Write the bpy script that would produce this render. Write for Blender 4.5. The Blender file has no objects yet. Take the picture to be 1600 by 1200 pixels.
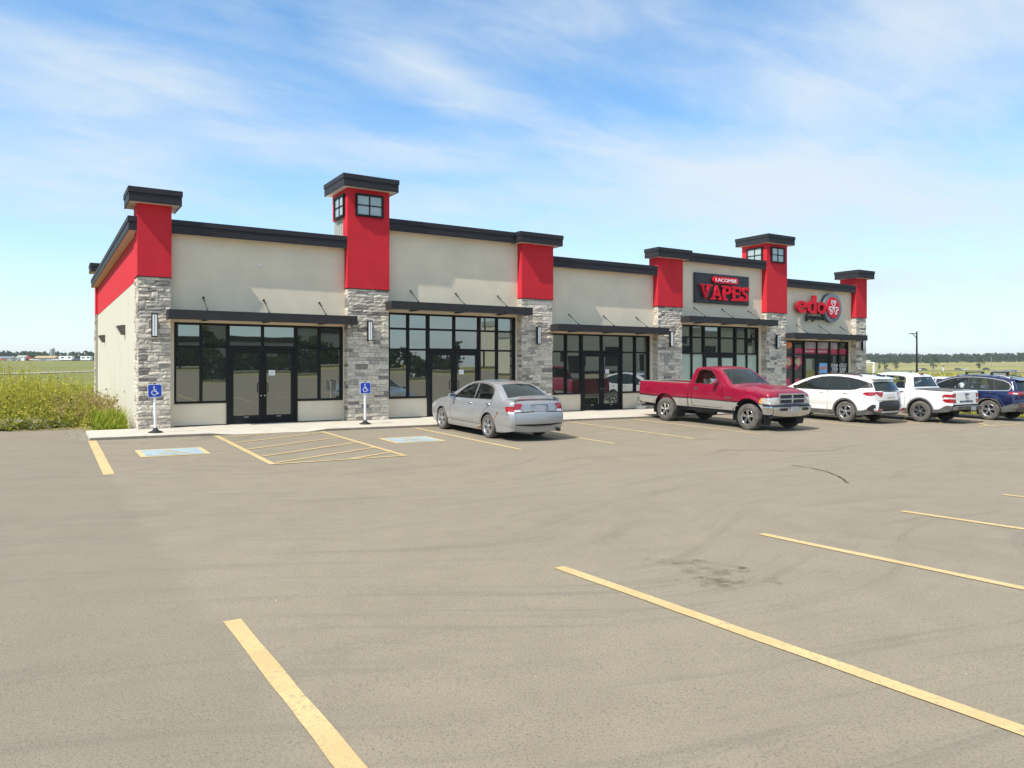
import bpy, bmesh, math, random
import numpy as np
from mathutils import Vector, Matrix
from mathutils.geometry import delaunay_2d_cdt

random.seed(7)
RNG = np.random.default_rng(11)
R = math.radians
SC = bpy.context.scene
COL = SC.collection

# ------------------------------------------------------------------ camera
CAM_YAW = R(57.8288)                 # heading of the view measured from +X
cam_d = bpy.data.cameras.new('camera')
cam = bpy.data.objects.new('camera', cam_d)
COL.objects.link(cam)
cam.location = (-2.118, -21.658, 1.63)
cam.rotation_euler = (R(90), 0, CAM_YAW - R(90))
cam_d.sensor_width = 36.0
cam_d.lens = 1170.0 / 1600.0 * 36.0
cam_d.shift_y = -27.0 / 1600.0        # level camera, horizon a little above the middle
cam_d.clip_end = 6000
SC.camera = cam

# ------------------------------------------------------------------ sun, sky, exposure
SUN_TRAVEL = Vector((1.0, 0.245, -1.29)).normalized()
SUN_EL = math.asin(-SUN_TRAVEL.z)
SUN_ROT = math.atan2(-SUN_TRAVEL.x, -SUN_TRAVEL.y)
SKY_STRENGTH = 0.115
sun_d = bpy.data.lights.new('sun', 'SUN')
sun_d.energy = 3.15
sun_d.angle = R(0.53)
sun_d.color = (1.0, 0.95, 0.88)
sun = bpy.data.objects.new('sun', sun_d)
COL.objects.link(sun)
sun.rotation_euler = SUN_TRAVEL.to_track_quat('-Z', 'Y').to_euler()
SC.view_settings.view_transform = 'Standard'
SC.view_settings.look = 'None'
SC.view_settings.exposure = 0.85
SC.view_settings.gamma = 1.0
SC.view_settings.use_curve_mapping = False
SC.cycles.use_denoising = True
SC.cycles.max_bounces = 8
SC.cycles.transparent_max_bounces = 12
SC.cycles.sample_clamp_indirect = 6.0


class NT:
    """small helper to write node trees"""
    def __init__(s, tree):
        s.t = tree
        s.t.nodes.clear()

    def n(s, typ, ins=None, **props):
        nd = s.t.nodes.new(typ)
        for k, v in props.items():
            setattr(nd, k, v)
        for k, v in (ins or {}).items():
            s.set(nd.inputs[k], v)
        return nd

    def set(s, sock, v):
        if isinstance(v, bpy.types.NodeSocket):
            s.t.links.new(v, sock)
        else:
            sock.default_value = v

    def m(s, op, a, b=None, c=None, clamp=False):
        nd = s.t.nodes.new('ShaderNodeMath')
        nd.operation = op
        nd.use_clamp = clamp
        s.set(nd.inputs[0], a)
        if b is not None:
            s.set(nd.inputs[1], b)
        if c is not None:
            s.set(nd.inputs[2], c)
        return nd.outputs[0]

    def mix(s, fac, a, b, blend='MIX'):
        nd = s.t.nodes.new('ShaderNodeMix')
        nd.data_type = 'RGBA'
        nd.blend_type = blend
        s.set(nd.inputs[0], fac)
        s.set(nd.inputs[6], a if not isinstance(a, tuple) else (*a[:3], 1))
        s.set(nd.inputs[7], b if not isinstance(b, tuple) else (*b[:3], 1))
        return nd.outputs[2]

    def noise(s, vec, scale, detail=3.0, rough=0.5, dist=0.0, out='Fac'):
        nd = s.n('ShaderNodeTexNoise', {'Scale': scale, 'Detail': detail, 'Roughness': rough, 'Distortion': dist})
        if vec is not None:
            s.set(nd.inputs['Vector'], vec)
        return nd.outputs[out]

    def ramp(s, v, lo, hi):
        nd = s.n('ShaderNodeMapRange', {'Value': v, 'From Min': lo, 'From Max': hi}, interpolation_type='SMOOTHSTEP')
        return nd.outputs['Result']

    def mapping(s, vec, loc=(0, 0, 0), rot=(0, 0, 0), scale=(1, 1, 1)):
        return s.n('ShaderNodeMapping', {'Vector': vec, 'Location': loc, 'Rotation': rot, 'Scale': scale}).outputs[0]


def build_world():
    w = bpy.data.worlds.new('World')
    SC.world = w
    w.use_nodes = True
    k = NT(w.node_tree)
    sky = k.n('ShaderNodeTexSky', sky_type='NISHITA', sun_disc=False, sun_elevation=SUN_EL, sun_rotation=SUN_ROT,
              altitude=850.0, air_density=1.0, dust_density=0.6, ozone_density=2.2)
    gen = k.n('ShaderNodeTexCoord').outputs['Generated']
    sep = k.n('ShaderNodeSeparateXYZ', {0: gen})
    x, y, z = sep.outputs
    zc = k.m('MAXIMUM', z, 0.0)
    den = k.m('ADD', zc, 0.16)
    px = k.m('DIVIDE', x, den)
    py = k.m('DIVIDE', y, den)
    pl = k.n('ShaderNodeCombineXYZ', {0: px, 1: py, 2: 0.0}).outputs[0]
    # thin high cloud: stretched bands, two octaves of different shapes
    a = k.noise(k.mapping(pl, (3.1, 1.7, 0), (0, 0, R(24)), (0.72, 1.35, 1)), 1.35, 6.0, 0.55, 0.6)
    b = k.noise(k.mapping(pl, (-2.3, 5.2, 0), (0, 0, R(-8)), (0.9, 2.0, 1)), 3.6, 9.0, 0.64, 0.5)
    big = k.noise(k.mapping(pl, (7.4, -3.1, 0), (0, 0, 0), (1, 1, 1)), 0.55, 3.0, 0.5, 0.2)
    az = k.m('ARCTAN2', y, x)
    el = k.m('ARCSINE', zc)
    tot = None
    # cloud banks where the picture of that day has them: azimuth, elevation, half sizes, tilt, weight (degrees)
    clear = None
    for (a0, e0, sa, se, tilt, wt) in [(85.5, 19.6, 9, 2.3, -3, 0.72), (67.5, 15.7, 15, 1.5, -3, 0.55), (65, 21.6, 11, 1.7, -18, 0.66),
                                       (41, 12.6, 15, 4.2, -8, 0.92), (31, 20.5, 15, 5.0, 5, 0.66), (89, 12.3, 8, 2.2, 0, 0.45),
                                       (62.7, 12.3, 8, 1.5, 0, 0.60), (45, 6.0, 26, 2.5, 0, 0.40), (52, 25, 8, 2.5, 0, 0.55),
                                       (85, 24.3, 15, 2.3, 0, -0.55), (50, 18.6, 7, 1.8, -10, -0.35), (76, 17.0, 5, 1.5, 0, -0.25), (22, 13.5, 6, 2.0, 0, -0.3)]:
        da = k.m('SUBTRACT', az, R(a0))
        de = k.m('SUBTRACT', el, R(e0))
        ct, st = math.cos(R(tilt)), math.sin(R(tilt))
        u = k.m('DIVIDE', k.m('ADD', k.m('MULTIPLY', da, ct), k.m('MULTIPLY', de, -st)), R(sa))
        v = k.m('DIVIDE', k.m('ADD', k.m('MULTIPLY', da, st), k.m('MULTIPLY', de, ct)), R(se))
        d2 = k.m('ADD', k.m('MULTIPLY', u, u), k.m('MULTIPLY', v, v))
        g = k.m('MULTIPLY', k.m('EXPONENT', k.m('MULTIPLY', d2, -0.7)), wt)
        if wt < 0:
            clear = g if clear is None else k.m('ADD', clear, g)
        else:
            tot = g if tot is None else k.m('MAXIMUM', tot, g)
    tot = k.m('ADD', tot, clear)
    # extra thin cloud added overhead, out of view, to lift light on shaded walls
    high = k.m('MULTIPLY', k.ramp(z, 0.40, 0.66), 0.95)
    base = k.m('ADD', k.m('MULTIPLY', k.ramp(big, 0.38, 0.68), 0.30), k.m('MAXIMUM', tot, high))
    det = k.m('ADD', k.m('MULTIPLY', a, 0.60), k.m('MULTIPLY', b, 0.40))
    cl = k.ramp(k.m('ADD', det, k.m('MULTIPLY', base, 0.40)), 0.42, 1.0)
    cl = k.m('MULTIPLY', cl, 0.92)
    # pale air towards the horizon
    hz = k.m('MULTIPLY', k.m('EXPONENT', k.m('MULTIPLY', zc, -6.5)), 0.95)
    skyc = k.n('ShaderNodeHueSaturation', {'Saturation': 1.16, 'Value': 1.0, 'Color': sky.outputs[0]}).outputs[0]
    skyc = k.mix(1.0, skyc, (0.78, 1.13, 1.17), 'MULTIPLY')
    c = k.mix(hz, skyc, (4.75, 4.92, 5.0))
    c = k.mix(cl, c, (3.75, 4.2, 4.55))
    # ground half of the sphere: dull earth
    c = k.mix(k.ramp(z, -0.02, -0.06), c, (1.1, 1.05, 0.8))
    bg = k.n('ShaderNodeBackground', {'Color': c, 'Strength': SKY_STRENGTH})
    out = k.n('ShaderNodeOutputWorld')
    w.node_tree.links.new(bg.outputs[0], out.inputs['Surface'])


build_world()


# ------------------------------------------------------------------ materials
MATS = {}


def mat(name, col, rough=0.6, metal=0.0, var=0.12, scale=6.0, bump=0.0, bscale=40.0, coat=0.0, spec=0.5, dirt=None, detail=4.0, stretch=None, emit=None):
    """principled material whose colour varies with world-space noise"""
    if name in MATS:
        return MATS[name]
    m = bpy.data.materials.new(name)
    MATS[name] = m
    m.use_nodes = True
    k = NT(m.node_tree)
    pos = k.n('ShaderNodeTexCoord').outputs['Object'] if stretch == 'object' else k.n('ShaderNodeNewGeometry').outputs['Position']
    if isinstance(stretch, tuple):
        pos = k.mapping(pos, scale=stretch)
    nz = k.noise(pos, scale, detail, 0.55)
    f = k.ramp(nz, 0.25, 0.75)
    lo = tuple(c * (1 - var) for c in col)
    hi = tuple(min(1.0, c * (1 + var)) for c in col)
    c = k.mix(f, lo, hi)
    if dirt:                                     # (colour, scale, from, to, amount)
        dn = k.noise(pos, dirt[1], 5.0, 0.62)
        c = k.mix(k.m('MULTIPLY', k.ramp(dn, dirt[2], dirt[3]), dirt[4]), c, dirt[0])
    if name.startswith('paint_'):                # the inner side of a body panel is trimmed in dark grey
        c = k.mix(k.n('ShaderNodeNewGeometry').outputs['Backfacing'], c, (0.07, 0.07, 0.073))
    p = k.n('ShaderNodeBsdfPrincipled', {'Base Color': c, 'Metallic': metal, 'Coat Weight': coat, 'Coat Roughness': 0.04})
    p.inputs['Specular IOR Level'].default_value = spec
    k.set(p.inputs['Roughness'], k.m('ADD', rough - 0.05, k.m('MULTIPLY', nz, 0.1)))
    if emit:
        p.inputs['Emission Color'].default_value = (*emit[:3], 1)
        p.inputs['Emission Strength'].default_value = emit[3]
    if bump:
        b = k.n('ShaderNodeBump', {'Strength': bump, 'Distance': 0.02, 'Height': k.noise(pos, bscale, 4.0, 0.6)})
        k.t.links.new(b.outputs[0], p.inputs['Normal'])
    o = k.n('ShaderNodeOutputMaterial')
    k.t.links.new(p.outputs[0], o.inputs[0])
    return m


def glass_mat(name, tint, opacity, refl_ior=1.9, wavy=0.0):
    """thin glass: tinted see-through film plus a mirror-like fresnel reflection"""
    if name in MATS:
        return MATS[name]
    m = bpy.data.materials.new(name)
    MATS[name] = m
    m.use_nodes = True
    k = NT(m.node_tree)
    pos = k.n('ShaderNodeNewGeometry').outputs['Position']
    nz = k.noise(pos, 1.7, 2.0)
    tr = k.n('ShaderNodeBsdfTransparent', {'Color': (*tint, 1)})
    df = k.n('ShaderNodeBsdfDiffuse', {'Color': k.mix(nz, (0.022, 0.026, 0.022), (0.045, 0.050, 0.042))})
    base = k.n('ShaderNodeMixShader', {0: opacity})
    k.t.links.new(tr.outputs[0], base.inputs[1])
    k.t.links.new(df.outputs[0], base.inputs[2])
    gl = k.n('ShaderNodeBsdfGlossy', {'Color': (0.93, 0.98, 0.95, 1), 'Roughness': 0.012})
    fr = k.n('ShaderNodeFresnel', {'IOR': refl_ior})
    if wavy:
        b = k.n('ShaderNodeBump', {'Strength': wavy, 'Distance': 0.03, 'Height': k.noise(pos, 0.9, 1.5)})
        k.t.links.new(b.outputs[0], gl.inputs['Normal'])
        k.t.links.new(b.outputs[0], fr.inputs['Normal'])
    mx = k.n('ShaderNodeMixShader', {0: fr.outputs[0]})
    k.t.links.new(base.outputs[0], mx.inputs[1])
    k.t.links.new(gl.outputs[0], mx.inputs[2])
    o = k.n('ShaderNodeOutputMaterial')
    k.t.links.new(mx.outputs[0], o.inputs[0])
    return m


def asphalt_mat():
    m = bpy.data.materials.new('asphalt')
    MATS['asphalt'] = m
    m.use_nodes = True
    k = NT(m.node_tree)
    pos = k.n('ShaderNodeNewGeometry').outputs['Position']
    sep = k.n('ShaderNodeSeparateXYZ', {0: pos})
    fine = k.noise(pos, 75.0, 8.0, 0.80)
    grit = k.n('ShaderNodeTexVoronoi', {'Vector': pos, 'Scale': 95.0}).outputs['Distance']
    mid = k.noise(pos, 2.2, 6.0, 0.62)
    big = k.noise(pos, 0.22, 4.0, 0.55)
    # swept wheel-track streaks, bent, running along the drive aisle
    tw = k.noise(pos, 0.06, 2.0)
    sv = k.n('ShaderNodeCombineXYZ', {0: k.m('MULTIPLY', sep.outputs[0], 0.10),
                                      1: k.m('ADD', sep.outputs[1], k.m('MULTIPLY', tw, 17.0)), 2: 0.0}).outputs[0]
    st = k.noise(sv, 2.6, 7.0, 0.68)
    c = k.mix(k.ramp(mid, 0.25, 0.75), (0.236, 0.199, 0.143), (0.278, 0.236, 0.170))
    c = k.mix(k.m('MULTIPLY', k.ramp(big, 0.35, 0.7), 0.55), c, (0.286, 0.244, 0.176))
    c = k.mix(k.m('MULTIPLY', k.ramp(st, 0.50, 0.68), 0.48), c, (0.170, 0.146, 0.117))
    # older paving west of a joint
    jn = k.ramp(k.m('ADD', sep.outputs[0], k.m('MULTIPLY', k.m('SUBTRACT', mid, 0.5), 0.25)), -1.0, -1.22)
    jn = k.m('MULTIPLY', jn, 0.38)
    c = k.mix(jn, c, (0.205, 0.176, 0.132))
    sp = k.m('MULTIPLY', k.ramp(grit, 0.28, 0.05), 0.5)
    c = k.mix(sp, c, (0.40, 0.365, 0.31))
    c = k.mix(k.m('MULTIPLY', k.ramp(fine, 0.49, 0.64), 0.78), c, (0.115, 0.100, 0.080))
    c = k.mix(k.m('MULTIPLY', k.ramp(k.noise(pos, 5.5, 6.0, 0.7), 0.66, 0.74), 0.5), c, (0.15, 0.13, 0.105))
    p = k.n('ShaderNodeBsdfPrincipled', {'Base Color': c, 'Roughness': 0.86})
    p.inputs['Specular IOR Level'].default_value = 0.28
    b = k.n('ShaderNodeBump', {'Strength': 0.4, 'Distance': 0.008, 'Height': k.m('ADD', fine, k.m('MULTIPLY', grit, 0.6))})
    k.t.links.new(b.outputs[0], p.inputs['Normal'])
    o = k.n('ShaderNodeOutputMaterial')
    k.t.links.new(p.outputs[0], o.inputs[0])
    return m


def worn_paint(name, col, wear_lo=0.60, wear_hi=0.75, amount=0.8, under=(0.24, 0.21, 0.17)):
    m = bpy.data.materials.new(name)
    MATS[name] = m
    m.use_nodes = True
    k = NT(m.node_tree)
    pos = k.n('ShaderNodeNewGeometry').outputs['Position']
    n1 = k.noise(pos, 26.0, 6.0, 0.7)
    n2 = k.noise(pos, 1.6, 4.0, 0.6)
    n3 = k.noise(pos, 90.0, 4.0, 0.6)
    c = k.mix(k.ramp(n2, 0.3, 0.7), tuple(v * 0.86 for v in col), tuple(min(1, v * 1.08) for v in col))
    wv = k.m('ADD', k.m('MULTIPLY', n1, 0.75), k.m('MULTIPLY', n2, 0.28))
    c = k.mix(k.m('MULTIPLY', k.ramp(wv, wear_lo, wear_hi), amount), c, under)
    c = k.mix(k.m('MULTIPLY', k.ramp(n3, 0.55, 0.68), 0.5), c, under)
    p = k.n('ShaderNodeBsdfPrincipled', {'Base Color': c, 'Roughness': 0.75})
    b = k.n('ShaderNodeBump', {'Strength': 0.35, 'Distance': 0.008, 'Height': n3})
    k.t.links.new(b.outputs[0], p.inputs['Normal'])
    o = k.n('ShaderNodeOutputMaterial')
    k.t.links.new(p.outputs[0], o.inputs[0])
    return m


def field_mat():
    m = bpy.data.materials.new('field_ground')
    MATS['field_ground'] = m
    m.use_nodes = True
    k = NT(m.node_tree)
    pos = k.n('ShaderNodeNewGeometry').outputs['Position']
    # crops and fallow strips lie along one direction
    st = k.noise(k.mapping(pos, rot=(0, 0, R(32)), scale=(0.012, 0.0022, 1)), 1.0, 3.0, 0.5)
    n = k.noise(pos, 0.09, 6.0, 0.65)
    f = k.noise(pos, 1.9, 5.0, 0.7)
    sp = k.n('ShaderNodeSeparateXYZ', {0: pos})
    meadow = k.m('MULTIPLY', k.ramp(sp.outputs[1], 45.0, 80.0), k.ramp(sp.outputs[0], 120.0, 60.0))
    c = k.mix(k.ramp(st, 0.35, 0.62), (0.20, 0.205, 0.050), (0.36, 0.31, 0.115))
    c = k.mix(k.m('MULTIPLY', k.ramp(n, 0.35, 0.7), 0.7), c, (0.155, 0.165, 0.042))
    c = k.mix(k.m('MULTIPLY', k.ramp(f, 0.4, 0.7), 0.5), c, (0.31, 0.27, 0.095))
    c = k.mix(k.m('MULTIPLY', meadow, 0.8), c, k.mix(k.ramp(n, 0.3, 0.7), (0.120, 0.135, 0.038), (0.185, 0.185, 0.055)))
    p = k.n('ShaderNodeBsdfPrincipled', {'Base Color': c, 'Roughness': 0.95})
    p.inputs['Specular IOR Level'].default_value = 0.1
    o = k.n('ShaderNodeOutputMaterial')
    k.t.links.new(p.outputs[0], o.inputs[0])
    return m


def leaf_mat(name, c1, c2, transl=0.35):
    m = bpy.data.materials.new(name)
    MATS[name] = m
    m.use_nodes = True
    k = NT(m.node_tree)
    pos = k.n('ShaderNodeNewGeometry').outputs['Position']
    c = k.mix(k.ramp(k.noise(pos, 2.6, 4.0, 0.7), 0.3, 0.7), c1, c2)
    d = k.n('ShaderNodeBsdfDiffuse', {'Color': c})
    t = k.n('ShaderNodeBsdfTranslucent', {'Color': c})
    mx = k.n('ShaderNodeMixShader', {0: transl})
    k.t.links.new(d.outputs[0], mx.inputs[1])
    k.t.links.new(t.outputs[0], mx.inputs[2])
    o = k.n('ShaderNodeOutputMaterial')
    k.t.links.new(mx.outputs[0], o.inputs[0])
    return m


def M_all():
    asphalt_mat()
    field_mat()
    worn_paint('stall_yellow', (0.60, 0.435, 0.195), 0.50, 0.72, 0.8)
    worn_paint('stall_yellow_old', (0.62, 0.47, 0.22), 0.52, 0.72, 0.85)
    worn_paint('symbol_blue', (0.33, 0.50, 0.57), 0.42, 0.62, 0.9, (0.30, 0.29, 0.26))
    mat('stucco_shade_lifted', (0.745, 0.648, 0.49), 0.92, var=0.06, scale=1.1, bump=0.35, bscale=70, spec=0.2, detail=6, dirt=((0.63, 0.56, 0.42), 0.7, 0.55, 0.8, 0.35))  # front stucco, its colour lightened to make up for the shade there
    mat('stucco_plain', (0.58, 0.545, 0.435), 0.92, var=0.035, scale=1.0, bump=0.3, bscale=70, spec=0.2, dirt=((0.50, 0.46, 0.37), 0.5, 0.5, 0.85, 0.3), stretch=(1, 1, 0.7))  # the stucco without that lightening, used on the sunlit side walls
    mat('stucco_red', (0.58, 0.024, 0.036), 0.85, var=0.08, scale=1.5, bump=0.35, bscale=70, spec=0.25, detail=6)
    mat('coping_charcoal', (0.024, 0.0225, 0.026), 0.6, var=0.22, scale=3.0, spec=0.3, stretch=(0.6, 0.6, 6))
    mat('canopy_charcoal', (0.028, 0.0265, 0.027), 0.65, spec=0.3, var=0.15, scale=3.0)
    mat('frame_black', (0.010, 0.010, 0.010), 0.6, spec=0.25, var=0.25, scale=5.0)
    mat('soffit_white', (0.62, 0.58, 0.50), 0.7, var=0.06)
    mat('siding_grey', (0.34, 0.34, 0.30), 0.7, var=0.08, scale=4)
    for i, c in enumerate([(0.68, 0.605, 0.50), (0.56, 0.50, 0.415), (0.40, 0.355, 0.305), (0.26, 0.232, 0.205), (0.72, 0.63, 0.50)]):
        mat('stone_%d' % i, c, 0.9, var=0.24, scale=9.0, bump=1.0, bscale=30, spec=0.2, detail=6, stretch=(1, 1, 2.2))
    mat('mortar', (0.42, 0.385, 0.33), 0.95, var=0.15, scale=12, bump=0.5)
    mat('concrete', (0.53, 0.485, 0.40), 0.9, var=0.07, scale=2.2, bump=0.3, bscale=60, spec=0.2, dirt=((0.34, 0.31, 0.26), 1.6, 0.55, 0.8, 0.4))
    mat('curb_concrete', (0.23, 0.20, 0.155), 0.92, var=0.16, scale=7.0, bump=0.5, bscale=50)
    glass_mat('store_glass', (0.35, 0.42, 0.38), 0.985, 3.3, 0.03)
    glass_mat('car_glass', (0.84, 0.89, 0.86), 0.06, 1.55)
    glass_mat('car_glass_dark', (0.30, 0.34, 0.36), 0.40, 1.6)
    mat('paper_green', (0.44, 0.52, 0.42), 0.25, var=0.05, scale=2, coat=0.6)
    mat('tower_pane', (0.36, 0.43, 0.41), 0.12, var=0.06, scale=1.5, coat=1.0)
    mat('white_paint', (0.78, 0.78, 0.76), 0.5, var=0.05, scale=4, dirt=((0.45, 0.42, 0.36), 9, 0.6, 0.8, 0.35))
    mat('sign_blue', (0.010, 0.055, 0.42), 0.4, var=0.06)
    mat('sign_white', (0.82, 0.82, 0.82), 0.45, var=0.03)
    mat('rubber_black', (0.018, 0.018, 0.019), 0.8, var=0.3, scale=14)
    mat('sign_charcoal', (0.030, 0.032, 0.036), 0.5, var=0.12, scale=4)
    mat('sign_red', (0.66, 0.008, 0.026), 0.55, var=0.06, scale=4, spec=0.25)
    mat('sign_red_dark', (0.30, 0.004, 0.012), 0.4, var=0.1)
    mat('sign_grey', (0.17, 0.20, 0.235), 0.45, var=0.08)
    mat('ring_edge', (0.02, 0.022, 0.026), 0.5)
    mat('poster_red', (0.52, 0.030, 0.085), 0.35, var=0.08, scale=5)
    mat('poster_blue', (0.20, 0.42, 0.75), 0.35, var=0.15, scale=5)
    mat('poster_dark', (0.05, 0.040, 0.036), 0.35, var=0.5, scale=9)
    mat('poster_food', (0.55, 0.38, 0.22), 0.4, var=0.5, scale=14)
    mat('poster_orange', (0.65, 0.20, 0.07), 0.4, var=0.2, scale=12)
    mat('poster_haze', (0.36, 0.30, 0.34), 0.35, var=0.3, scale=3)
    mat('lamp_lens', (0.84, 0.85, 0.84), 0.3, var=0.05)
    mat('lamp_bronze', (0.10, 0.085, 0.07), 0.5, var=0.2)
    mat('steel_grey', (0.30, 0.31, 0.32), 0.4, 0.6, var=0.12)
    mat('gravel', (0.27, 0.24, 0.19), 0.95, var=0.3, scale=8, bump=0.7, bscale=25)
    mat('road_pale', (0.30, 0.275, 0.19), 0.95, var=0.12, scale=0.5)
    leaf_mat('weed_yellow', (0.37, 0.36, 0.045), (0.56, 0.52, 0.12))
    leaf_mat('weed_olive', (0.22, 0.235, 0.036), (0.36, 0.35, 0.065))
    leaf_mat('weed_dark', (0.095, 0.13, 0.026), (0.16, 0.19, 0.04))
    leaf_mat('weed_straw', (0.33, 0.24, 0.11), (0.42, 0.33, 0.17))
    leaf_mat('weed_pale', (0.34, 0.36, 0.22), (0.52, 0.52, 0.40))
    leaf_mat('grass_bright', (0.155, 0.235, 0.018), (0.25, 0.33, 0.035))
    leaf_mat('flower_yellow', (0.62, 0.48, 0.02), (0.75, 0.55, 0.03))
    leaf_mat('leaf_dark', (0.034, 0.054, 0.026), (0.06, 0.088, 0.040), 0.15)
    leaf_mat('leaf_mid', (0.052, 0.078, 0.034), (0.085, 0.115, 0.048), 0.2)
    mat('bark', (0.10, 0.075, 0.055), 0.95, var=0.3, scale=10)
    # vehicles
    mat('paint_silver', (0.37, 0.37, 0.372), 0.34, 0.45, var=0.04, scale=3, coat=0.9, dirt=((0.36, 0.33, 0.28), 2.2, 0.55, 0.85, 0.25))
    mat('paint_red', (0.30, 0.002, 0.030), 0.30, 0.2, var=0.06, scale=3, coat=0.6, dirt=((0.27, 0.06, 0.07), 2.0, 0.62, 0.85, 0.2))
    mat('paint_champagne', (0.40, 0.385, 0.35), 0.42, 0.35, var=0.05, scale=3, coat=0.5, dirt=((0.27, 0.22, 0.15), 3.0, 0.48, 0.75, 0.6))
    mat('paint_pearl', (0.74, 0.725, 0.69), 0.30, 0.0, var=0.02, scale=3, coat=1.0, dirt=((0.55, 0.50, 0.42), 2.5, 0.58, 0.85, 0.3))
    mat('paint_white', (0.78, 0.785, 0.79), 0.30, 0.0, var=0.02, scale=3, coat=1.0)
    mat('paint_blue', (0.006, 0.011, 0.062), 0.28, 0.3, var=0.06, scale=3, coat=1.0)
    mat('cladding_grey', (0.085, 0.083, 0.080), 0.75, var=0.15, scale=5, dirt=((0.26, 0.22, 0.17), 3, 0.45, 0.8, 0.55))
    mat('black_plastic', (0.018, 0.018, 0.019), 0.5, var=0.2)
    mat('seam_dark', (0.006, 0.006, 0.007), 0.8)
    mat('chrome', (0.62, 0.63, 0.65), 0.16, 1.0, var=0.05)
    mat('alloy', (0.50, 0.50, 0.51), 0.30, 0.75, var=0.08, scale=10)
    mat('alloy_dark', (0.16, 0.16, 0.165), 0.35, 0.5, var=0.1)
    mat('tyre_dusty', (0.105, 0.095, 0.082), 0.92, var=0.28, scale=6, bump=0.5, bscale=80)
    mat('tyre_dark', (0.040, 0.039, 0.038), 0.9, var=0.25, scale=6, bump=0.5, bscale=80)
    mat('lamp_red', (0.33, 0.008, 0.014), 0.12, var=0.25, scale=18, coat=1.0)
    mat('lamp_white', (0.70, 0.69, 0.68), 0.12, var=0.12, scale=18, coat=1.0)
    mat('lamp_clear', (0.60, 0.60, 0.57), 0.10, 0.35, var=0.2, scale=16, coat=1.0)
    mat('lamp_amber', (0.80, 0.30, 0.03), 0.15, var=0.1, coat=1.0)
    mat('plate_grey', (0.34, 0.35, 0.38), 0.5, var=0.12, scale=12)
    mat('interior_dark', (0.022, 0.022, 0.024), 0.8, var=0.2)
    mat('seat_grey', (0.10, 0.10, 0.105), 0.85, var=0.2, scale=9)
    mat('rust', (0.26, 0.10, 0.03), 0.9, var=0.4, scale=20)
    mat('dash_tan', (0.26, 0.24, 0.21), 0.7, var=0.1)


M_all()


# ------------------------------------------------------------------ mesh helpers
def link(o, parent=None):
    COL.objects.link(o)
    if parent is not None:
        o.parent = parent
    return o


def tag(o, label=None, cat=None, group=None, kind=None):
    if label:
        o['label'] = label
    if cat:
        o['category'] = cat
    if group:
        o['group'] = group
    if kind:
        o['kind'] = kind
    return o


def empty(name, loc=(0, 0, 0), rot=(0, 0, 0), parent=None):
    o = bpy.data.objects.new(name, None)
    o.empty_display_size = 0.2
    link(o, parent)
    o.location = loc
    o.rotation_euler = rot
    return o


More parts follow.
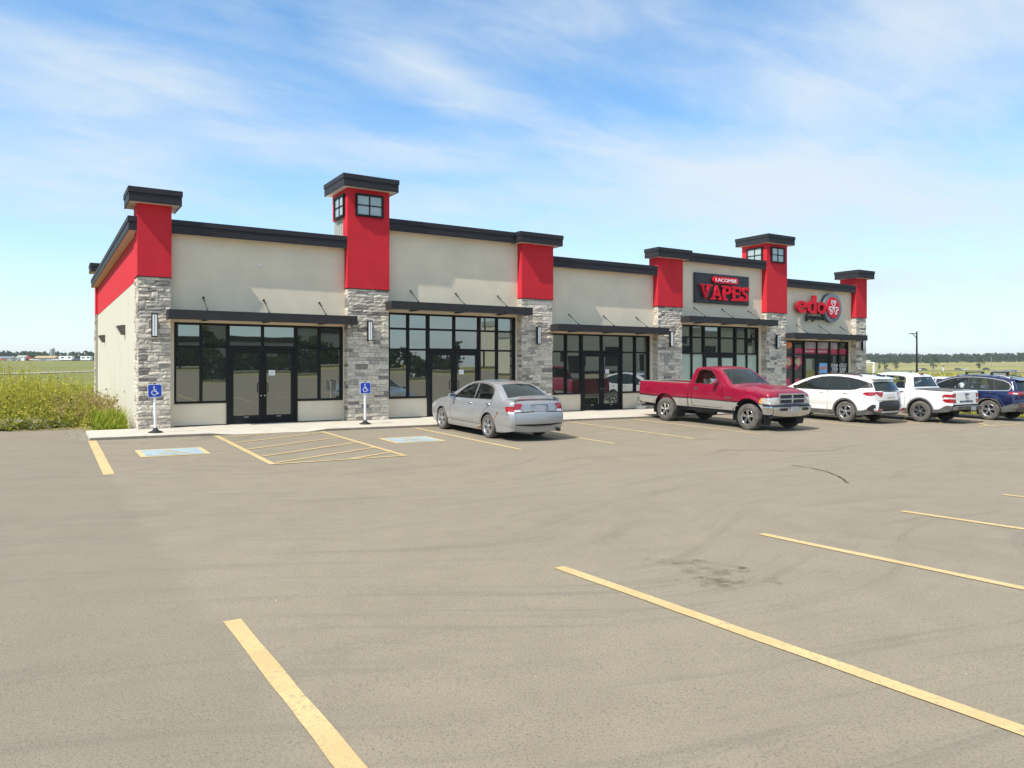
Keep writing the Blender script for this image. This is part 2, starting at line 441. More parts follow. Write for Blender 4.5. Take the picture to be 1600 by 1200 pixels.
class MB:
    """collects simple solids, then becomes ONE mesh object"""
    def __init__(s):
        s.v, s.f, s.mi, s.sm = [], [], [], []
        s.cur = 0
        s.smooth = False

    def add(s, vs, fs):
        o = len(s.v)
        s.v += [tuple(p) for p in vs]
        for f in fs:
            s.f.append(tuple(i + o for i in f))
            s.mi.append(s.cur)
            s.sm.append(s.smooth)

    def box(s, x0, x1, y0, y1, z0, z1):
        vs = [(x0, y0, z0), (x1, y0, z0), (x1, y1, z0), (x0, y1, z0), (x0, y0, z1), (x1, y0, z1), (x1, y1, z1), (x0, y1, z1)]
        s.add(vs, [(0, 3, 2, 1), (4, 5, 6, 7), (0, 1, 5, 4), (1, 2, 6, 5), (2, 3, 7, 6), (3, 0, 4, 7)])
        return s

    def hexa(s, vs):
        s.add(vs, [(0, 3, 2, 1), (4, 5, 6, 7), (0, 1, 5, 4), (1, 2, 6, 5), (2, 3, 7, 6), (3, 0, 4, 7)])
        return s

    def tube(s, pts, r, n=10, caps=True):
        pts = [Vector(p) for p in pts]
        rs = r if isinstance(r, (list, tuple)) else [r] * len(pts)
        rings = []
        prev = None
        for i, p in enumerate(pts):
            d = (pts[min(i + 1, len(pts) - 1)] - pts[max(i - 1, 0)]).normalized()
            if prev is None:
                a = d.orthogonal().normalized()
            else:
                a = (prev - d * prev.dot(d)).normalized()
            prev = a
            b = d.cross(a)
            rings.append([p + (a * math.cos(2 * math.pi * j / n) + b * math.sin(2 * math.pi * j / n)) * rs[i] for j in range(n)])
        o = len(s.v)
        sm = s.smooth
        s.smooth = True
        vs = [q for ring in rings for q in ring]
        fs = [(i * n + j, i * n + (j + 1) % n, (i + 1) * n + (j + 1) % n, (i + 1) * n + j) for i in range(len(pts) - 1) for j in range(n)]
        s.add(vs, fs)
        s.smooth = False
        if caps:
            s.add(rings[0], [tuple(reversed(range(n)))])
            s.add(rings[-1], [tuple(range(n))])
        s.smooth = sm
        return s

    def lathe(s, prof, axis='z', n=32, c=(0, 0, 0), cap=False):
        """prof: list of (radius, height along axis)"""
        vs = []
        for (r, h) in prof:
            for j in range(n):
                a = 2 * math.pi * j / n
                if axis == 'z':
                    vs.append((c[0] + r * math.cos(a), c[1] + r * math.sin(a), c[2] + h))
                elif axis == 'y':
                    vs.append((c[0] + r * math.cos(a), c[1] + h, c[2] + r * math.sin(a)))
                else:
                    vs.append((c[0] + h, c[1] + r * math.cos(a), c[2] + r * math.sin(a)))
        fs = [(i * n + j, i * n + (j + 1) % n, (i + 1) * n + (j + 1) % n, (i + 1) * n + j) for i in range(len(prof) - 1) for j in range(n)]
        if axis == 'y':
            fs = [tuple(reversed(f)) for f in fs]
        s.add(vs, fs)
        if cap:
            s.add(vs[:n], [tuple(reversed(range(n)))])
            s.add(vs[-n:], [tuple(range(n))])
        return s

    def prism(s, poly, y0, y1, plane='xz'):
        """closed polygon extruded between y0 and y1 (polygon counter-clockwise seen from -y)"""
        n = len(poly)
        if plane == 'xz':
            a = [(p[0], y0, p[1]) for p in poly]
            b = [(p[0], y1, p[1]) for p in poly]
        elif plane == 'xy':
            a = [(p[0], p[1], y0) for p in poly]
            b = [(p[0], p[1], y1) for p in poly]
        else:
            a = [(y0, p[0], p[1]) for p in poly]
            b = [(y1, p[0], p[1]) for p in poly]
        s.add(a + b, [tuple(range(n)), tuple(reversed(range(n, 2 * n)))] + [(i, i + n, (i + 1) % n + n, (i + 1) % n) for i in range(n)])
        return s

    def build(s, name, mats, parent=None, loc=None, recalc=True, bevel=0.0):
        me = bpy.data.meshes.new(name)
        me.from_pydata(s.v, [], s.f)
        if not isinstance(mats, (list, tuple)):
            mats = [mats]
        for m in mats:
            me.materials.append(MATS[m] if isinstance(m, str) else m)
        me.polygons.foreach_set('material_index', s.mi)
        me.polygons.foreach_set('use_smooth', s.sm)
        if recalc or bevel:
            bm = bmesh.new()
            bm.from_mesh(me)
            if recalc:
                bmesh.ops.recalc_face_normals(bm, faces=bm.faces)
            if bevel:
                bmesh.ops.remove_doubles(bm, verts=bm.verts, dist=1e-5)
                es = [e for e in bm.edges if len(e.link_faces) == 2 and e.calc_face_angle(0) > 0.6]
                bmesh.ops.bevel(bm, geom=es, offset=bevel, segments=2, affect='EDGES', profile=0.6)
            bm.to_mesh(me)
            bm.free()
        me.update()
        o = bpy.data.objects.new(name, me)
        link(o, parent)
        if loc is not None:
            o.location = loc
        return o


def text_mesh(txt, size, extrude, bold=0.0, align='LEFT', spacing=1.0, shear=0.0):
    """lettering as mesh data lying in the x-z plane, facing -y, origin on the baseline"""
    cu = bpy.data.curves.new('lettering', 'FONT')
    cu.body = txt
    cu.size = size
    cu.extrude = extrude
    cu.offset = bold
    cu.align_x = align
    cu.space_character = spacing
    cu.shear = shear
    cu.resolution_u = 4
    ob = bpy.data.objects.new('lettering', cu)
    COL.objects.link(ob)
    dg = bpy.context.evaluated_depsgraph_get()
    me = bpy.data.meshes.new_from_object(ob.evaluated_get(dg))
    bpy.data.objects.remove(ob)
    bpy.data.curves.remove(cu)
    me.transform(Matrix.Rotation(R(90), 4, 'X'))
    return me


def text_obj(name, txt, size, extrude, material, parent, loc, width=None, height=None, **kw):
    me = text_mesh(txt, size, extrude, **kw)
    co = np.empty(len(me.vertices) * 3)
    me.vertices.foreach_get('co', co)
    co = co.reshape(-1, 3)
    mn, mx = co.min(0), co.max(0)
    sx = width / (mx[0] - mn[0]) if width else 1.0
    sz = height / (mx[2] - mn[2]) if height else (sx if width else 1.0)
    me.transform(Matrix.Translation((-mn[0], 0, -mn[2])))
    me.transform(Matrix.Diagonal((sx, 1, sz, 1)))
    me.materials.clear()
    me.materials.append(MATS[material])
    o = bpy.data.objects.new(name, me)
    link(o, parent)
    o.location = loc
    return o


def copy_tree(o, parent=None):
    c = o.copy()
    COL.objects.link(c)
    if parent is not None:
        c.parent = parent
    for ch in list(o.children):
        copy_tree(ch, c)
    return c


# ------------------------------------------------------------------ ground shape
def base_z(x):
    return -0.006 * max(-20.0, min(x, 34.0))


def prof_f(y):
    if y > -1.8:
        return -0.085
    v = -0.085 + 0.019 * (y + 1.8)
    w = -0.25 - 0.02 * (y + 10.5)
    return min(max(v, w) + 0.009 * math.exp(-abs(v - w) / 0.03) - 0.016 * min(0.0, y + 22.0), 1.1)


PY = [-60.0 + 0.25 * i for i in range(int(62.5 / 0.25) + 1)]
PZ = [prof_f(y) for y in PY]


def lot_z(x, y):
    return base_z(x) + float(np.interp(y, PY, PZ))


def walk_z(x, y):
    if y >= 0:
        return 0.0
    front = base_z(x) - 0.02
    # dropped kerb in front of the first doors
    drop = 0.0
    if 1.45 < x < 4.45:
        a = min((x - 1.45) / 0.5, (4.45 - x) / 0.5, 1.0)
        drop = -0.055 * a * max(0.0, min(1.0, (-y - 0.9) / 0.9))
    return front * min(1.0, -y / 1.8) + drop


T_RIGHT = ([0, 45, 100, 208, 526, 700, 900, 1400, 3500], [-.42, -.46, -.7, -1.0, -2.0, 0.0, 3.2, 14.0, 24.0])
T_LEFT = ([0, 30, 60, 150, 315, 400, 470, 520, 700, 3500], [-.03, -.03, 0.0, 0.2, 0.2, 1.8, 4.4, 5.0, 6.5, 22.0])
CX, CY = -2.1, -21.7


def smooth01(t):
    t = max(0.0, min(1.0, t))
    return t * t * (3 - 2 * t)


def terrain_z(x, y):
    r = math.hypot(x - CX, y - CY)
    th = math.degrees(math.atan2(y - CY, x - CX))
    w = smooth01((th - 38) / 36.0) if th > -90 else 0.0
    zr = float(np.interp(r, *T_RIGHT))
    zl = float(np.interp(r, *T_LEFT))
    z = zr * (1 - w) + zl * w
    if y < -30:
        b = smooth01((-30 - y) / 15.0)
        z = z * (1 - b) + 1.16 * b
    return z


def lot_has(x, y, m=0.0):
    return ((-45 - m < x < 30.5 + m and -50 - m < y < -1.8 + m) or (-45 - m < x < -1.15 + m and -1.9 < y < 2.1 + m)
            or (30.0 < x < 75 + m and -50 - m < y < -9.5 + m))


def grid_mesh(name, xs, ys, zf, material, keep=None, parent=None, kind=None, smooth=True):
    vs = [(x, y, zf(x, y)) for y in ys for x in xs]
    n = len(xs)
    fs = []
    for j in range(len(ys) - 1):
        for i in range(n - 1):
            if keep is None or keep(0.5 * (xs[i] + xs[i + 1]), 0.5 * (ys[j] + ys[j + 1])):
                fs.append((j * n + i, j * n + i + 1, (j + 1) * n + i + 1, (j + 1) * n + i))
    used = sorted({i for f in fs for i in f})
    mp = {v: k for k, v in enumerate(used)}
    me = bpy.data.meshes.new(name)
    me.from_pydata([vs[i] for i in used], [], [tuple(mp[i] for i in f) for f in fs])
    me.materials.append(MATS[material])
    me.polygons.foreach_set('use_smooth', [smooth] * len(me.polygons))
    o = bpy.data.objects.new(name, me)
    link(o, parent)
    if kind:
        o['kind'] = kind
    return o


def geo(a, b, n):
    return [a * (b / a) ** (i / (n - 1)) for i in range(n)]


def build_ground():
    # the land: one sheet to the horizon, a little sunk under the paving
    far = geo(80, 3400, 26)
    xs = sorted(set([-v for v in far] + [-60, -45.2, -45, -30, -20, -12, -6, -3, -1.25, -1.15, 0, 5, 10, 15, 20, 25, 30.5, 30.6, 34, 40, 50, 60, 70, 75, 75.2] + far))
    ys = sorted(set([-v for v in far] + [-60, -50, -50.2, -45, -40, -30, -20, -9.5, -9.4, -1.9, -1.8, 0, 2.1, 2.2, 5, 9, 14, 19, 25, 32, 40, 50, 60, 70] + far))

    def tz(x, y):
        z = terrain_z(x, y)
        if lot_has(x, y, -0.02) or (-1.3 < x < 33.6 and -1.85 < y < 17.5):
            z = min(z, lot_z(x, max(y, -49)) if lot_has(x, y) else z) - 0.5
        elif lot_has(x, y, 0.6):
            z = lot_z(x, min(y, 2.0)) - 0.015
        return z
    land = grid_mesh('field', xs, ys, tz, 'field_ground', kind='structure')
    # paving
    xs = [-45.0] + [-40 + 4 * i for i in range(10)] + [-1.15, 0.0, 4.0, 8.0, 12.0, 16.0, 20.0, 24.0, 28.0, 30.5, 34.0, 40, 50, 60, 75]
    ys = [y for y in PY if -50 <= y <= 2.25]
    ys = [min(y, 2.1) for y in ys]
    lot = grid_mesh('parking_lot', sorted(set(xs)), ys, lot_z, 'asphalt', keep=lambda x, y: lot_has(x, y), kind='structure')
    return land, lot


LAND, LOT = build_ground()


def paint_poly(mb, quad, dz=0.006, ragged=0.0):
    """flat painted quad (a, b, c, d) laid on the lot, cut every 25 cm so it follows the surface"""
    a, b, c, d = quad
    L = max(math.hypot(b[0] - a[0], b[1] - a[1]), math.hypot(c[0] - d[0], c[1] - d[1]))
    # cut where the lot mesh has its rows
    ya, yb = a[1], b[1]
    ts = {0.0, 1.0}
    if abs(yb - ya) > 0.3:
        for y in PY:
            t = (y - ya) / (yb - ya)
            if 0 < t < 1:
                ts.add(t)
    else:
        for i in range(1, int(L / 0.5) + 1):
            ts.add(min(1.0, i / max(1, int(L / 0.5))))
    ts = sorted(ts)
    lo = [(a[0] + (b[0] - a[0]) * t, a[1] + (b[1] - a[1]) * t) for t in ts]
    hi = [(d[0] + (c[0] - d[0]) * t, d[1] + (c[1] - d[1]) * t) for t in ts]
    vs = [(x, y, lot_z(x, y) + dz) for x, y in lo] + [(x, y, lot_z(x, y) + dz) for x, y in hi]
    n = len(ts)
    if ragged:                                   # hand-sprayed edges wander a little
        ex, ey = (d[0] - a[0]), (d[1] - a[1])
        el = math.hypot(ex, ey) or 1.0
        vs = [(v[0] + ex / el * q, v[1] + ey / el * q, v[2]) for v, q in zip(vs, [random.uniform(-ragged, ragged) for _ in vs])]
    mb.add(vs, [(i, i + 1, n + i + 1, n + i) for i in range(n - 1)])


def stripe(name, p, q, w=0.105, material='stall_yellow', dz=0.006):
    mb = MB()
    d = Vector((q[0] - p[0], q[1] - p[1]))
    nrm = Vector((-d.y, d.x)).normalized() * (w / 2)
    paint_poly(mb, ((p[0] + nrm.x, p[1] + nrm.y), (q[0] + nrm.x, q[1] + nrm.y), (q[0] - nrm.x, q[1] - nrm.y), (p[0] - nrm.x, p[1] - nrm.y)), dz, 0.004)
    o = mb.build(name, material, LOT, recalc=False)
    me = o.data
    if me.polygons and me.polygons[0].normal.z < 0:
        me.flip_normals()
    return o


def build_markings():
    # stalls along the shops
    stripe('stall_line', (-1.12, -1.87), (-1.15, -7.42), 0.17)
    stripe('stall_line', (1.58, -1.87), (1.56, -7.36), 0.12)
    stripe('stall_line', (4.26, -1.90), (4.27, -7.33), 0.115)
    for x in (6.98, 9.70, 12.42, 15.14, 17.86, 20.58, 23.30):
        stripe('stall_line', (x, -1.95), (x + 0.04, -7.5), 0.10, 'stall_yellow_old')
    # hatched aisle between the two accessible stalls
    for a, b in [((1.66, -2.45), (2.95, -1.88)), ((1.64, -3.70), (4.2, -2.22)), ((1.64, -4.98), (4.2, -3.50)), ((1.64, -6.24), (4.2, -4.72)),
                 ((1.64, -7.25), (4.2, -5.82)), ((3.10, -7.34), (4.2, -6.72))]:
        stripe('hatch_line', a, b, 0.085, dz=0.009)
    stripe('hatch_line', (1.50, -7.40), (4.33, -7.36), 0.085, dz=0.010)
    # hatched aisle beyond the white pickup
    for a, b in [((26.9, -2.2), (26.9, -8.9)), ((24.2, -8.85), (27.0, -8.95)), ((26.85, -6.1), (24.3, -7.6)), ((26.85, -7.3), (25.0, -8.8)), ((26.85, -4.9), (24.3, -6.3))]:
        stripe('hatch_line', a, b, 0.10, dz=0.008)
    # row in front of the camera
    for x, w in [(-1.0, 0.115), (1.76, 0.115), (4.40, 0.105), (6.98, 0.105), (9.45, 0.105), (12.1, 0.105), (14.8, 0.105), (-3.7, 0.11), (-6.4, 0.11)]:
        stripe('stall_line', (x, -16.25 - 0.012 * x), (x, -21.9), w)
    # painted accessible squares
    for (x0, x1, y0, y1) in [(-0.46, 0.84, -5.36, -4.16), (4.98, 6.28, -5.30, -4.10)]:
        mb = MB()
        paint_poly(mb, ((x0, y0), (x0, y1), (x1, y1), (x1, y0)), 0.006)
        bd = mb.build('painted_border', 'stall_yellow_old', LOT)
        mb = MB()
        e = 0.10
        paint_poly(mb, ((x0 + e, y0 + e), (x0 + e, y1 - e), (x1 - e, y1 - e), (x1 - e, y0 + e)), 0.010)
        mb.build('painted_square', 'symbol_blue', LOT)
        # wheelchair sign in worn yellow
        mb = MB()
        cx, cy = (x0 + x1) / 2, (y0 + y1) / 2
        for poly in wheelchair_polys():
            pts = [(cx + px * 0.95, cy + pz * 0.95) for px, pz in poly]
            mb.add([(x, y, lot_z(x, y) + 0.014) for x, y in pts], [tuple(range(len(pts)))])
        mb.build('painted_wheelchair', 'stall_yellow_old', LOT)
    # rubber marks and oil stains
    for pts, w in [([(10.15, -12.3), (10.05, -12.8), (9.8, -13.3), (9.4, -13.8), (9.05, -14.15), (8.7, -14.45)], 0.05),
                   ([(12.2, -10.4), (12.6, -10.7), (13.3, -10.9), (14.0, -10.8)], 0.04), ([(11.0, -9.6), (11.8, -9.9), (12.4, -10.2)], 0.035)]:
        for a, b in zip(pts[:-1], pts[1:]):
            stripe('tyre_mark', a, b, w, 'tyre_mark', 0.005)
    for (x, y, sx, sy) in [(2.78, -17.0, 0.28, 0.46), (2.48, -17.35, .18, .22), (2.95, -17.6, 0.08, 0.10), (3.0, -17.2, 0.10, 0.09), (3.25, -9.0, .05, .05), (0.05, -2.9, 0.25, 0.10)]:
        mb = MB()
        n = 18
        pts = []
        ph = random.random() * 6
        for i in range(n):
            a = 2 * math.pi * i / n
            q = 1 + 0.28 * math.sin(3 * a + ph) + 0.18 * math.sin(5 * a + 2 * ph)
            pts.append((x + sx * q * math.cos(a), y + sy * q * math.sin(a)))
        mb.add([(px, py, lot_z(px, py) + 0.005) for px, py in pts], [tuple(range(n))])
        mb.build('oil_stain', 'oil_stain', LOT)


def thick_polyline(pts, w):
    """outline polygons (convex quads and round joints) of a thick 2D line"""
    out = []
    for a, b in zip(pts[:-1], pts[1:]):
        d = Vector((b[0] - a[0], b[1] - a[1]))
        if d.length < 1e-6:
            continue
        n = Vector((-d.y, d.x)).normalized() * (w / 2)
        e = d.normalized() * (w * 0.18)
        out.append([(a[0] - n.x - e.x, a[1] - n.y - e.y), (b[0] - n.x + e.x, b[1] - n.y + e.y), (b[0] + n.x + e.x, b[1] + n.y + e.y), (a[0] + n.x - e.x, a[1] + n.y - e.y)])
    return out


def wheelchair_polys(h=1.0):
    """the seated figure on a wheel, about 0.8 high, centred on 0,0"""
    polys = []
    c = (-0.06, 0.32)
    polys.append([(c[0] + 0.062 * math.cos(a), c[1] + 0.062 * math.sin(a)) for a in [i * math.pi / 5 for i in range(10)]])
    polys += thick_polyline([(-0.06, 0.22), (-0.035, -0.04), (0.13, -0.04), (0.21, -0.235), (0.30, -0.205)], 0.062)
    polys += thick_polyline([(-0.05, 0.09), (0.11, 0.09)], 0.05)
    arc = [(-0.04 + 0.20 * math.cos(a), -0.15 + 0.20 * math.sin(a)) for a in [R(118) + R(232) * i / 12 for i in range(13)]]
    polys += thick_polyline(arc, 0.055)
    return polys


def decal_mat(name, col, lo, hi, scale, alpha=0.75):
    m = bpy.data.materials.new(name)
    MATS[name] = m
    m.use_nodes = True
    k = NT(m.node_tree)
    pos = k.n('ShaderNodeNewGeometry').outputs['Position']
    f = k.m('MULTIPLY', k.ramp(k.noise(pos, scale, 6.0, 0.7), lo, hi), alpha)
    d = k.n('ShaderNodeBsdfDiffuse', {'Color': (*col, 1)})
    t = k.n('ShaderNodeBsdfTransparent')
    mx = k.n('ShaderNodeMixShader', {0: f})
    k.t.links.new(t.outputs[0], mx.inputs[1])
    k.t.links.new(d.outputs[0], mx.inputs[2])
    o = k.n('ShaderNodeOutputMaterial')
    k.t.links.new(mx.outputs[0], o.inputs[0])


decal_mat('oil_stain', (0.085, 0.072, 0.045), 0.40, 0.68, 5.5, 0.30)
decal_mat('tyre_mark', (0.045, 0.042, 0.04), 0.30, 0.62, 9.0, 0.7)
build_markings()


def build_sidewalk():
    walk = empty('sidewalk', (0, 0, 0))
    tag(walk, kind='structure')
    cuts = [-1.16, 0.0, 1.45, 2.9, 4.45, 5.9, 7.4, 8.9, 10.4, 11.9, 13.4, 14.9, 16.4, 17.9, 19.4, 20.9, 22.4, 23.9, 25.4, 26.9, 28.4, 29.9, 31.4, 33.5]
    for a, b in zip(cuts[:-1], cuts[1:]):
        g = 0.006
        n = max(2, int((b - a) / 0.25))
        xs = [a + g + (b - a - 2 * g) * i / n for i in range(n + 1)]
        yb = 0.46 if a >= 0 else 0.30
        ys = [-1.65, -1.2, -0.9, -0.45, 0.0, yb]
        mb = MB()
        nx = len(xs)
        vs = [(x, y, walk_z(x, y)) for y in ys for x in xs]
        mb.add(vs, [(j * nx + i, j * nx + i + 1, (j + 1) * nx + i + 1, (j + 1) * nx + i) for j in range(len(ys) - 1) for i in range(nx - 1)])
        # slab edges
        for i in (0, nx - 1):
            col = [(xs[i], y, walk_z(xs[i], y)) for y in ys]
            low = [(x, y, z - 0.12) for x, y, z in col]
            mb.add(col + low, [(j, j + 1, len(ys) + j + 1, len(ys) + j) for j in range(len(ys) - 1)])
        mb.build('concrete_slab', 'concrete', walk)
        # kerb along the slab's front, its face rougher and darker
        mb = MB()
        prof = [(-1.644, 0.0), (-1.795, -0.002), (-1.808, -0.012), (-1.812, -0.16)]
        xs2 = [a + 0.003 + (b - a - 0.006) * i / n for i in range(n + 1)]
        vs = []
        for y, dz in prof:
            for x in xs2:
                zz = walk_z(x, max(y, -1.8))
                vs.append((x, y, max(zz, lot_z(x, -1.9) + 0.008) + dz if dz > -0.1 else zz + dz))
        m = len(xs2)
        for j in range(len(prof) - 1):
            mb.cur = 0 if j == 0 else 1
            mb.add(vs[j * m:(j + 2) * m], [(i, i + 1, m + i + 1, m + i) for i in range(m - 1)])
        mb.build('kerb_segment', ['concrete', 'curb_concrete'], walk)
    mb = MB()
    mb.box(-1.1, 33.4, -1.6, 0.44, -0.45, -0.30)
    mb.build('gravel_bed', 'gravel', walk)


build_sidewalk()

# ------------------------------------------------------------------ the retail building
PIL = [(0.0, 0.82), (5.67, 7.02), (11.90, 13.23), (18.22, 19.56), (24.59, 25.95), (31.06, 31.92)]
BAYS = [(PIL[i][1], PIL[i + 1][0]) for i in range(5)]
DOORC = [3.28, 9.48, 15.73, 22.09, 28.57]
HIGH = [False, True, False, True, False]
YW, YG = 0.27, 0.42
DEPTH = 17.6


def stone_meshes():
    """chipped ledge stones: six shapes in five tints, unit sized (x 0-1, y 0 back to -1 front, z 0-1)"""
    out = []
    for s in range(6):
        rr = random.Random(100 + s)
        nx, nz = 4, 3
        vs, fs = [], []
        for j in range(nz):
            for i in range(nx):
                edge = i in (0, nx - 1) or j in (0, nz - 1)
                vs.append((i / (nx - 1) + (0 if i in (0, nx - 1) else rr.uniform(-.08, .08)), -(rr.uniform(0.45, 0.75) if edge else rr.uniform(0.65, 1.0)), j / (nz - 1) + (0 if j in (0, nz - 1) else rr.uniform(-.15, .15))))
        for j in range(nz - 1):
            for i in range(nx - 1):
                a = j * nx + i
                fs.append((a, a + 1, a + nx + 1, a + nx))
        loop = [i for i in range(nx)] + [nx * j + nx - 1 for j in range(1, nz)] + [nx * (nz - 1) + i for i in range(nx - 2, -1, -1)] + [nx * j for j in range(nz - 2, 0, -1)]
        n0 = len(vs)
        for i in loop:
            vs.append((vs[i][0], 0.0, vs[i][2]))
        L = len(loop)
        for q in range(L):
            fs.append((loop[q], n0 + q, n0 + (q + 1) % L, loop[(q + 1) % L]))
        row = []
        for t in range(5):
            me = bpy.data.meshes.new('stone')
            me.from_pydata(vs, [], fs)
            me.materials.append(MATS['stone_%d' % t])
            row.append(me)
        out.append((vs, fs, row))
    return out


STONES = stone_meshes()
TINT_W = [34, 30, 15, 8, 13]


def ledge_layout(w, z0, z1, rr):
    """rows of stones of uneven height and length; now and then one stone spans two rows"""
    z = z0
    out = []
    while z < z1 - 0.03:
        h = rr.choice([0.075, 0.09, 0.11, 0.11, 0.14, 0.155])
        if z + h > z1 - 0.05:
            h = z1 - z
        x = 0.0
        first = True
        while x < w - 0.02:
            L = rr.uniform(0.16, 0.52)
            if first:
                L *= rr.uniform(0.45, 1.0)
                first = False
            if x + L > w - 0.12:
                L = w - x
            if h > 0.13 and rr.random() < 0.3 and L > 0.2:      # split into two thin courses
                k = rr.uniform(0.4, 0.6)
                out.append((x, L, z, h * k))
                out.append((x, L, z + h * k, h * (1 - k)))
            else:
                out.append((x, L, z, h))
            x += L
        z += h
    return out


STONE_BUDGET = [300]


def stone_face(part, org, axis, w, z0, z1, seed, individual):
    """lay stones on a face starting at org, running along axis ('x' faces -y, 'y' faces -x: laid from back to front)"""
    rr = random.Random(seed)
    lay = ledge_layout(w, z0, z1, rr)
    bulk = MB()
    for (x, L, z, h) in lay:
        s = rr.randrange(6)
        t = rr.choices(range(5), TINT_W)[0]
        d = rr.uniform(0.022, 0.052)
        g = 0.004
        sx, sz = L - 2 * g, h - 2 * g
        if individual and STONE_BUDGET[0] > 0 and sx * sz > 0.004:
            STONE_BUDGET[0] -= 1
            o = bpy.data.objects.new('stone', STONES[s][2][t])
            link(o, part)
            o.scale = (sx, d, sz)
            if axis == 'x':
                o.location = (org[0] + x + g, org[1], z + g)
            else:
                o.location = (org[0], org[1] - x - g, z + g)
                o.rotation_euler = (0, 0, R(-90))
        else:
            vs = []
            for v in STONES[s][0]:
                if axis == 'x':
                    vs.append((org[0] + x + g + v[0] * sx, org[1] + v[1] * d, z + g + v[2] * sz))
                elif axis == 'y':
                    vs.append((org[0] + v[1] * d, org[1] - x - g - v[0] * sx, z + g + v[2] * sz))
                else:                                     # 'Y': faces +x
                    vs.append((org[0] - v[1] * d, org[1] + x + g + v[0] * sx, z + g + v[2] * sz))
            bulk.cur = t
            bulk.add(vs, STONES[s][1])
    if bulk.v:
        o = bulk.build('stonework', ['stone_%d' % i for i in range(5)], part, recalc=False)
        o['kind'] = 'stuff'


def cap_box(name, B, x0, x1, y0, y1, z0, z1, sides='flbr', joints=True):
    """two-step metal cap: a deep lower fascia and a thin proud upper lip, soffit boarded pale"""
    zm = z0 + (z1 - z0) * 0.62
    mb = MB()
    mb.box(x0, x1, y0, y1, z0 + 0.02, zm - 0.012)
    e = 0.018
    mb.box(x0 - e, x1 + e, y0 - e, y1 + e, zm, z1)
    mb.box(x0 + 0.01, x1 - 0.01, y0 + 0.01, y1 - 0.01, zm - 0.013, zm + 0.001)
    # bottom edge of the fascia hangs below the soffit
    t = 0.02
    mb.box(x0, x1, y0, y0 + t, z0, z0 + 0.019)
    mb.box(x0, x0 + t, y0 + t, y1, z0, z0 + 0.019)
    mb.box(x1 - t, x1, y0 + t, y1, z0, z0 + 0.019)
    o = mb.build(name, 'coping_charcoal', B, bevel=0.004)
    sf = MB()
    sf.box(x0 + 0.025, x1 - 0.025, y0 + 0.025, y1 - 0.005, z0 + 0.012, z0 + 0.018)
    sf.build('soffit', 'soffit_white', o)
    if joints:
        L = x1 - x0
        n = max(1, int(L / 2.4))
        for i in range(1, n + 1):
            jx = x0 + L * i / (n + 1)
            j = MB()
            j.box(jx - 0.035, jx + 0.035, y0 - 0.006, y0 - 0.0005, z0 + 0.01, zm - 0.015)
            j.build('joint_cover', 'coping_charcoal', o)
    return o


def window_grid(B, name, x0, x1, z0, z1, y, nx, nz, pane, axis='x'):
    """small tower window: frame with nx by nz panes"""
    f = MB()
    t, tm, d = 0.055, 0.032, 0.07

    def bx(a0, a1, z_0, z_1, dd=0.0):
        if axis == 'x':
            f.box(a0, a1, y - d + dd, y + 0.02, z_0, z_1)
        else:
            f.box(y - d + dd, y + 0.02, a0, a1, z_0, z_1)
    bx(x0, x0 + t, z0, z1)
    bx(x1 - t, x1, z0, z1)
    bx(x0 + t, x1 - t, z0, z0 + t)
    bx(x0 + t, x1 - t, z1 - t, z1)
    iw, ih = x1 - x0 - 2 * t, z1 - z0 - 2 * t
    for i in range(1, nx):
        c = x0 + t + iw * i / nx
        bx(c - tm / 2, c + tm / 2, z0 + t, z1 - t, 0.015)
    for j in range(1, nz):
        c = z0 + t + ih * j / nz
        for i in range(nx):
            a = x0 + t + iw * i / nx + (tm / 2 if i else 0)
            b = x0 + t + iw * (i + 1) / nx - (tm / 2 if i < nx - 1 else 0)
            bx(a, b, c - tm / 2, c + tm / 2, 0.02)
    o = f.build(name, 'frame_black', B)
    for i in range(nx):
        for j in range(nz):
            p = MB()
            a, b = x0 + t + iw * i / nx, x0 + t + iw * (i + 1) / nx
            c, e = z0 + t + ih * j / nz, z0 + t + ih * (j + 1) / nz
            if axis == 'x':
                p.box(a, b, y - 0.03, y - 0.024, c, e)
            else:
                p.box(y - 0.03, y - 0.024, a, b, c, e)
            p.build('pane', pane, o)
    return o


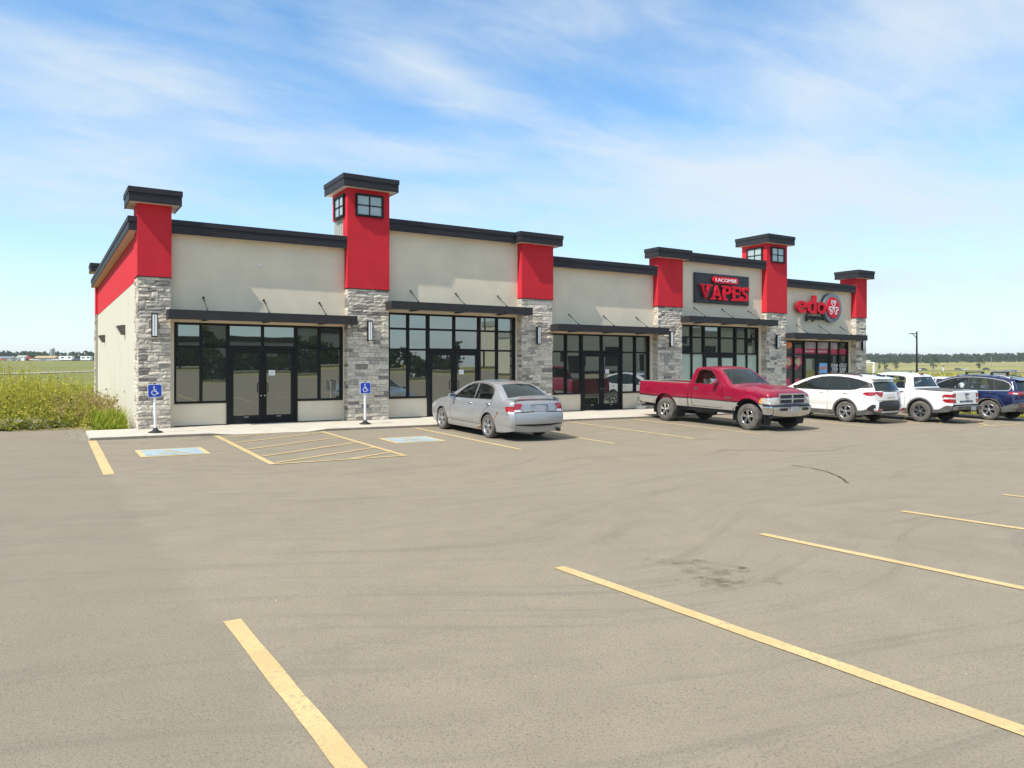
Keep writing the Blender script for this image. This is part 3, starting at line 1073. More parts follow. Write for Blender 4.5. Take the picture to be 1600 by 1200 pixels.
def build_building():
    B = empty('retail_building', (0, 0, 0))
    tag(B, 'long single storey beige retail building with red towers and grey stone pillars', 'building')
    # shell behind the shop fronts
    mb = MB()
    mb.box(0.06, 31.86, 0.52, DEPTH - 0.02, -0.3, 5.0)
    mb.build('rear_shell', 'stucco_plain', B)
    # side walls: sunlit stucco coloured darker than the shaded front, red band above
    for x0, x1 in ((0.05, 0.35), (31.57, 31.87)):
        mb = MB()
        mb.box(x0 - (0.003 if x0 < 1 else 0), x1 + (0.003 if x0 > 1 else 0), 0.60, DEPTH - 0.5, -0.3, 3.945)
        mb.build('side_wall', 'stucco_plain', B)
        mb = MB()
        mb.box(x0 - 0.012, x1 + 0.012, 0.60, DEPTH - 0.5, 3.945, 5.22)
        mb.build('side_wall_band', 'stucco_red', B)
    # front walls of the bays
    for i, (xa, xb) in enumerate(BAYS):
        top = 5.90 if HIGH[i] else 5.22
        wt = 3.345 if HIGH[i] else 2.842
        mb = MB()
        mb.box(xa - 0.02, xb + 0.02, YW, 0.60, wt, top)
        o = mb.build('front_wall', 'stucco_shade_lifted', B)
        # small fixture on the stucco
        mid = DOORC[i]
        if i in (0, 2):
            k = MB()
            k.lathe([(0.001, -0.05), (0.035, -0.045), (0.045, 0.0)], 'y', 14, (mid - 0.12 if i == 0 else mid + 0.37, YW, 4.52 if i == 0 else 4.43))
            k.build('conduit_stub', 'white_paint', o)
        for s, jx in ((0, xa), (1, xb)):
            mb = MB()
            a, b = (jx - 0.01, mid - 2.36) if s == 0 else (min(mid + 2.38, jx - 0.02), jx + 0.01)
            mb.box(a, b, YW + 0.03, 0.55, 0.0, wt - 0.001)
            mb.build('window_jamb', 'stucco_shade_lifted', B)
        # coping
        x0, x1 = (xa + 0.003, xb - 0.003)
        zb, zt = (5.86, 6.235) if HIGH[i] else (5.18, 5.55)
        if i == 1:
            x0 = xa + 0.003
            x1 = xb - 0.24
        if i == 3:
            x0 = xa + 0.24
        cap_box('coping', B, x0, x1, 0.02, 0.75, zb, zt)
    # parapet backs of the high bays and the perimeter coping
    for i in (1, 3):
        mb = MB()
        mb.box(BAYS[i][0], BAYS[i][1], 0.60, 0.73, 5.0, 5.88)
        mb.build('parapet', 'siding_grey', B)
    cap_box('side_coping', B, -0.20, 0.42, 0.05, DEPTH - 0.55, 5.18, 5.55, joints=False)
    cap_box('side_coping', B, 31.5, 32.12, 0.55, DEPTH - 0.55, 5.18, 5.55, joints=False)
    cap_box('rear_coping', B, 0.9, 31.0, DEPTH - 0.5, DEPTH + 0.2, 5.18, 5.55)
    # pillars
    for i, (x0, x1) in enumerate(PIL):
        end = i in (0, 5)
        yb = 0.87 if end else 0.50
        tower = i in (1, 4)
        core = MB()
        core.box(x0 + 0.04, x1 - 0.04, 0.045, yb, 0.0, 3.985)
        c = core.build('stone_pillar', 'mortar', B)
        stone_face(c, (x0 + 0.02, 0.046, 0), 'x', x1 - x0 - 0.04, 0.0, 3.985, 40 + i, i < 3)
        lw = yb - 0.04 if i == 0 else 0.44
        stone_face(c, (x0 + 0.041, 0.02 + lw, 0), 'y', lw, 0.0, 3.985, 60 + i, i == 0)
        if i == 5:
            stone_face(c, (x1 - 0.041, 0.04, 0), 'Y', 0.8, 0.0, 3.985, 75, False)
        # red stucco above, with a dark drip edge
        mb = MB()
        if tower:
            mb.box(x0, x1, 0.0, 0.39, 4.0, 7.02)
            mb.box(x0 + 0.001, x1 - 0.001, 0.39, 1.36, 6.20, 7.019)
        else:
            mb.box(x0, x1, 0.0, yb + (0.0 if end else 0.0), 4.0, 5.90)
        mb.build('red_pillar_top', 'stucco_red', B)
        mb = MB()
        mb.box(x0 - 0.012, x1 + 0.012, -0.012, min(yb, 0.265), 3.986, 3.999)
        mb.build('drip_edge', 'frame_black', B)
        if tower:
            mb = MB()
            mb.box(x0 + 0.05, x1 - 0.05, 0.40, 1.33, 5.0, 6.199)
            so = mb.build('tower_siding', 'siding_grey', B)
            for q in range(5):
                rb = MB()
                yy = 0.46 + q * 0.2
                rb.box(x0 + 0.038, x0 + 0.0495, yy, yy + 0.03, 5.0, 6.195)
                rb.build('siding_rib', 'siding_grey', so)
            cap_box('tower_cap', B, x0 - 0.20, x1 + 0.20, -0.255, 1.56, 7.0, 7.375, joints=False)
            window_grid(B, 'tower_window', x0 + 0.245, x0 + 1.13, 6.19, 6.87, 0.0, 2, 2, 'tower_pane')
            window_grid(B, 'tower_window', 0.20, 1.06, 6.19, 6.87, x0, 2, 2, 'tower_pane', 'y')
        else:
            if end:
                cap_box('pillar_cap', B, x0 - 0.22, x1 + 0.22, -0.255, 1.02, 5.88, 6.26)
            else:
                cap_box('pillar_cap', B, x0 - 0.22, x1 + 0.24, -0.255, 0.52, 5.88, 6.25)
    # rear corner pillar
    mb = MB()
    mb.box(-0.02, 0.8, DEPTH - 0.87, DEPTH, -0.3, 3.985)
    c = mb.build('stone_pillar', 'mortar', B)
    stone_face(c, (0.021 - 0.045, DEPTH - 0.02, 0), 'y', 0.82, 0.0, 3.985, 91, False)
    mb = MB()
    mb.box(-0.03, 0.82, DEPTH - 0.87, DEPTH, 4.0, 5.90)
    mb.build('red_pillar_top', 'stucco_red', B)
    cap_box('pillar_cap', B, -0.25, 1.04, DEPTH - 1.09, DEPTH + 0.22, 5.88, 6.26)
    # canopies on rods
    for i, (xa, xb) in enumerate(BAYS):
        zt, zb = (3.635, 3.385) if HIGH[i] else (3.125, 2.875)
        x0, x1 = xa - 0.135, xb + 0.13
        mb = MB()
        mb.box(x0, x1, -0.50, -0.44, zb, zt)                       # front fascia
        mb.box(x0, x0 + 0.06, -0.439, -0.02, zb, zt)
        mb.box(x1 - 0.06, x1, -0.439, -0.02, zb, zt)
        mb.box(xa + 0.002, xb - 0.002, -0.439, YW - 0.002, zt - 0.05, zt - 0.03)   # deck
        for rx in (DOORC[i] - 1.62, DOORC[i], DOORC[i] + 1.62):
            mb.box(rx - 0.05, rx + 0.05, -0.439, YW - 0.003, zb + 0.005, zt - 0.051)
        c = mb.build('canopy', 'canopy_charcoal', B)
        seg = [xa + 0.01, DOORC[i] - 1.68, DOORC[i] - 1.56, DOORC[i] - 0.06, DOORC[i] + 0.06, DOORC[i] + 1.56, DOORC[i] + 1.68, xb - 0.01]
        for a, b in zip(seg[0::2], seg[1::2]):
            s = MB()
            s.box(a, b, -0.436, YW - 0.063, zb + 0.045, zb + 0.06)
            s.build('soffit_panel', 'soffit_white', c)
        for rx in (DOORC[i] - 1.62, DOORC[i], DOORC[i] + 1.62):
            s = MB()
            s.tube([(rx, YW, zt + 0.40), (rx, -0.40, zt - 0.02)], 0.010, 8)
            s.lathe([(0.001, -0.02), (0.030, -0.018), (0.032, 0.0)], 'y', 12, (rx, YW, zt + 0.405))
            s.tube([(rx, 0.19, zt + 0.352), (rx, 0.10, zt + 0.295)], 0.018, 8)
            s.tube([(rx, -0.30, zt + 0.043), (rx, -0.40, zt - 0.02)], 0.020, 8)
            s.build('support_rod', 'frame_black', c)
    # shop fronts
    for i, (xa, xb) in enumerate(BAYS):
        c = DOORC[i]
        zt = 3.343 if HIGH[i] else 2.840
        xs = [c - 2.36, c - 1.66, c - 0.955, c, c + 0.955, c + 1.655, min(c + 2.38, xb - 0.02)]
        rows = [(0.64, 2.18), (2.18, 2.84), (2.84, zt)] if HIGH[i] else [(0.64, 2.18), (2.18, zt)]
        F = MB()
        m = 0.032
        y0, y1 = 0.345, 0.46
        for j, x in enumerate(xs):
            zb = 0.62 if j in (0, 1, 5, 6) else (2.18 if j == 3 else 0.0)
            hw = m if j not in (2, 4) else 0.042
            if j == 0:
                F.box(x, x + 2 * m, y0, y1, zb, zt)
            elif j == 6:
                F.box(x - 2 * m, x, y0, y1, zb, zt)
            else:
                F.box(x - hw, x + hw, y0, y1, zb, zt)
        levels = sorted({0.62, 2.18, zt} | ({2.84} if HIGH[i] else set()))
        ins = [(xs[0] + 2 * m, xs[1] - m), (xs[1] + m, xs[2] - 0.042), (xs[2] + 0.042, xs[3] - m), (xs[3] + m, xs[4] - 0.042), (xs[4] + 0.042, xs[5] - m), (xs[5] + m, xs[6] - 2 * m)]
        for z in levels:
            for q, (a, b) in enumerate(ins):
                if z < 0.7 and q in (2, 3):
                    continue
                h = 0.03
                zz0, zz1 = (z, z + 2 * h) if z < 0.7 else ((z - 2 * h, z) if z == zt else (z - h, z + h))
                if z == 2.18 and q in (2, 3):
                    zz0, zz1 = 2.14, 2.23
                F.box(a, b, y0 + 0.006, y1 - 0.006, zz0, zz1)
        fr = F.build('storefront_frame', 'frame_black', B)
        for (z0, z1) in rows:
            for q, (a, b) in enumerate(ins):
                if z1 <= 2.2 and q in (2, 3):
                    continue
                g = MB()
                g.box(a - 0.01, b + 0.01, -0.004, 0.004, z0 + 0.02 - (z0 + z1) / 2, z1 - 0.02 - (z0 + z1) / 2)
                papered = i == 3 and z1 <= 2.2
                o = g.build('pane', 'paper_green' if papered else 'store_glass', fr)
                cx = (a + b) / 2
                for v in o.data.vertices:
                    v.co.x -= cx
                o.location = (cx, YG, (z0 + z1) / 2)
                o.rotation_euler = (R(random.uniform(-.5, .5)), 0, R(random.uniform(-.45, .45)))
        # low walls under the windows
        for a, b in ((xs[0] - 0.06, xs[2] - 0.043), (xs[4] + 0.043, xs[6] + 0.06)):
            mb = MB()
            mb.box(a, b, 0.385, 0.50, 0.025, 0.615)
            mb.build('low_wall', 'stucco_shade_lifted', B)
            mb = MB()
            mb.box(a, b, 0.392, 0.50, 0.0, 0.024)
            mb.build('wall_flashing', 'frame_black', B)
        # double doors
        for sgn in (-1, 1):
            a, b = (c - 0.908, c - 0.006) if sgn < 0 else (c + 0.006, c + 0.908)
            D = MB()
            st = 0.10
            D.box(a, a + st, 0.37, 0.425, 0.012, 2.125)
            D.box(b - st, b, 0.37, 0.425, 0.012, 2.125)
            D.box(a + st, b - st, 0.372, 0.423, 0.012, 0.245)
            D.box(a + st, b - st, 0.372, 0.423, 2.005, 2.125)
            d = D.build('door', 'frame_black', B)
            g = MB()
            g.box(a + st - 0.01, b - st + 0.01, 0.395, 0.402, 0.235, 2.015)
            g.build('pane', 'paper_green' if i == 3 else 'store_glass', d)
            hx = c + sgn * 0.075
            h = MB()
            h.tube([(hx, 0.37, 1.18), (hx, 0.315, 1.18), (hx + sgn * 0.05, 0.30, 1.13), (hx + sgn * 0.05, 0.30, 0.92), (hx, 0.315, 0.87), (hx, 0.37, 0.87)], 0.014, 8)
            h.build('handle', 'frame_black', d)
            k = MB()
            k.lathe([(0.001, -0.012), (0.018, -0.010), (0.02, 0.0)], 'y', 12, (c + sgn * 0.05, 0.37, 0.80))
            k.build('lock', 'chrome', d)
            k = MB()
            k.box((a + b) / 2 - 0.06, (a + b) / 2 + 0.06, 0.3695, 0.3718, 0.19, 0.215)
            k.build('maker_plate', 'plate_grey', d)
        th = MB()
        th.box(c - 0.91, c + 0.91, 0.33, 0.45, 0.001, 0.011)
        th.build('threshold', 'steel_grey', B)
    return B


BUILDING = build_building()


# ------------------------------------------------------------------ lamps, signs and posters on the building
def wall_lamp(x, label):
    L = empty('wall_lamp', (x, 0.0, 2.72))
    tag(L, label, 'wall lamp', 'upright lamps on the stone pillars')
    mb = MB()
    mb.box(-0.055, 0.055, -0.035, 0.01, -0.14, 0.14)
    mb.build('backplate', 'lamp_bronze', L)
    mb = MB()
    mb.box(-0.075, 0.075, -0.125, -0.035, 0.285, 0.31)
    mb.box(-0.075, 0.075, -0.125, -0.035, -0.31, -0.285)
    mb.box(-0.075, -0.055, -0.12, -0.035, -0.284, 0.284)
    mb.box(0.055, 0.075, -0.12, -0.035, -0.284, 0.284)
    mb.box(-0.006, 0.006, -0.12, -0.035, -0.284, 0.284)
    mb.box(-0.054, 0.054, -0.05, -0.036, -0.284, 0.284)
    mb.build('housing', 'frame_black', L)
    for s in (-1, 1):
        g = MB()
        a, b = (-0.054, -0.0065) if s < 0 else (0.0065, 0.054)
        g.box(a, b, -0.119, -0.0505, -0.283, 0.283)
        g.build('lens', 'lamp_lens', L)
    return L


for x, lb in [(0.40, 'upright lamp on the corner stone pillar behind the first blue sign'), (6.35, 'upright lamp on the pillar under the tall tower above a blue sign'),
              (12.56, 'upright lamp on the stone pillar behind the silver sedan'), (18.86, 'upright lamp on the pillar beside the dark vape shop windows, partly behind a canopy end'),
              (25.22, 'upright lamp on the pillar between the two shop signs'), (31.50, 'upright lamp on the far end pillar beyond the restaurant windows')]:
    wall_lamp(x, lb)


def wall_pack(y, label):
    L = empty('flood_lamp', (0.0, y, 2.75))
    tag(L, label, 'wall lamp', 'flood lamps on the side wall')
    mb = MB()
    mb.prism([(0.05, 0.15), (-0.02, 0.15), (-0.19, 0.12), (-0.19, 0.08), (-0.06, -0.15), (0.05, -0.15)], -0.12, 0.12)
    mb.build('housing', 'lamp_bronze', L, bevel=0.012)
    mb = MB()
    mb.hexa([(-0.182, -0.10, 0.065), (-0.182, 0.10, 0.065), (-0.080, 0.10, -0.120), (-0.080, -0.10, -0.120),
             (-0.192, -0.10, 0.060), (-0.192, 0.10, 0.060), (-0.090, 0.10, -0.125), (-0.090, -0.10, -0.125)])
    mb.build('lens', 'lamp_lens', L)


wall_pack(3.9, 'bronze flood lamp on the cream side wall, the one nearer the stone corner pillar')
wall_pack(12.3, 'bronze flood lamp on the cream side wall, the one farther back')


def vape_sign():
    S = empty('shop_sign', (20.41, YW, 4.25))
    tag(S, 'dark rectangular shop sign with raised red letters above the pale papered windows', 'sign')
    mb = MB()
    mb.box(0, 3.24, -0.10, -0.002, 0, 1.23)
    mb.build('board', 'sign_charcoal', S, bevel=0.008)
    # red lozenge
    mb = MB()
    n = 14
    cx0, cx1, cz, r = 0.95 + 0.13, 2.42 - 0.13, 0.975, 0.135
    poly = [(cx0 + r * math.cos(a), cz + r * math.sin(a)) for a in [R(90) + R(180) * i / n for i in range(n + 1)]] + \
           [(cx1 + r * math.cos(a), cz + r * math.sin(a)) for a in [R(-90) + R(180) * i / n for i in range(n + 1)]]
    mb.prism(poly, -0.235, -0.15)
    lz = mb.build('lozenge', 'sign_red', S)
    for px in (1.2, 2.2):
        st = MB()
        st.tube([(px, -0.16, cz), (px, -0.09, cz)], 0.02, 8)
        st.build('stud', 'frame_black', S)
    text_obj('lettering', 'LACOMBE', 0.2, 0.006, 'sign_white', lz, (1.06, -0.243, 0.90), width=1.26, height=0.145, bold=0.0)
    # the big word: heavy slab letters built up from the plain face plus serifs
    xs = 0.20
    widths = [0.66, 0.66, 0.58, 0.56, 0.50]
    for ch, w in zip('VAPES', widths):
        o = text_obj('letter', ch, 0.7, 0.035, 'sign_red', S, (xs, -0.20, 0.155), width=w - 0.085, height=0.60, bold=0.012)
        sf = MB()
        t = 0.07
        zz0, zz1 = 0.155, 0.755
        if ch == 'V':
            sf.box(xs - 0.05, xs + 0.24, -0.237, -0.164, zz1 - t, zz1 + 0.004)
            sf.box(xs + 0.40, xs + 0.66, -0.237, -0.164, zz1 - t, zz1 + 0.004)
        if ch == 'A':
            sf.box(xs - 0.05, xs + 0.22, -0.237, -0.164, zz0 - 0.004, zz0 + t)
            sf.box(xs + 0.38, xs + 0.65, -0.237, -0.164, zz0 - 0.004, zz0 + t)
        if ch == 'P':
            sf.box(xs - 0.07, xs + 0.27, -0.237, -0.164, zz0 - 0.004, zz0 + t)
            sf.box(xs - 0.07, xs + 0.15, -0.237, -0.164, zz1 - t, zz1 + 0.004)
        if ch == 'E':
            sf.box(xs - 0.07, xs + 0.15, -0.237, -0.164, zz0 - 0.004, zz0 + t)
            sf.box(xs - 0.07, xs + 0.15, -0.237, -0.164, zz1 - t, zz1 + 0.004)
            sf.box(xs + 0.40, xs + 0.51, -0.237, -0.164, zz0, zz0 + 0.19)
            sf.box(xs + 0.40, xs + 0.50, -0.237, -0.164, zz1 - 0.19, zz1)
        if ch == 'S':
            sf.box(xs + 0.36, xs + 0.45, -0.237, -0.164, zz1 - 0.20, zz1)
            sf.box(xs - 0.02, xs + 0.07, -0.237, -0.164, zz0, zz0 + 0.20)
        sf.build('serif', 'sign_red', o).matrix_parent_inverse = Matrix.Translation((-xs, 0.20, -0.155))
        st = MB()
        st.tube([(xs + w * 0.4, -0.15, 0.45), (xs + w * 0.4, -0.09, 0.45)], 0.02, 8)
        st.build('stud', 'frame_black', S)
        xs += w
    return S


vape_sign()


def ring_prism(mb, cx, cz, r0, r1, y0, y1, n=48):
    vs = []
    for y in (y0, y1):
        for r in (r0, r1):
            for i in range(n):
                a = 2 * math.pi * i / n
                vs.append((cx + r * math.cos(a), y, cz + r * math.sin(a)))
    fs = []
    for i in range(n):
        j = (i + 1) % n
        fs += [(i, j, n + j, n + i), (2 * n + i, 3 * n + i, 3 * n + j, 2 * n + j), (n + i, n + j, 3 * n + j, 3 * n + i), (i, 2 * n + i, 2 * n + j, j)]
    mb.add(vs, fs)


def edo_sign():
    S = empty('restaurant_sign', (26.66, YW, 4.06))
    tag(S, 'red rounded letters beside a grey ringed red disc with white curls on the stucco', 'sign')
    xs = 0.0
    for ch, w, h in (('e', 0.67, 0.56), ('d', 0.67, 0.84), ('o', 0.66, 0.56)):
        o = text_obj('letter', ch, 0.8, 0.07, 'sign_red', S, (xs, -0.20, 0.0), width=w, height=h, bold=0.016)
        o.data.materials.append(MATS['sign_red_dark'])
        for p in o.data.polygons:
            if abs(p.normal.y) < 0.5:
                p.material_index = 1
        st = MB()
        st.tube([(xs + w * 0.5, -0.12, 0.06), (xs + w * 0.5, 0.0, 0.06)], 0.02, 8)
        st.build('stud', 'frame_black', S)
        xs += w + 0.045
    text_obj('lettering', 'japan', 0.4, 0.05, 'ring_edge', S, (0.72, -0.16, -0.36), width=1.36, height=0.34, bold=0.004)
    st = MB()
    st.tube([(1.3, -0.12, -0.12), (1.3, 0.0, -0.12)], 0.02, 8)
    st.build('stud', 'frame_black', S)
    cx, cz = 2.64, 0.33
    mb = MB()
    ring_prism(mb, cx, cz, 0.50, 0.67, -0.22, -0.06)
    rg = mb.build('ring', 'sign_grey', S)
    mb = MB()
    ring_prism(mb, cx, cz, 0.495, 0.675, -0.06, 0.0)
    mb.build('ring_back', 'ring_edge', S)
    mb = MB()
    mb.prism([(cx + 0.485 * math.cos(2 * math.pi * i / 48), cz + 0.485 * math.sin(2 * math.pi * i / 48)) for i in range(48)], -0.26, -0.02)
    dk = mb.build('disc', 'sign_red', S)
    # white three-armed curl emblem
    em = MB()
    for rot in (0, 120, 240):
        ca, sa = math.cos(R(rot)), math.sin(R(rot))

        def tr(p):
            return (cx + p[0] * ca - p[1] * sa, cz + p[0] * sa + p[1] * ca)
        for s in (-1, 1):
            pts = [(0.0, 0.0 + 0.02), (s * 0.055, 0.09), (s * 0.13, 0.17), (s * 0.175, 0.25)]
            pts += [(s * 0.105 + s * 0.075 * math.cos(a), 0.26 + 0.075 * math.sin(a)) for a in [R(0) + R(215) * i / 8 for i in range(9)]]
            for q, poly in enumerate(thick_polyline(pts, 0.05)):
                em.add([(tr(p)[0], -0.266 - 0.0004 * q - (0.0002 if s > 0 else 0) - rot * 0.00003, tr(p)[1]) for p in poly], [(0, 1, 2, 3)])
            e = (s * 0.045, 0.235)
            c0 = tr(e)
            em.add([(c0[0] + 0.038 * math.cos(R(36) * i), -0.2745 - rot * 0.00003 - (0.0002 if s > 0 else 0), c0[1] + 0.038 * math.sin(R(36) * i)) for i in range(10)], [tuple(range(10))])
    em.build('curl_emblem', 'sign_white', dk)
    return S


edo_sign()


def accessible_sign(x, y, lean, label):
    z = walk_z(x, y)
    S = empty('parking_sign', (x, y, z), (R(lean[0]), R(lean[1]), 0))
    tag(S, label, 'sign', 'blue accessible parking signs on the sidewalk')
    mb = MB()
    mb.smooth = True
    mb.lathe([(0.17, 0.0), (0.168, 0.02), (0.10, 0.045), (0.06, 0.075), (0.048, 0.12), (0.046, 0.121)], 'z', 24, cap=True)
    mb.build('base', 'rubber_black', S)
    mb = MB()
    mb.tube([(0, 0, 0.10), (0, 0, 1.20)], 0.033, 14)
    mb.build('post', 'white_paint', S)
    mb = MB()
    mb.lathe([(0.036, 1.20), (0.036, 1.225), (0.02, 1.235)], 'z', 14, cap=True)
    mb.build('post_cap', 'rubber_black', S)

    def rrect(w, h, r, cz):
        out = []
        for (sx, sz, a0) in ((1, 1, 0), (-1, 1, 90), (-1, -1, 180), (1, -1, 270)):
            for q in range(5):
                a = R(a0 + 90 * q / 4)
                out.append((sx * (w / 2 - r) + r * math.cos(a), cz + sz * (h / 2 - r) + r * math.sin(a)))
        return out
    cz = 1.045
    mb = MB()
    mb.prism(rrect(0.325, 0.325, 0.035, cz), -0.040, -0.034)
    p = mb.build('sign_plate', 'sign_white', S)
    mb = MB()
    mb.prism(rrect(0.300, 0.300, 0.028, cz), -0.0425, -0.0405)
    mb.build('blue_panel', 'sign_blue', p)
    mb = MB()
    for q, poly in enumerate(wheelchair_polys()):
        mb.add([(px * 0.30, -0.0435 - 0.0001 * q, cz + pz * 0.30) for px, pz in poly], [tuple(range(len(poly)))])
    mb.build('wheelchair_symbol', 'sign_white', p)
    return S


accessible_sign(0.30, -1.12, (0.5, -1.2), 'blue wheelchair sign on a white post before the corner stone pillar')
accessible_sign(5.83, -1.03, (0, -0.3), 'blue wheelchair sign on a white post before the pillar of the tall tower')


def flat(name, mats, x0, x1, z0, z1, y, label, cat='poster', group=None, th=0.002):
    mb = MB()
    mb.box(x0, x1, y - th, y, z0, z1)
    o = mb.build(name, mats, None)
    tag(o, label, cat, group)
    return o


def posters():
    yp = YG - 0.02
    yd = 0.390
    for i, (x, lb) in enumerate([(3.54, 'small white notice on the doors of the vacant corner shop'), (9.75, 'small white notice on the doors behind the silver sedan'),
                                 (16.0, 'small white notice on the double doors next to the red pickup')]):
        n = flat('paper_notice', 'sign_white', x - 0.09, x + 0.09, 1.38, 1.53, yd, lb, 'notice')
        for q in range(3):
            b = MB()
            b.box(x - 0.06, x + (0.055 if q < 2 else -0.01), yd - 0.0032, yd - 0.0022, 1.475 - q * 0.03, 1.482 - q * 0.03)
            b.build('print_line', 'sign_charcoal', n)
    c = DOORC[4]
    xs = [c - 2.36, c - 1.66, c - 0.955, c, c + 0.955, c + 1.655, min(c + 2.38, BAYS[4][1] - 0.02)]
    bands = [(xs[1] + .05, xs[2] - .06, '', 'blank red window strip left of the lettered strips'), (xs[2] + .06, xs[3] - .05, 'MADE FRESH', 'red window strip with short white words over the left restaurant door'),
             (xs[3] + .05, xs[4] - .06, 'DELICIOUS', 'red window strip with white words over the right restaurant door'), (xs[4] + .06, xs[5] - .05, '', 'blank red window strip just right of the restaurant doors'),
             (xs[5] + .05, xs[6] - .08, '', 'blank red window strip at the far end of the restaurant windows')]
    for a, b, t, lb in bands:
        o = flat('window_strip', 'poster_red', a, b, 2.215, 2.47, yp, lb, 'window strip', 'red strips across the restaurant transom')
        if t:
            text_obj('lettering', t, 0.1, 0.0006, 'sign_white', o, (a + 0.08, yp - 0.004, 2.31), width=(b - a) - 0.2, height=0.075, bold=0.001)
    for q, (a, b) in enumerate([(xs[2] + .06, xs[3] - .05), (xs[3] + .05, xs[4] - .06), (xs[4] + .06, xs[5] - .05)]):
        flat('window_film', ['poster_haze'], a, b, 2.475, 2.79, yp, ['hazy warm film in the pane above the left restaurant door', 'hazy mauve film in the pane above the right restaurant door', 'hazy mauve film in the pane right of the restaurant doors'][q], 'window film')
    # food pictures at the near end
    for a, b, lb in [(xs[0] + .07, xs[1] - .05, 'tall food picture in the narrow end pane by the stone pillar'), (xs[1] + .05, xs[2] - .06, 'red food picture with a cream bowl in the pane left of the restaurant doors')]:
        o = flat('food_poster', 'poster_dark', a, b, 0.72, 2.12 if 'red' in lb else 2.15, yp, lb, 'poster')
        w = b - a
        f = MB()
        f.prism([(a + .02, 0.74), (b - .15 * w, 0.74), (b - .45 * w, 1.12), (a + .02, 1.02)], yp - 0.005, yp - 0.003)
        f.build('printed_shape', 'poster_red', o)
        f = MB()
        f.prism([(a + .03 * w, 1.42), (b - .03 * w, 1.78), (b - .12 * w, 2.05), (a + .35 * w, 2.09)], yp - 0.005, yp - 0.003)
        f.build('printed_shape', 'poster_red', o)
        f = MB()
        f.prism([(a + w * (.45 + .33 * math.cos(R(20 * i))), 1.86 + .17 * math.sin(R(20 * i))) for i in range(18)], yp - 0.0075, yp - 0.0055)
        f.build('printed_bowl', 'poster_food', o)
    o = flat('food_poster', 'poster_dark', xs[0] + .07, xs[1] - .05, 2.22, 2.79, yp, 'orange food picture in the top end pane by the stone pillar', 'poster')
    f = MB()
    a, b = xs[0] + .07, xs[1] - .05
    f.prism([(a + (b - a) * (.5 + .42 * math.cos(R(20 * i))), 2.60 + .15 * math.sin(R(20 * i))) for i in range(18)], yp - 0.005, yp - 0.003)
    f.build('printed_bowl', 'poster_orange', o)
    # blue poster on the door
    o = flat('promotion_poster', 'poster_blue', 28.78, 29.40, 1.05, 1.80, 0.390, 'light blue poster with an orange dish on the right restaurant door', 'poster')
    f = MB()
    f.prism([(29.09 + 0.24 * math.cos(R(20 * i)), 1.57 + 0.07 * math.sin(R(20 * i))) for i in range(18)], 0.384, 0.3865)
    f.build('printed_dish', 'poster_orange', o)
    # white vinyl words
    for q, (t, z) in enumerate([('FAMOUS', 1.615), ('TERIYAKI', 1.425), ('SAUCE', 1.235)]):
        o = text_obj('vinyl_lettering', t, 0.2, 0.0006, 'sign_white', None, (29.72, YG - 0.024, z), width=[1.22, 1.22, 1.0][q], height=0.165, bold=0.001)
        tag(o, ['white vinyl word FAMOUS on the glass right of the restaurant doors', 'white vinyl word TERIYAKI on the glass below the word FAMOUS', 'white vinyl word SAUCE on the glass, lowest of three words'][q], 'lettering', 'white words on the restaurant glass')
    # trunk-shaped box lying on the walk below the third shop
    mb = MB()
    mb.box(-0.22, 0.22, -0.10, 0.10, 0.0, 0.13)
    o = mb.build('paper_litter', 'soffit_white', None, (17.45, 0.18, 0.0), bevel=0.03)
    tag(o, 'crumpled pale paper bag lying at the foot of the wall behind the red pickup', 'litter')


posters()


# ------------------------------------------------------------------ vehicles
def catmull(ctrl, sub=6):
    """smooth open curve through control points; returns samples and the control-index of each sample"""
    P = [np.array(p, float) for p in ctrl]
    n = len(P)
    out, idx = [], []
    for i in range(n - 1):
        p0, p1, p2, p3 = P[max(i - 1, 0)], P[i], P[i + 1], P[min(i + 2, n - 1)]
        # centripetal-like damping: limit tangents by the shorter neighbour
        d = np.linalg.norm(p2 - p1)
        m1 = (p2 - p0) * 0.5
        m2 = (p3 - p1) * 0.5
        for m in (m1, m2):
            L = np.linalg.norm(m)
            if L > d * 1.0:
                m *= d / L
        for q in range(sub):
            t = q / sub
            h00, h10, h01, h11 = 2 * t**3 - 3 * t**2 + 1, t**3 - 2 * t**2 + t, -2 * t**3 + 3 * t**2, t**3 - t**2
            out.append(h00 * p1 + h10 * m1 + h01 * p2 + h11 * m2)
            idx.append(i + t)
    out.append(P[-1])
    idx.append(n - 1.0)
    return np.array(out), np.array(idx)


def smooth_table(pts, blur=0.06):
    xs = np.array([p[0] for p in pts])
    ys = np.array([p[1] for p in pts])
    o = np.argsort(xs)
    xs, ys = xs[o], ys[o]
    X = np.linspace(xs[0] - 0.3, xs[-1] + 0.3, 500)
    Y = np.interp(X, xs, ys)
    st = X[1] - X[0]
    k = np.arange(-int(3 * blur / st) - 1, int(3 * blur / st) + 2) * st
    w = np.exp(-0.5 * (k / blur) ** 2)
    w /= w.sum()
    Yp = np.pad(Y, len(k) // 2, mode='edge')
    return X, np.convolve(Yp, w, 'valid')


def in_poly(pts, poly):
    x, y = pts[:, 0], pts[:, 1]
    inside = np.zeros(len(pts), bool)
    n = len(poly)
    for i in range(n):
        x1, y1 = poly[i]
        x2, y2 = poly[(i + 1) % n]
        c = ((y1 > y) != (y2 > y)) & (x < (x2 - x1) * (y - y1) / (y2 - y1 + 1e-12) + x1)
        inside ^= c
    return inside


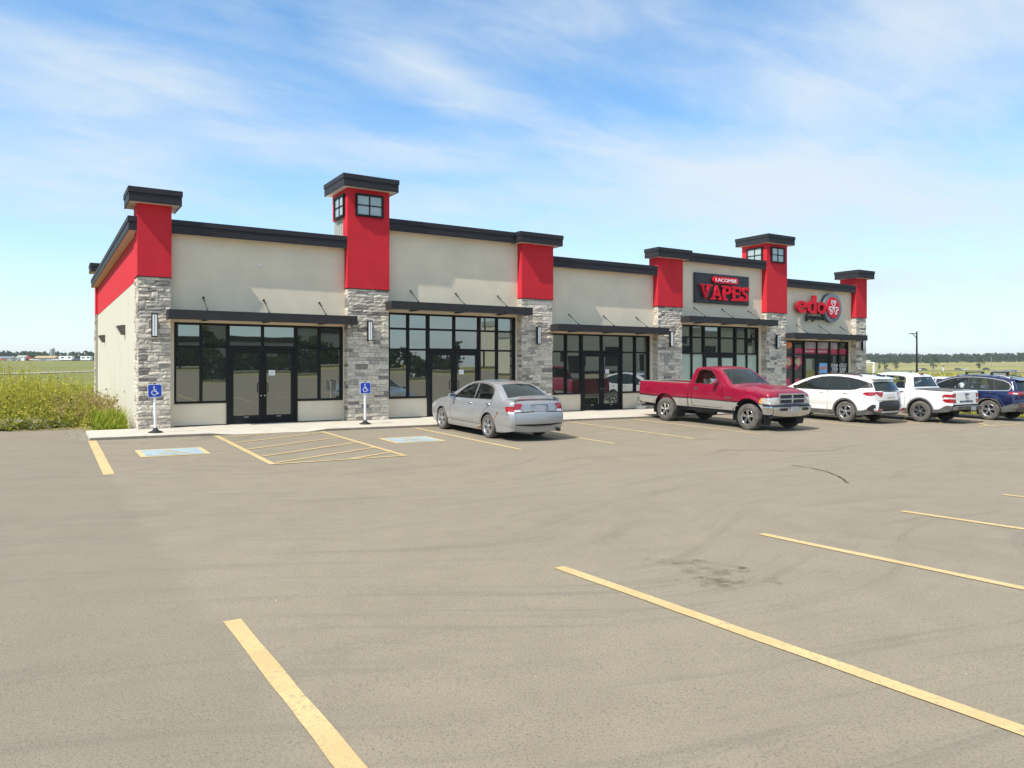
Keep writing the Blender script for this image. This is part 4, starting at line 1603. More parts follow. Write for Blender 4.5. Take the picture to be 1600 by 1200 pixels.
def offset_poly(poly, d):
    """polygon grown by d (shrunk when negative), mitred"""
    n = len(poly)
    area = sum(poly[i][0] * poly[(i + 1) % n][1] - poly[(i + 1) % n][0] * poly[i][1] for i in range(n))
    sg = 1 if area > 0 else -1
    out = []
    for i in range(n):
        a, b, c = Vector(poly[i - 1]), Vector(poly[i]), Vector(poly[(i + 1) % n])
        e1, e2 = (b - a).normalized(), (c - b).normalized()
        n1, n2 = Vector((e1.y, -e1.x)) * sg, Vector((e2.y, -e2.x)) * sg
        m = n1 + n2
        if m.length < 1e-4:
            m = n1
        m.normalize()
        k = d / max(0.35, m.dot(n1))
        out.append((b.x + m.x * k, b.y + m.y * k))
    return out


def circle_poly(c, r, n=28, a0=0, a1=360):
    return [(c[0] + r * math.cos(R(a0 + (a1 - a0) * i / n)), c[1] + r * math.sin(R(a0 + (a1 - a0) * i / n))) for i in range(n if a1 - a0 == 360 else n + 1)]


class Shell:
    """gathers triangles of named skins from several patches; builds one mesh per skin"""
    def __init__(s):
        s.d = {}

    def patch(s, f, outline, regions, default, spacing, extra=None, flip=False, offs=None):
        offs = offs or {}
        V, E = [], []

        def loop(poly):
            o = len(V)
            V.extend([Vector((float(p[0]), float(p[1]))) for p in poly])
            E.extend([(o + i, o + (i + 1) % len(poly)) for i in range(len(poly))])
        loop(outline)
        for _, poly in regions:
            loop(poly)
        arr = np.array(outline, float)
        mn, mx = arr.min(0), arr.max(0)
        gx = np.arange(mn[0] + spacing[0] / 2, mx[0], spacing[0])
        gy = np.arange(mn[1] + spacing[1] / 2, mx[1], spacing[1])
        G = np.array([(x + (0.5 * spacing[0] if j % 2 else 0), y) for j, y in enumerate(gy) for x in gx])
        if extra is not None and len(extra):
            G = np.vstack([G, extra])
        G = G[in_poly(G, outline)]
        V.extend([Vector((float(p[0]), float(p[1]))) for p in G])
        vo, _, fo = delaunay_2d_cdt(V, E, [], 0, 1e-4)[:3]
        P = np.array([(v.x, v.y) for v in vo])
        F = np.array([q for q in fo if len(q) == 3], int)
        C = P[F].mean(1)
        ok = in_poly(C, outline)
        F, C = F[ok], C[ok]
        lab = np.array([default] * len(F), dtype=object)
        done = np.zeros(len(F), bool)
        for nm, poly in regions:
            ins = in_poly(C, poly) & ~done
            lab[ins] = nm
            done |= ins
        h = 1e-3
        pos = f(P)
        du = f(P + np.array([h, 0])) - f(P - np.array([h, 0]))
        dv = f(P + np.array([0, h])) - f(P - np.array([0, h]))
        N = np.cross(du, dv)
        N /= np.linalg.norm(N, axis=1)[:, None] + 1e-12
        if flip:
            N = -N
        for nm in set(x for x in lab if x is not None):
            Fs = F[lab == nm]
            used, inv = np.unique(Fs, return_inverse=True)
            Fl = inv.reshape(-1, 3)
            p = pos[used] + N[used] * offs.get(nm.split('#')[0], 0.0)
            # consistent winding with the normals
            a, b, c = p[Fl[:, 0]], p[Fl[:, 1]], p[Fl[:, 2]]
            fl = (np.cross(b - a, c - a) * N[used][Fl].mean(1)).sum(1) < 0
            Fl[fl] = Fl[fl][:, ::-1]
            e = s.d.setdefault(nm, [[], [], []])
            base = sum(len(q) for q in e[0])
            e[0].append(p)
            e[1].append(N[used])
            e[2].append(Fl + base)

    def build(s, nm, name, material, parent):
        if nm not in s.d:
            return None
        p = np.vstack(s.d[nm][0])
        n = np.vstack(s.d[nm][1])
        F = np.vstack(s.d[nm][2])
        me = bpy.data.meshes.new(name)
        me.from_pydata(p.tolist(), [], F.tolist())
        me.materials.append(MATS[material])
        me.polygons.foreach_set('use_smooth', [True] * len(F))
        me.update()
        me.normals_split_custom_set_from_vertices([tuple(q) for q in n])
        o = bpy.data.objects.new(name, me)
        link(o, parent)
        return o


def make_wheel(name, car, x, y, r, w, rim, nsp, style, tyre='tyre_dusty', rim_mat='alloy', outward=1):
    """tyre, rim with spokes, dark drum; the axle lies along y, outward = +1 faces +y"""
    W = empty(name, (x, y, r), (0, 0, 0 if outward > 0 else math.pi), car)
    T = MB()
    T.smooth = True
    h = w / 2
    T.lathe([(rim * 0.97, -h * 0.85), (rim * 1.03, -h), (r * 0.90, -h * 1.02), (r * 0.975, -h * 0.86), (r, -h * 0.6), (r, h * 0.6), (r * 0.975, h * 0.86), (r * 0.90, h * 1.04), (rim * 1.12, h * 1.04), (rim * 1.02, h * 0.96), (rim * 0.98, h * 0.8)], 'y', 40)
    T.build('tyre', tyre, W)
    M = MB()
    M.smooth = True
    M.lathe([(rim * 1.01, h * 0.93), (rim * 0.985, h * 0.98), (rim * 0.93, h * 0.93), (rim * 0.90, h * 0.80), (rim * 0.86, -h * 0.2)], 'y', 40)
    M.lathe([(rim * 0.20, h * 0.55), (rim * 0.24, h * 0.80), (rim * 0.19, h * 0.86), (0.002, h * 0.87)], 'y', 20)
    M.smooth = False
    for i in range(nsp):
        a0 = 2 * math.pi * i / nsp + 0.3
        for off in ((0,) if style == 'single' else (-0.16, 0.16)):
            wi, wo = (rim * 0.105, rim * 0.15) if style == 'single' else (rim * 0.065, rim * 0.085)
            if style == 'fat':
                wi, wo = rim * 0.14, rim * 0.12
            a = a0
            b = a0 + (off if style != 'twist' else off + 0.10)
            ca, sa = math.cos(a), math.sin(a)
            cb, sb = math.cos(b), math.sin(b)
            p0 = Vector((ca * rim * 0.16, 0, sa * rim * 0.16))
            p1 = Vector((cb * rim * 0.93, 0, sb * rim * 0.93))
            n = Vector((-sb, 0, cb))
            vs = []
            for (p, hw, y0, y1) in ((p0, wi, h * 0.50, h * 0.80), (p1, wo, h * 0.62, h * 0.90)):
                vs.append([(p + n * hw + Vector((0, y0, 0))), (p - n * hw + Vector((0, y0, 0))), (p - n * hw * 0.8 + Vector((0, y1, 0))), (p + n * hw * 0.8 + Vector((0, y1, 0)))])
            M.hexa([*vs[0], *vs[1]])
    M.build('rim', rim_mat, W)
    D = MB()
    D.lathe([(0.002, -h * 0.1), (rim * 0.9, -h * 0.1)], 'y', 24)
    D.lathe([(0.002, h * 0.25), (rim * 0.55, h * 0.25), (rim * 0.55, -h * 0.1)], 'y', 24)
    D.build('brake_drum', 'interior_dark', W)
    return W


class Car:
    def __init__(s, spec):
        s.__dict__.update(spec)
        s.O, s.OI = catmull(s.outline)
        seg = np.linalg.norm(np.diff(s.O, axis=0), axis=1)
        s.S = np.concatenate([[0], np.cumsum(seg)])
        s.ztab = smooth_table(s.width_z, 0.05)
        s.ptab = smooth_table(s.plan_x, 0.10)
        ci = np.array([c[0] for c in s.crown], float)
        s.cr_s = np.interp(ci, s.OI, s.S)
        s.cr_v = np.array([c[1] for c in s.crown])
        er = s.edge_r if isinstance(s.edge_r, (list, tuple)) else [(0, s.edge_r)]
        s.er_s = np.interp([e[0] for e in er], s.OI, s.S)
        s.er_v = np.array([e[1] for e in er], float)
        s.cr_p = np.array([c[2] for c in s.crown])

    def s_of(s, i):
        return float(np.interp(i, s.OI, s.S))

    def W0(s, x, z):
        return np.interp(z, *s.ztab) * np.interp(x, *s.ptab)

    def rad(s, S):
        return np.interp(S, s.er_s, s.er_v)

    def dist(s, P):
        A, B = s.O[:-1], s.O[1:]
        d = B - A
        L2 = (d ** 2).sum(1) + 1e-12
        out = np.full(len(P), 9.0)
        at = np.zeros(len(P))
        for i in range(0, len(P), 2000):
            q = P[i:i + 2000, None, :] - A[None]
            t = np.clip((q * d).sum(2) / L2, 0, 1)
            dd = ((q - t[..., None] * d) ** 2).sum(2)
            j = dd.argmin(1)
            out[i:i + 2000] = np.sqrt(dd[np.arange(len(j)), j])
            at[i:i + 2000] = s.S[j] + t[np.arange(len(j)), j] * (s.S[j + 1] - s.S[j])
        return out, s.rad(at)

    def side(s, P):
        d, r = s.dist(P)
        d = np.clip(d / r, 0, 1)
        # keep rounding off the hidden bottom line
        drop = r * (1 - np.sqrt(np.clip(1 - (0.945 * (1 - d)) ** 2, 0, 1)))
        y = s.W0(P[:, 0], P[:, 1]) - drop
        if s.side_relief is not None:
            y = y + s.side_relief(P[:, 0], P[:, 1])
        return np.stack([P[:, 0], y, P[:, 1]], 1)

    def strip(s, P):
        """P = (arc length, t)"""
        S = np.clip(P[:, 0], s.S[0], s.S[-1])
        t = P[:, 1]
        x = np.interp(S, s.S, s.O[:, 0])
        z = np.interp(S, s.S, s.O[:, 1])
        e = 0.02
        tx = np.interp(S + e, s.S, s.O[:, 0]) - np.interp(S - e, s.S, s.O[:, 0])
        tz = np.interp(S + e, s.S, s.O[:, 1]) - np.interp(S - e, s.S, s.O[:, 1])
        L = np.sqrt(tx ** 2 + tz ** 2) + 1e-9
        nx, nz = tz / L, -tx / L
        c = np.interp(S, s.cr_s, s.cr_v)
        p = np.interp(S, s.cr_s, s.cr_p)
        b = c * (1 - np.abs(np.clip(t, -1, 1)) ** p)
        w = s.W0(x, z) - 0.673 * s.rad(S)
        sgn = s.nsign
        return np.stack([x + nx * b * sgn, w * t, z + nz * b * sgn], 1)

    def make(s, root):
        sh = Shell()
        top = [tuple(p) for p in s.O]
        outline = top + list(s.bottom)
        # normal direction: front to rear over the top, the outside is to the left of travel
        s.nsign = 1.0
        # inset samples for the rounded shoulder
        ex = []
        for i in range(1, len(s.O) - 1):
            t = s.O[i + 1] - s.O[i - 1]
            n = np.array([t[1], -t[0]]) * s.nsign
            n /= np.linalg.norm(n) + 1e-9
            for k in (0.06, 0.25, 0.55, 1.0):
                ex.append(s.O[i] - n * s.rad(s.S[i]) * k)
        ex = np.array(ex)
        for sg in (1, -1):
            reg = []
            for nm, poly in s.side_regions:
                if nm is not None and '#' in nm:
                    nm2 = nm + ('L' if sg > 0 else 'R')
                else:
                    nm2 = nm
                reg.append((nm2, poly))

            def f(P, sg=sg):
                q = s.side(P)
                q[:, 1] *= sg
                return q
            sh.patch(f, outline, reg, 'body', s.spacing, ex, flip=(sg > 0), offs=s.offs)
        S0, S1 = s.S[0], s.S[-1]
        n = 160
        so = [(S0 + (S1 - S0) * i / n, -1.0) for i in range(n + 1)] + [(S1, t) for t in np.linspace(-1, 1, 14)[1:-1]] + \
             [(S1 - (S1 - S0) * i / n, 1.0) for i in range(n + 1)] + [(S0, t) for t in np.linspace(1, -1, 14)[1:-1]]
        reg = [(nm, [(s.s_of(i), t) for i, t in poly]) for nm, poly in s.strip_regions]
        sh.patch(s.strip, so, reg, 'body', (0.07, 0.11), None, flip=True, offs=s.offs)
        return sh


def rect(i0, i1, t0, t1):
    return [(i0, t0), (i1, t0), (i1, t1), (i0, t1)]


def car_common(c, root, sh, paint, skin_mats, seats=((1.15, 0.36), (0.25, 0.36)), belt=0.93, floor=0.28, cab=(-0.5, 2.1), tall=0.55, seat_m='seat_grey', headrest=True, bulk=None):
    """turn skins into named parts and add what every car has"""
    parts = {}
    order = sorted(sh.d.keys(), key=lambda n: (not n.startswith('body'), not n.startswith('door'), n))
    for nm in order:
        base = nm.split('#')[0]
        pn = skin_mats[base][1] if base in skin_mats else base
        parent = root
        if '#' in nm:
            key = nm.split('#')[1]
            if base in ('side_window', 'clear_window', 'window_trim', 'door_lower') and ('door#' + key) in parts:
                parent = parts['door#' + key]
        parts[nm] = sh.build(nm, pn, skin_mats[base][0] if base in skin_mats else paint, parent)
    # wheel housings, floor, cabin
    for (ax, r) in ((0.0, c.tyre_r), (c.wheelbase, c.tyre_r)):
        for sg in (1, -1):
            m = MB()
            m.smooth = True
            rr = r + c.arch_gap + 0.012
            n = 20
            vs = []
            for j in range(n + 1):
                a = R(-25 + 230 * j / n)
                w = float(c.W0(np.array([ax]), np.array([0.6]))[0])
                for yy in (w - 0.035, w - 0.38):
                    vs.append((ax + rr * math.cos(a), sg * yy, c.tyre_r + rr * math.sin(a)))
            m.add(vs, [(2 * j, 2 * j + 1, 2 * j + 3, 2 * j + 2) for j in range(n)])
            m.smooth = False
            m.add([(ax + rr * math.cos(R(-25 + 230 * j / n)), sg * (w - 0.37), c.tyre_r + rr * math.sin(R(-25 + 230 * j / n))) for j in range(n + 1)], [tuple(range(n + 1))])
            m.build('wheel_housing', 'interior_dark', root, recalc=False)
    m = MB()
    xf, xr = c.bottom[-1][0] - 0.12, c.bottom[0][0] + 0.12
    wx = c.tyre_r + 0.12
    hw = c.half_w - 0.12
    m.box(wx, c.wheelbase - wx, -hw, hw, floor - 0.06, floor + 0.05)
    m.box(xr, -wx, -hw, hw, floor + 0.02, floor + 0.12)
    m.box(c.wheelbase + wx, xf, -hw, hw, floor, floor + 0.10)
    m.box(-wx, wx, -hw + 0.3, hw - 0.3, floor + 0.02, floor + 0.2)
    m.box(c.wheelbase - wx, c.wheelbase + wx, -hw + 0.3, hw - 0.3, floor, floor + 0.2)
    for ax in (0.0, c.wheelbase):
        m.tube([(ax, -hw + 0.05, c.tyre_r), (ax, hw - 0.05, c.tyre_r)], 0.045, 8)
    m.build('underbody', 'interior_dark', root)
    m = MB()
    a, b = cab
    m.box(a, b, -hw + 0.08, hw - 0.08, belt - 0.42, belt - 0.38)
    m.box(b, b + 0.04, -hw + 0.1, hw - 0.1, belt - 0.42, belt + 0.02)
    m.box(a - 0.04, a, -hw + 0.1, hw - 0.1, belt - 0.42, belt - 0.02)
    m.build('cabin_floor', 'seat_grey', root)
    m = MB()
    m.box(b - 0.40, b - 0.002, -hw + 0.1, hw - 0.1, belt - 0.15, belt + 0.03)
    m.build('dashboard', 'interior_dark', root, bevel=0.03)
    for sx, sy in seats:
        for sg in (1, -1):
            m = MB()
            z0 = belt - 0.37
            m.hexa([(sx + 0.10, sg * sy - .23, z0), (sx + 0.10, sg * sy + .23, z0), (sx - 0.02, sg * sy + .23, z0), (sx - 0.02, sg * sy - .23, z0),
                    (sx - 0.10, sg * sy - .20, z0 + tall), (sx - 0.10, sg * sy + .20, z0 + tall), (sx - 0.19, sg * sy + .20, z0 + tall), (sx - 0.19, sg * sy - .20, z0 + tall)])
            if headrest:
                m.box(sx - 0.23, sx - 0.13, sg * sy - .12, sg * sy + .12, z0 + tall + 0.03, z0 + tall + 0.20)
            m.box(sx, sx + 0.5, sg * sy - .23, sg * sy + .23, z0 - 0.02, z0 + 0.10)
            m.build('seat', seat_m, root, bevel=0.035)
    m = MB()
    m.smooth = True
    cx, cz, sy = b - 0.52, belt + 0.02, seats[0][1]
    pts = [(cx - 0.10 * math.sin(a), sy + 0.185 * math.cos(a), cz + 0.16 * math.sin(a)) for a in [2 * math.pi * i / 20 for i in range(21)]]
    m.tube(pts, 0.016, 8, caps=False)
    m.tube([(cx, sy - 0.17, cz), (cx, sy + 0.17, cz)], 0.02, 6)
    m.tube([(cx, sy, cz), (cx + 0.3, sy, cz - 0.10)], 0.03, 8)
    m.build('steering_wheel', 'black_plastic', root)
    return parts


def place_car(root, x, y, heading, wheelbase):
    """rear axle centre at x, y; heading +1 faces the shops (+y), -1 faces away. Follows the fall of the lot."""
    z0 = lot_z(x, y)
    z1 = lot_z(x, y + heading * wheelbase)
    pitch = math.atan2(z1 - z0, wheelbase)
    yaw = R(90) if heading > 0 else R(-90)
    m = Matrix.Translation((x, y, z0 + 0.004)) @ Matrix.Rotation(yaw, 4, 'Z') @ Matrix.Rotation(-pitch, 4, 'Y')
    root.matrix_world = m
    root.location, root.rotation_euler = m.to_translation(), m.to_euler()


def plate(root, x, z, y=0.0, w=0.31, h=0.16, tilt=0.0, name='number_plate', m='plate_grey'):
    p = MB()
    p.box(-0.006, 0.006, -w / 2, w / 2, -h / 2, h / 2)
    o = p.build(name, m, root, bevel=0.003)
    o.location = (x, y, z)
    o.rotation_euler = (0, tilt, 0)
    return o


def door_handle(parent, x, z, y, sg, m, L=0.17):
    h = MB()
    h.tube([(x - L / 2, sg * y, z), (x - L / 2 + 0.02, sg * (y + 0.035), z + 0.004), (x + L / 2 - 0.02, sg * (y + 0.035), z + 0.004), (x + L / 2, sg * y, z)], 0.014, 8)
    return h.build('handle', m, parent)


def mirror(root, x, y, z, sg, m, size=(0.10, 0.20, 0.14), arm=True):
    mb = MB()
    a, b, c = size
    mb.hexa([(x - a * .35, sg * y, z - c / 2), (x + a * .7, sg * y, z - c / 2 + .02), (x + a * .5, sg * (y + b), z - c / 2 + .02), (x - a * .35, sg * (y + b), z - c / 2),
             (x - a * .35, sg * y, z + c / 2), (x + a * .7, sg * y, z + c / 2 - .03), (x + a * .45, sg * (y + b), z + c / 2 - .03), (x - a * .35, sg * (y + b), z + c / 2)])
    o = mb.build('mirror', m, root, bevel=0.022)
    g = MB()
    g.box(x - a * .35 - 0.004, x - a * .35 - 0.001, min(sg * (y + .02), sg * (y + b - .02)), max(sg * (y + .02), sg * (y + b - .02)), z - c / 2 + .02, z + c / 2 - .02)
    g.build('mirror_glass', 'chrome', o)
    if arm:
        g = MB()
        g.tube([(x, sg * (y - 0.10), z - c * .5), (x, sg * (y + 0.05), z - c * .3)], 0.025, 8)
        g.build('mirror_arm', 'black_plastic', o)
    return o


# ------------------------------------------------------------------ the silver sedan (and the white one far right)
def sedan(paint, x, y, heading, label, group=None, rusty=True):
    root = empty('parked_sedan', (0, 0, 0))
    tag(root, label, 'car', group)
    tr = 0.305
    fw = [(1.86, .965), (1.62, 1.13), (1.36, 1.275), (1.10, 1.345), (.88, 1.362), (.815, .985)]
    rw = [(.745, .99), (.79, 1.365), (.45, 1.355), (.15, 1.31), (-.03, 1.235), (-.10, 1.12), (-.09, 1.005)]
    fd = [(2.02, .34), (2.06, .62), (2.0, .90), (1.88, .985), (1.62, 1.165), (1.34, 1.32), (1.05, 1.385), (.84, 1.395), (.78, .98), (.775, .335)]
    rd = [(.765, .335), (.77, .98), (.83, 1.395), (.45, 1.39), (.12, 1.345), (-.06, 1.26), (-.145, 1.12), (-.15, .92), (.02, .80), (.20, .70), (.34, .55), (.42, .335)]
    arch_r = tr + 0.055
    A0 = circle_poly((0, tr), arch_r)
    A1 = circle_poly((2.6, tr), arch_r)
    tail = [(-.80, .845), (-.90, .86), (-1.2, .875), (-1.2, .70), (-.98, .685), (-.86, .74)]
    tail_w = [(-.93, .735), (-1.2, .735), (-1.2, .68), (-.98, .68)]
    spec = dict(
        outline=[(3.40, .20), (3.46, .35), (3.47, .52), (3.42, .66), (3.25, .765), (2.80, .885), (2.28, .975), (1.85, 1.18), (1.42, 1.36), (1.05, 1.42), (.60, 1.425), (.10, 1.385), (-.35, 1.205), (-.66, 1.035), (-.80, 1.01), (-1.00, .985), (-1.055, .92), (-1.075, .74), (-1.11, .64), (-1.12, .45), (-1.06, .26)],
        bottom=[(-.75, .21), (-.45, .19), (0.45, .185), (2.1, .185), (2.9, .19)],
        width_z=[(0.15, .775), (.25, .815), (.40, .838), (.60, .850), (.75, .846), (.92, .815), (.99, .785), (1.15, .705), (1.30, .625), (1.42, .555)],
        plan_x=[(-1.12, .945), (-1.0, .955), (-.7, .98), (-.2, 1.0), (2.2, 1.0), (2.8, .98), (3.2, .94), (3.42, .88), (3.5, .85)],
        crown=[(0, .13, 2.2), (3, .12, 2.2), (5, .045, 2.2), (6, .05, 2), (8, .05, 2), (10, .035, 2.2), (11, .045, 2), (13, .07, 2), (14.5, .03, 2.4), (16, .065, 2.0), (18, .11, 2.0), (20, .11, 2.0)],
        edge_r=[(0, .15), (2.5, .14), (4, .075), (6, .065), (12, .065), (14, .08), (15.5, .11), (17, .14), (20, .14)], side_relief=lambda X, Z: -0.010 * np.exp(-((Z - .80) / .035) ** 2) - 0.012 * np.exp(-((Z - .33) / .05) ** 2),
        spacing=(.065, .055), wheelbase=2.6, tyre_r=tr, arch_gap=.055, half_w=.85, roof_i=9.5,
        offs={'side_window': -.004, 'windscreen': -.003, 'rear_window': -.003, 'seam': -.008, 'plate_recess': -.018, 'tail_lamp': .004, 'reverse_lamp': .004, 'grille': -.02},
        side_regions=[(None, A0), (None, A1), ('side_window#front', fw), ('side_window#rear', rw), ('window_trim#front', offset_poly(fw, .016)), ('window_trim#rear', offset_poly(rw, .016)),
                      ('reverse_lamp#', tail_w), ('tail_lamp#', tail), ('headlamp#', [(3.42, .63), (3.30, .70), (3.0, .76), (2.98, .70), (3.2, .60), (3.5, .56)]),
                      ('door#front', offset_poly(fd, -.004)), ('door#rear', offset_poly(rd, -.004)), ('seam', offset_poly(fd, .006)), ('seam', offset_poly(rd, .006)),
                      ('seam', [(-.99, .66), (-.86, .675), (-.86, .665), (-.99, .65)])]
        + ([('rust', circle_poly((-.40, .585), .035, 7)), ('rust', circle_poly((-.34, .50), .028, 7)), ('rust', [(.36, .30), (.62, .215), (.60, .19), (.34, .22)]), ('rust', circle_poly((-.47, .66), .045, 8)), ('rust', circle_poly((2.22, .34), .03, 6))] if rusty else []),
        strip_regions=[('windscreen', rect(6.15, 8.0, -.9, .9)), ('rear_window', [(11.25, -.80), (12.95, -.90), (12.95, .90), (11.25, .80)]),
                       ('plate_recess', rect(16.15, 16.95, -.36, .36)), ('tail_lamp#s', [(15.9, -1), (16.75, -1), (16.75, -.80), (16.2, -.70), (15.9, -.74)]), ('tail_lamp#t', [(15.9, 1), (16.75, 1), (16.75, .80), (16.2, .70), (15.9, .74)]),
                       ('reverse_lamp#s', [(16.75, -1), (17.15, -1), (17.15, -.74), (16.75, -.80)]), ('reverse_lamp#t', [(16.75, 1), (17.15, 1), (17.15, .74), (16.75, .80)]),
                       ('seam', rect(17.2, 17.35, -1, 1)), ('seam', [(14.1, -.93), (15.4, -.93), (17.2, -.64), (17.2, -.66), (15.4, -.95), (14.1, -.95)]), ('seam', [(14.1, .93), (15.4, .93), (17.2, .64), (17.2, .66), (15.4, .95), (14.1, .95)]),
                       ('grille', rect(2.0, 2.9, -.5, .5)), ('seam', rect(19.1, 19.2, -1, 1))])  # last seam: shadow under the bumper lip, drawn as a dark line
    # rust comes before body regions so that it is not hidden by doors
    spec['side_regions'] = [r for r in spec['side_regions'] if r[0] in (None,)] + [r for r in spec['side_regions'] if r[0] == 'rust'] + [r for r in spec['side_regions'] if r[0] not in (None, 'rust')]
    c = Car(spec)
    sh = c.make(root)
    mats = {'side_window': ('car_glass', 'window'), 'window_trim': ('black_plastic', 'window_trim'), 'windscreen': ('car_glass', 'windscreen'), 'rear_window': ('car_glass_dark', 'rear_window'),
            'seam': ('seam_dark', 'panel_gap'), 'tail_lamp': ('lamp_red', 'tail_lamp'), 'reverse_lamp': ('lamp_white', 'reversing_lamp'), 'headlamp': ('lamp_clear', 'headlamp'),
            'plate_recess': (paint, 'plate_recess'), 'grille': ('black_plastic', 'grille'), 'rust': ('rust', 'rust_patch')}
    parts = car_common(c, root, sh, paint, mats, seats=((1.05, .36), (0.12, .36)), belt=.96, floor=.24, cab=(-.55, 2.05), tall=.52)
    for ax in (0.0, 2.6):
        for sg in (1, -1):
            make_wheel('wheel', root, ax, sg * .735, tr, .20, .213, 5, 'double', 'tyre_dusty', 'alloy', sg)
    for sg, sd in ((1, 'L'), (-1, 'R')):
        door_handle(parts['door#front' + sd], .93, .855, .815, sg, 'chrome')
        door_handle(parts['door#rear' + sd], -.02, .875, .815, sg, 'chrome')
        mirror(root, 1.83, .80, 1.0, sg, paint)
    # boot spoiler on two feet
    m = MB()
    n = 14
    vs, fs = [], []
    for i in range(n + 1):
        t = -1 + 2 * i / n
        yy = .67 * t
        z = 1.075 + .035 * (1 - t * t) - (.055 * max(0, abs(t) - .8) / .2)
        xx = -.93 - .05 * (1 - t * t)
        for dx, dz in ((.085, -.008), (.03, .016), (-.085, .006), (-.09, -.010), (.02, -.016)):
            vs.append((xx + dx, yy, z + dz))
    for i in range(n):
        for k in range(5):
            fs.append((i * 5 + k, i * 5 + (k + 1) % 5, (i + 1) * 5 + (k + 1) % 5, (i + 1) * 5 + k))
    m.add(vs, fs)
    m.add(vs[:5], [(0, 1, 2, 3, 4)])
    m.add(vs[-5:], [(4, 3, 2, 1, 0)])
    for sg in (1, -1):
        m.hexa([(-.86, sg * .60, .985), (-.86, sg * .68, .985), (-1.0, sg * .68, .975), (-1.0, sg * .60, .975), (-.86, sg * .60, 1.05), (-.86, sg * .68, 1.05), (-1.01, sg * .68, 1.05), (-1.01, sg * .60, 1.05)])
    m.build('spoiler', paint, root)
    plate(root, -1.155, .80, tilt=.10)
    m = MB()
    m.prism([(0, .045), (.03, -.01), (-.03, -.01)], -.004, .004, plane='yz')
    for sg in (-1, 1):
        m.prism([(sg * .015 + q[0] * .8, q[1] * .8 - .022) for q in ((0, .04), (.03, -.01), (-.03, -.01))], -.0035, .0035, plane='yz')
    o = m.build('emblem', 'chrome', root)
    o.location = (-1.105, 0, .93)
    m = MB()
    m.smooth = True
    m.tube([(-1.18, -.58, .265), (-.9, -.58, .275)], .045, 14)
    m.smooth = False
    m.build('exhaust_pipe', 'black_plastic', root)
    m = MB()
    m.tube([(.08, 0, 1.40), (-.06, 0, 1.50)], [.008, .004], 6)
    m.build('aerial', 'black_plastic', root)
    place_car(root, x, y, heading, 2.6)
    return root


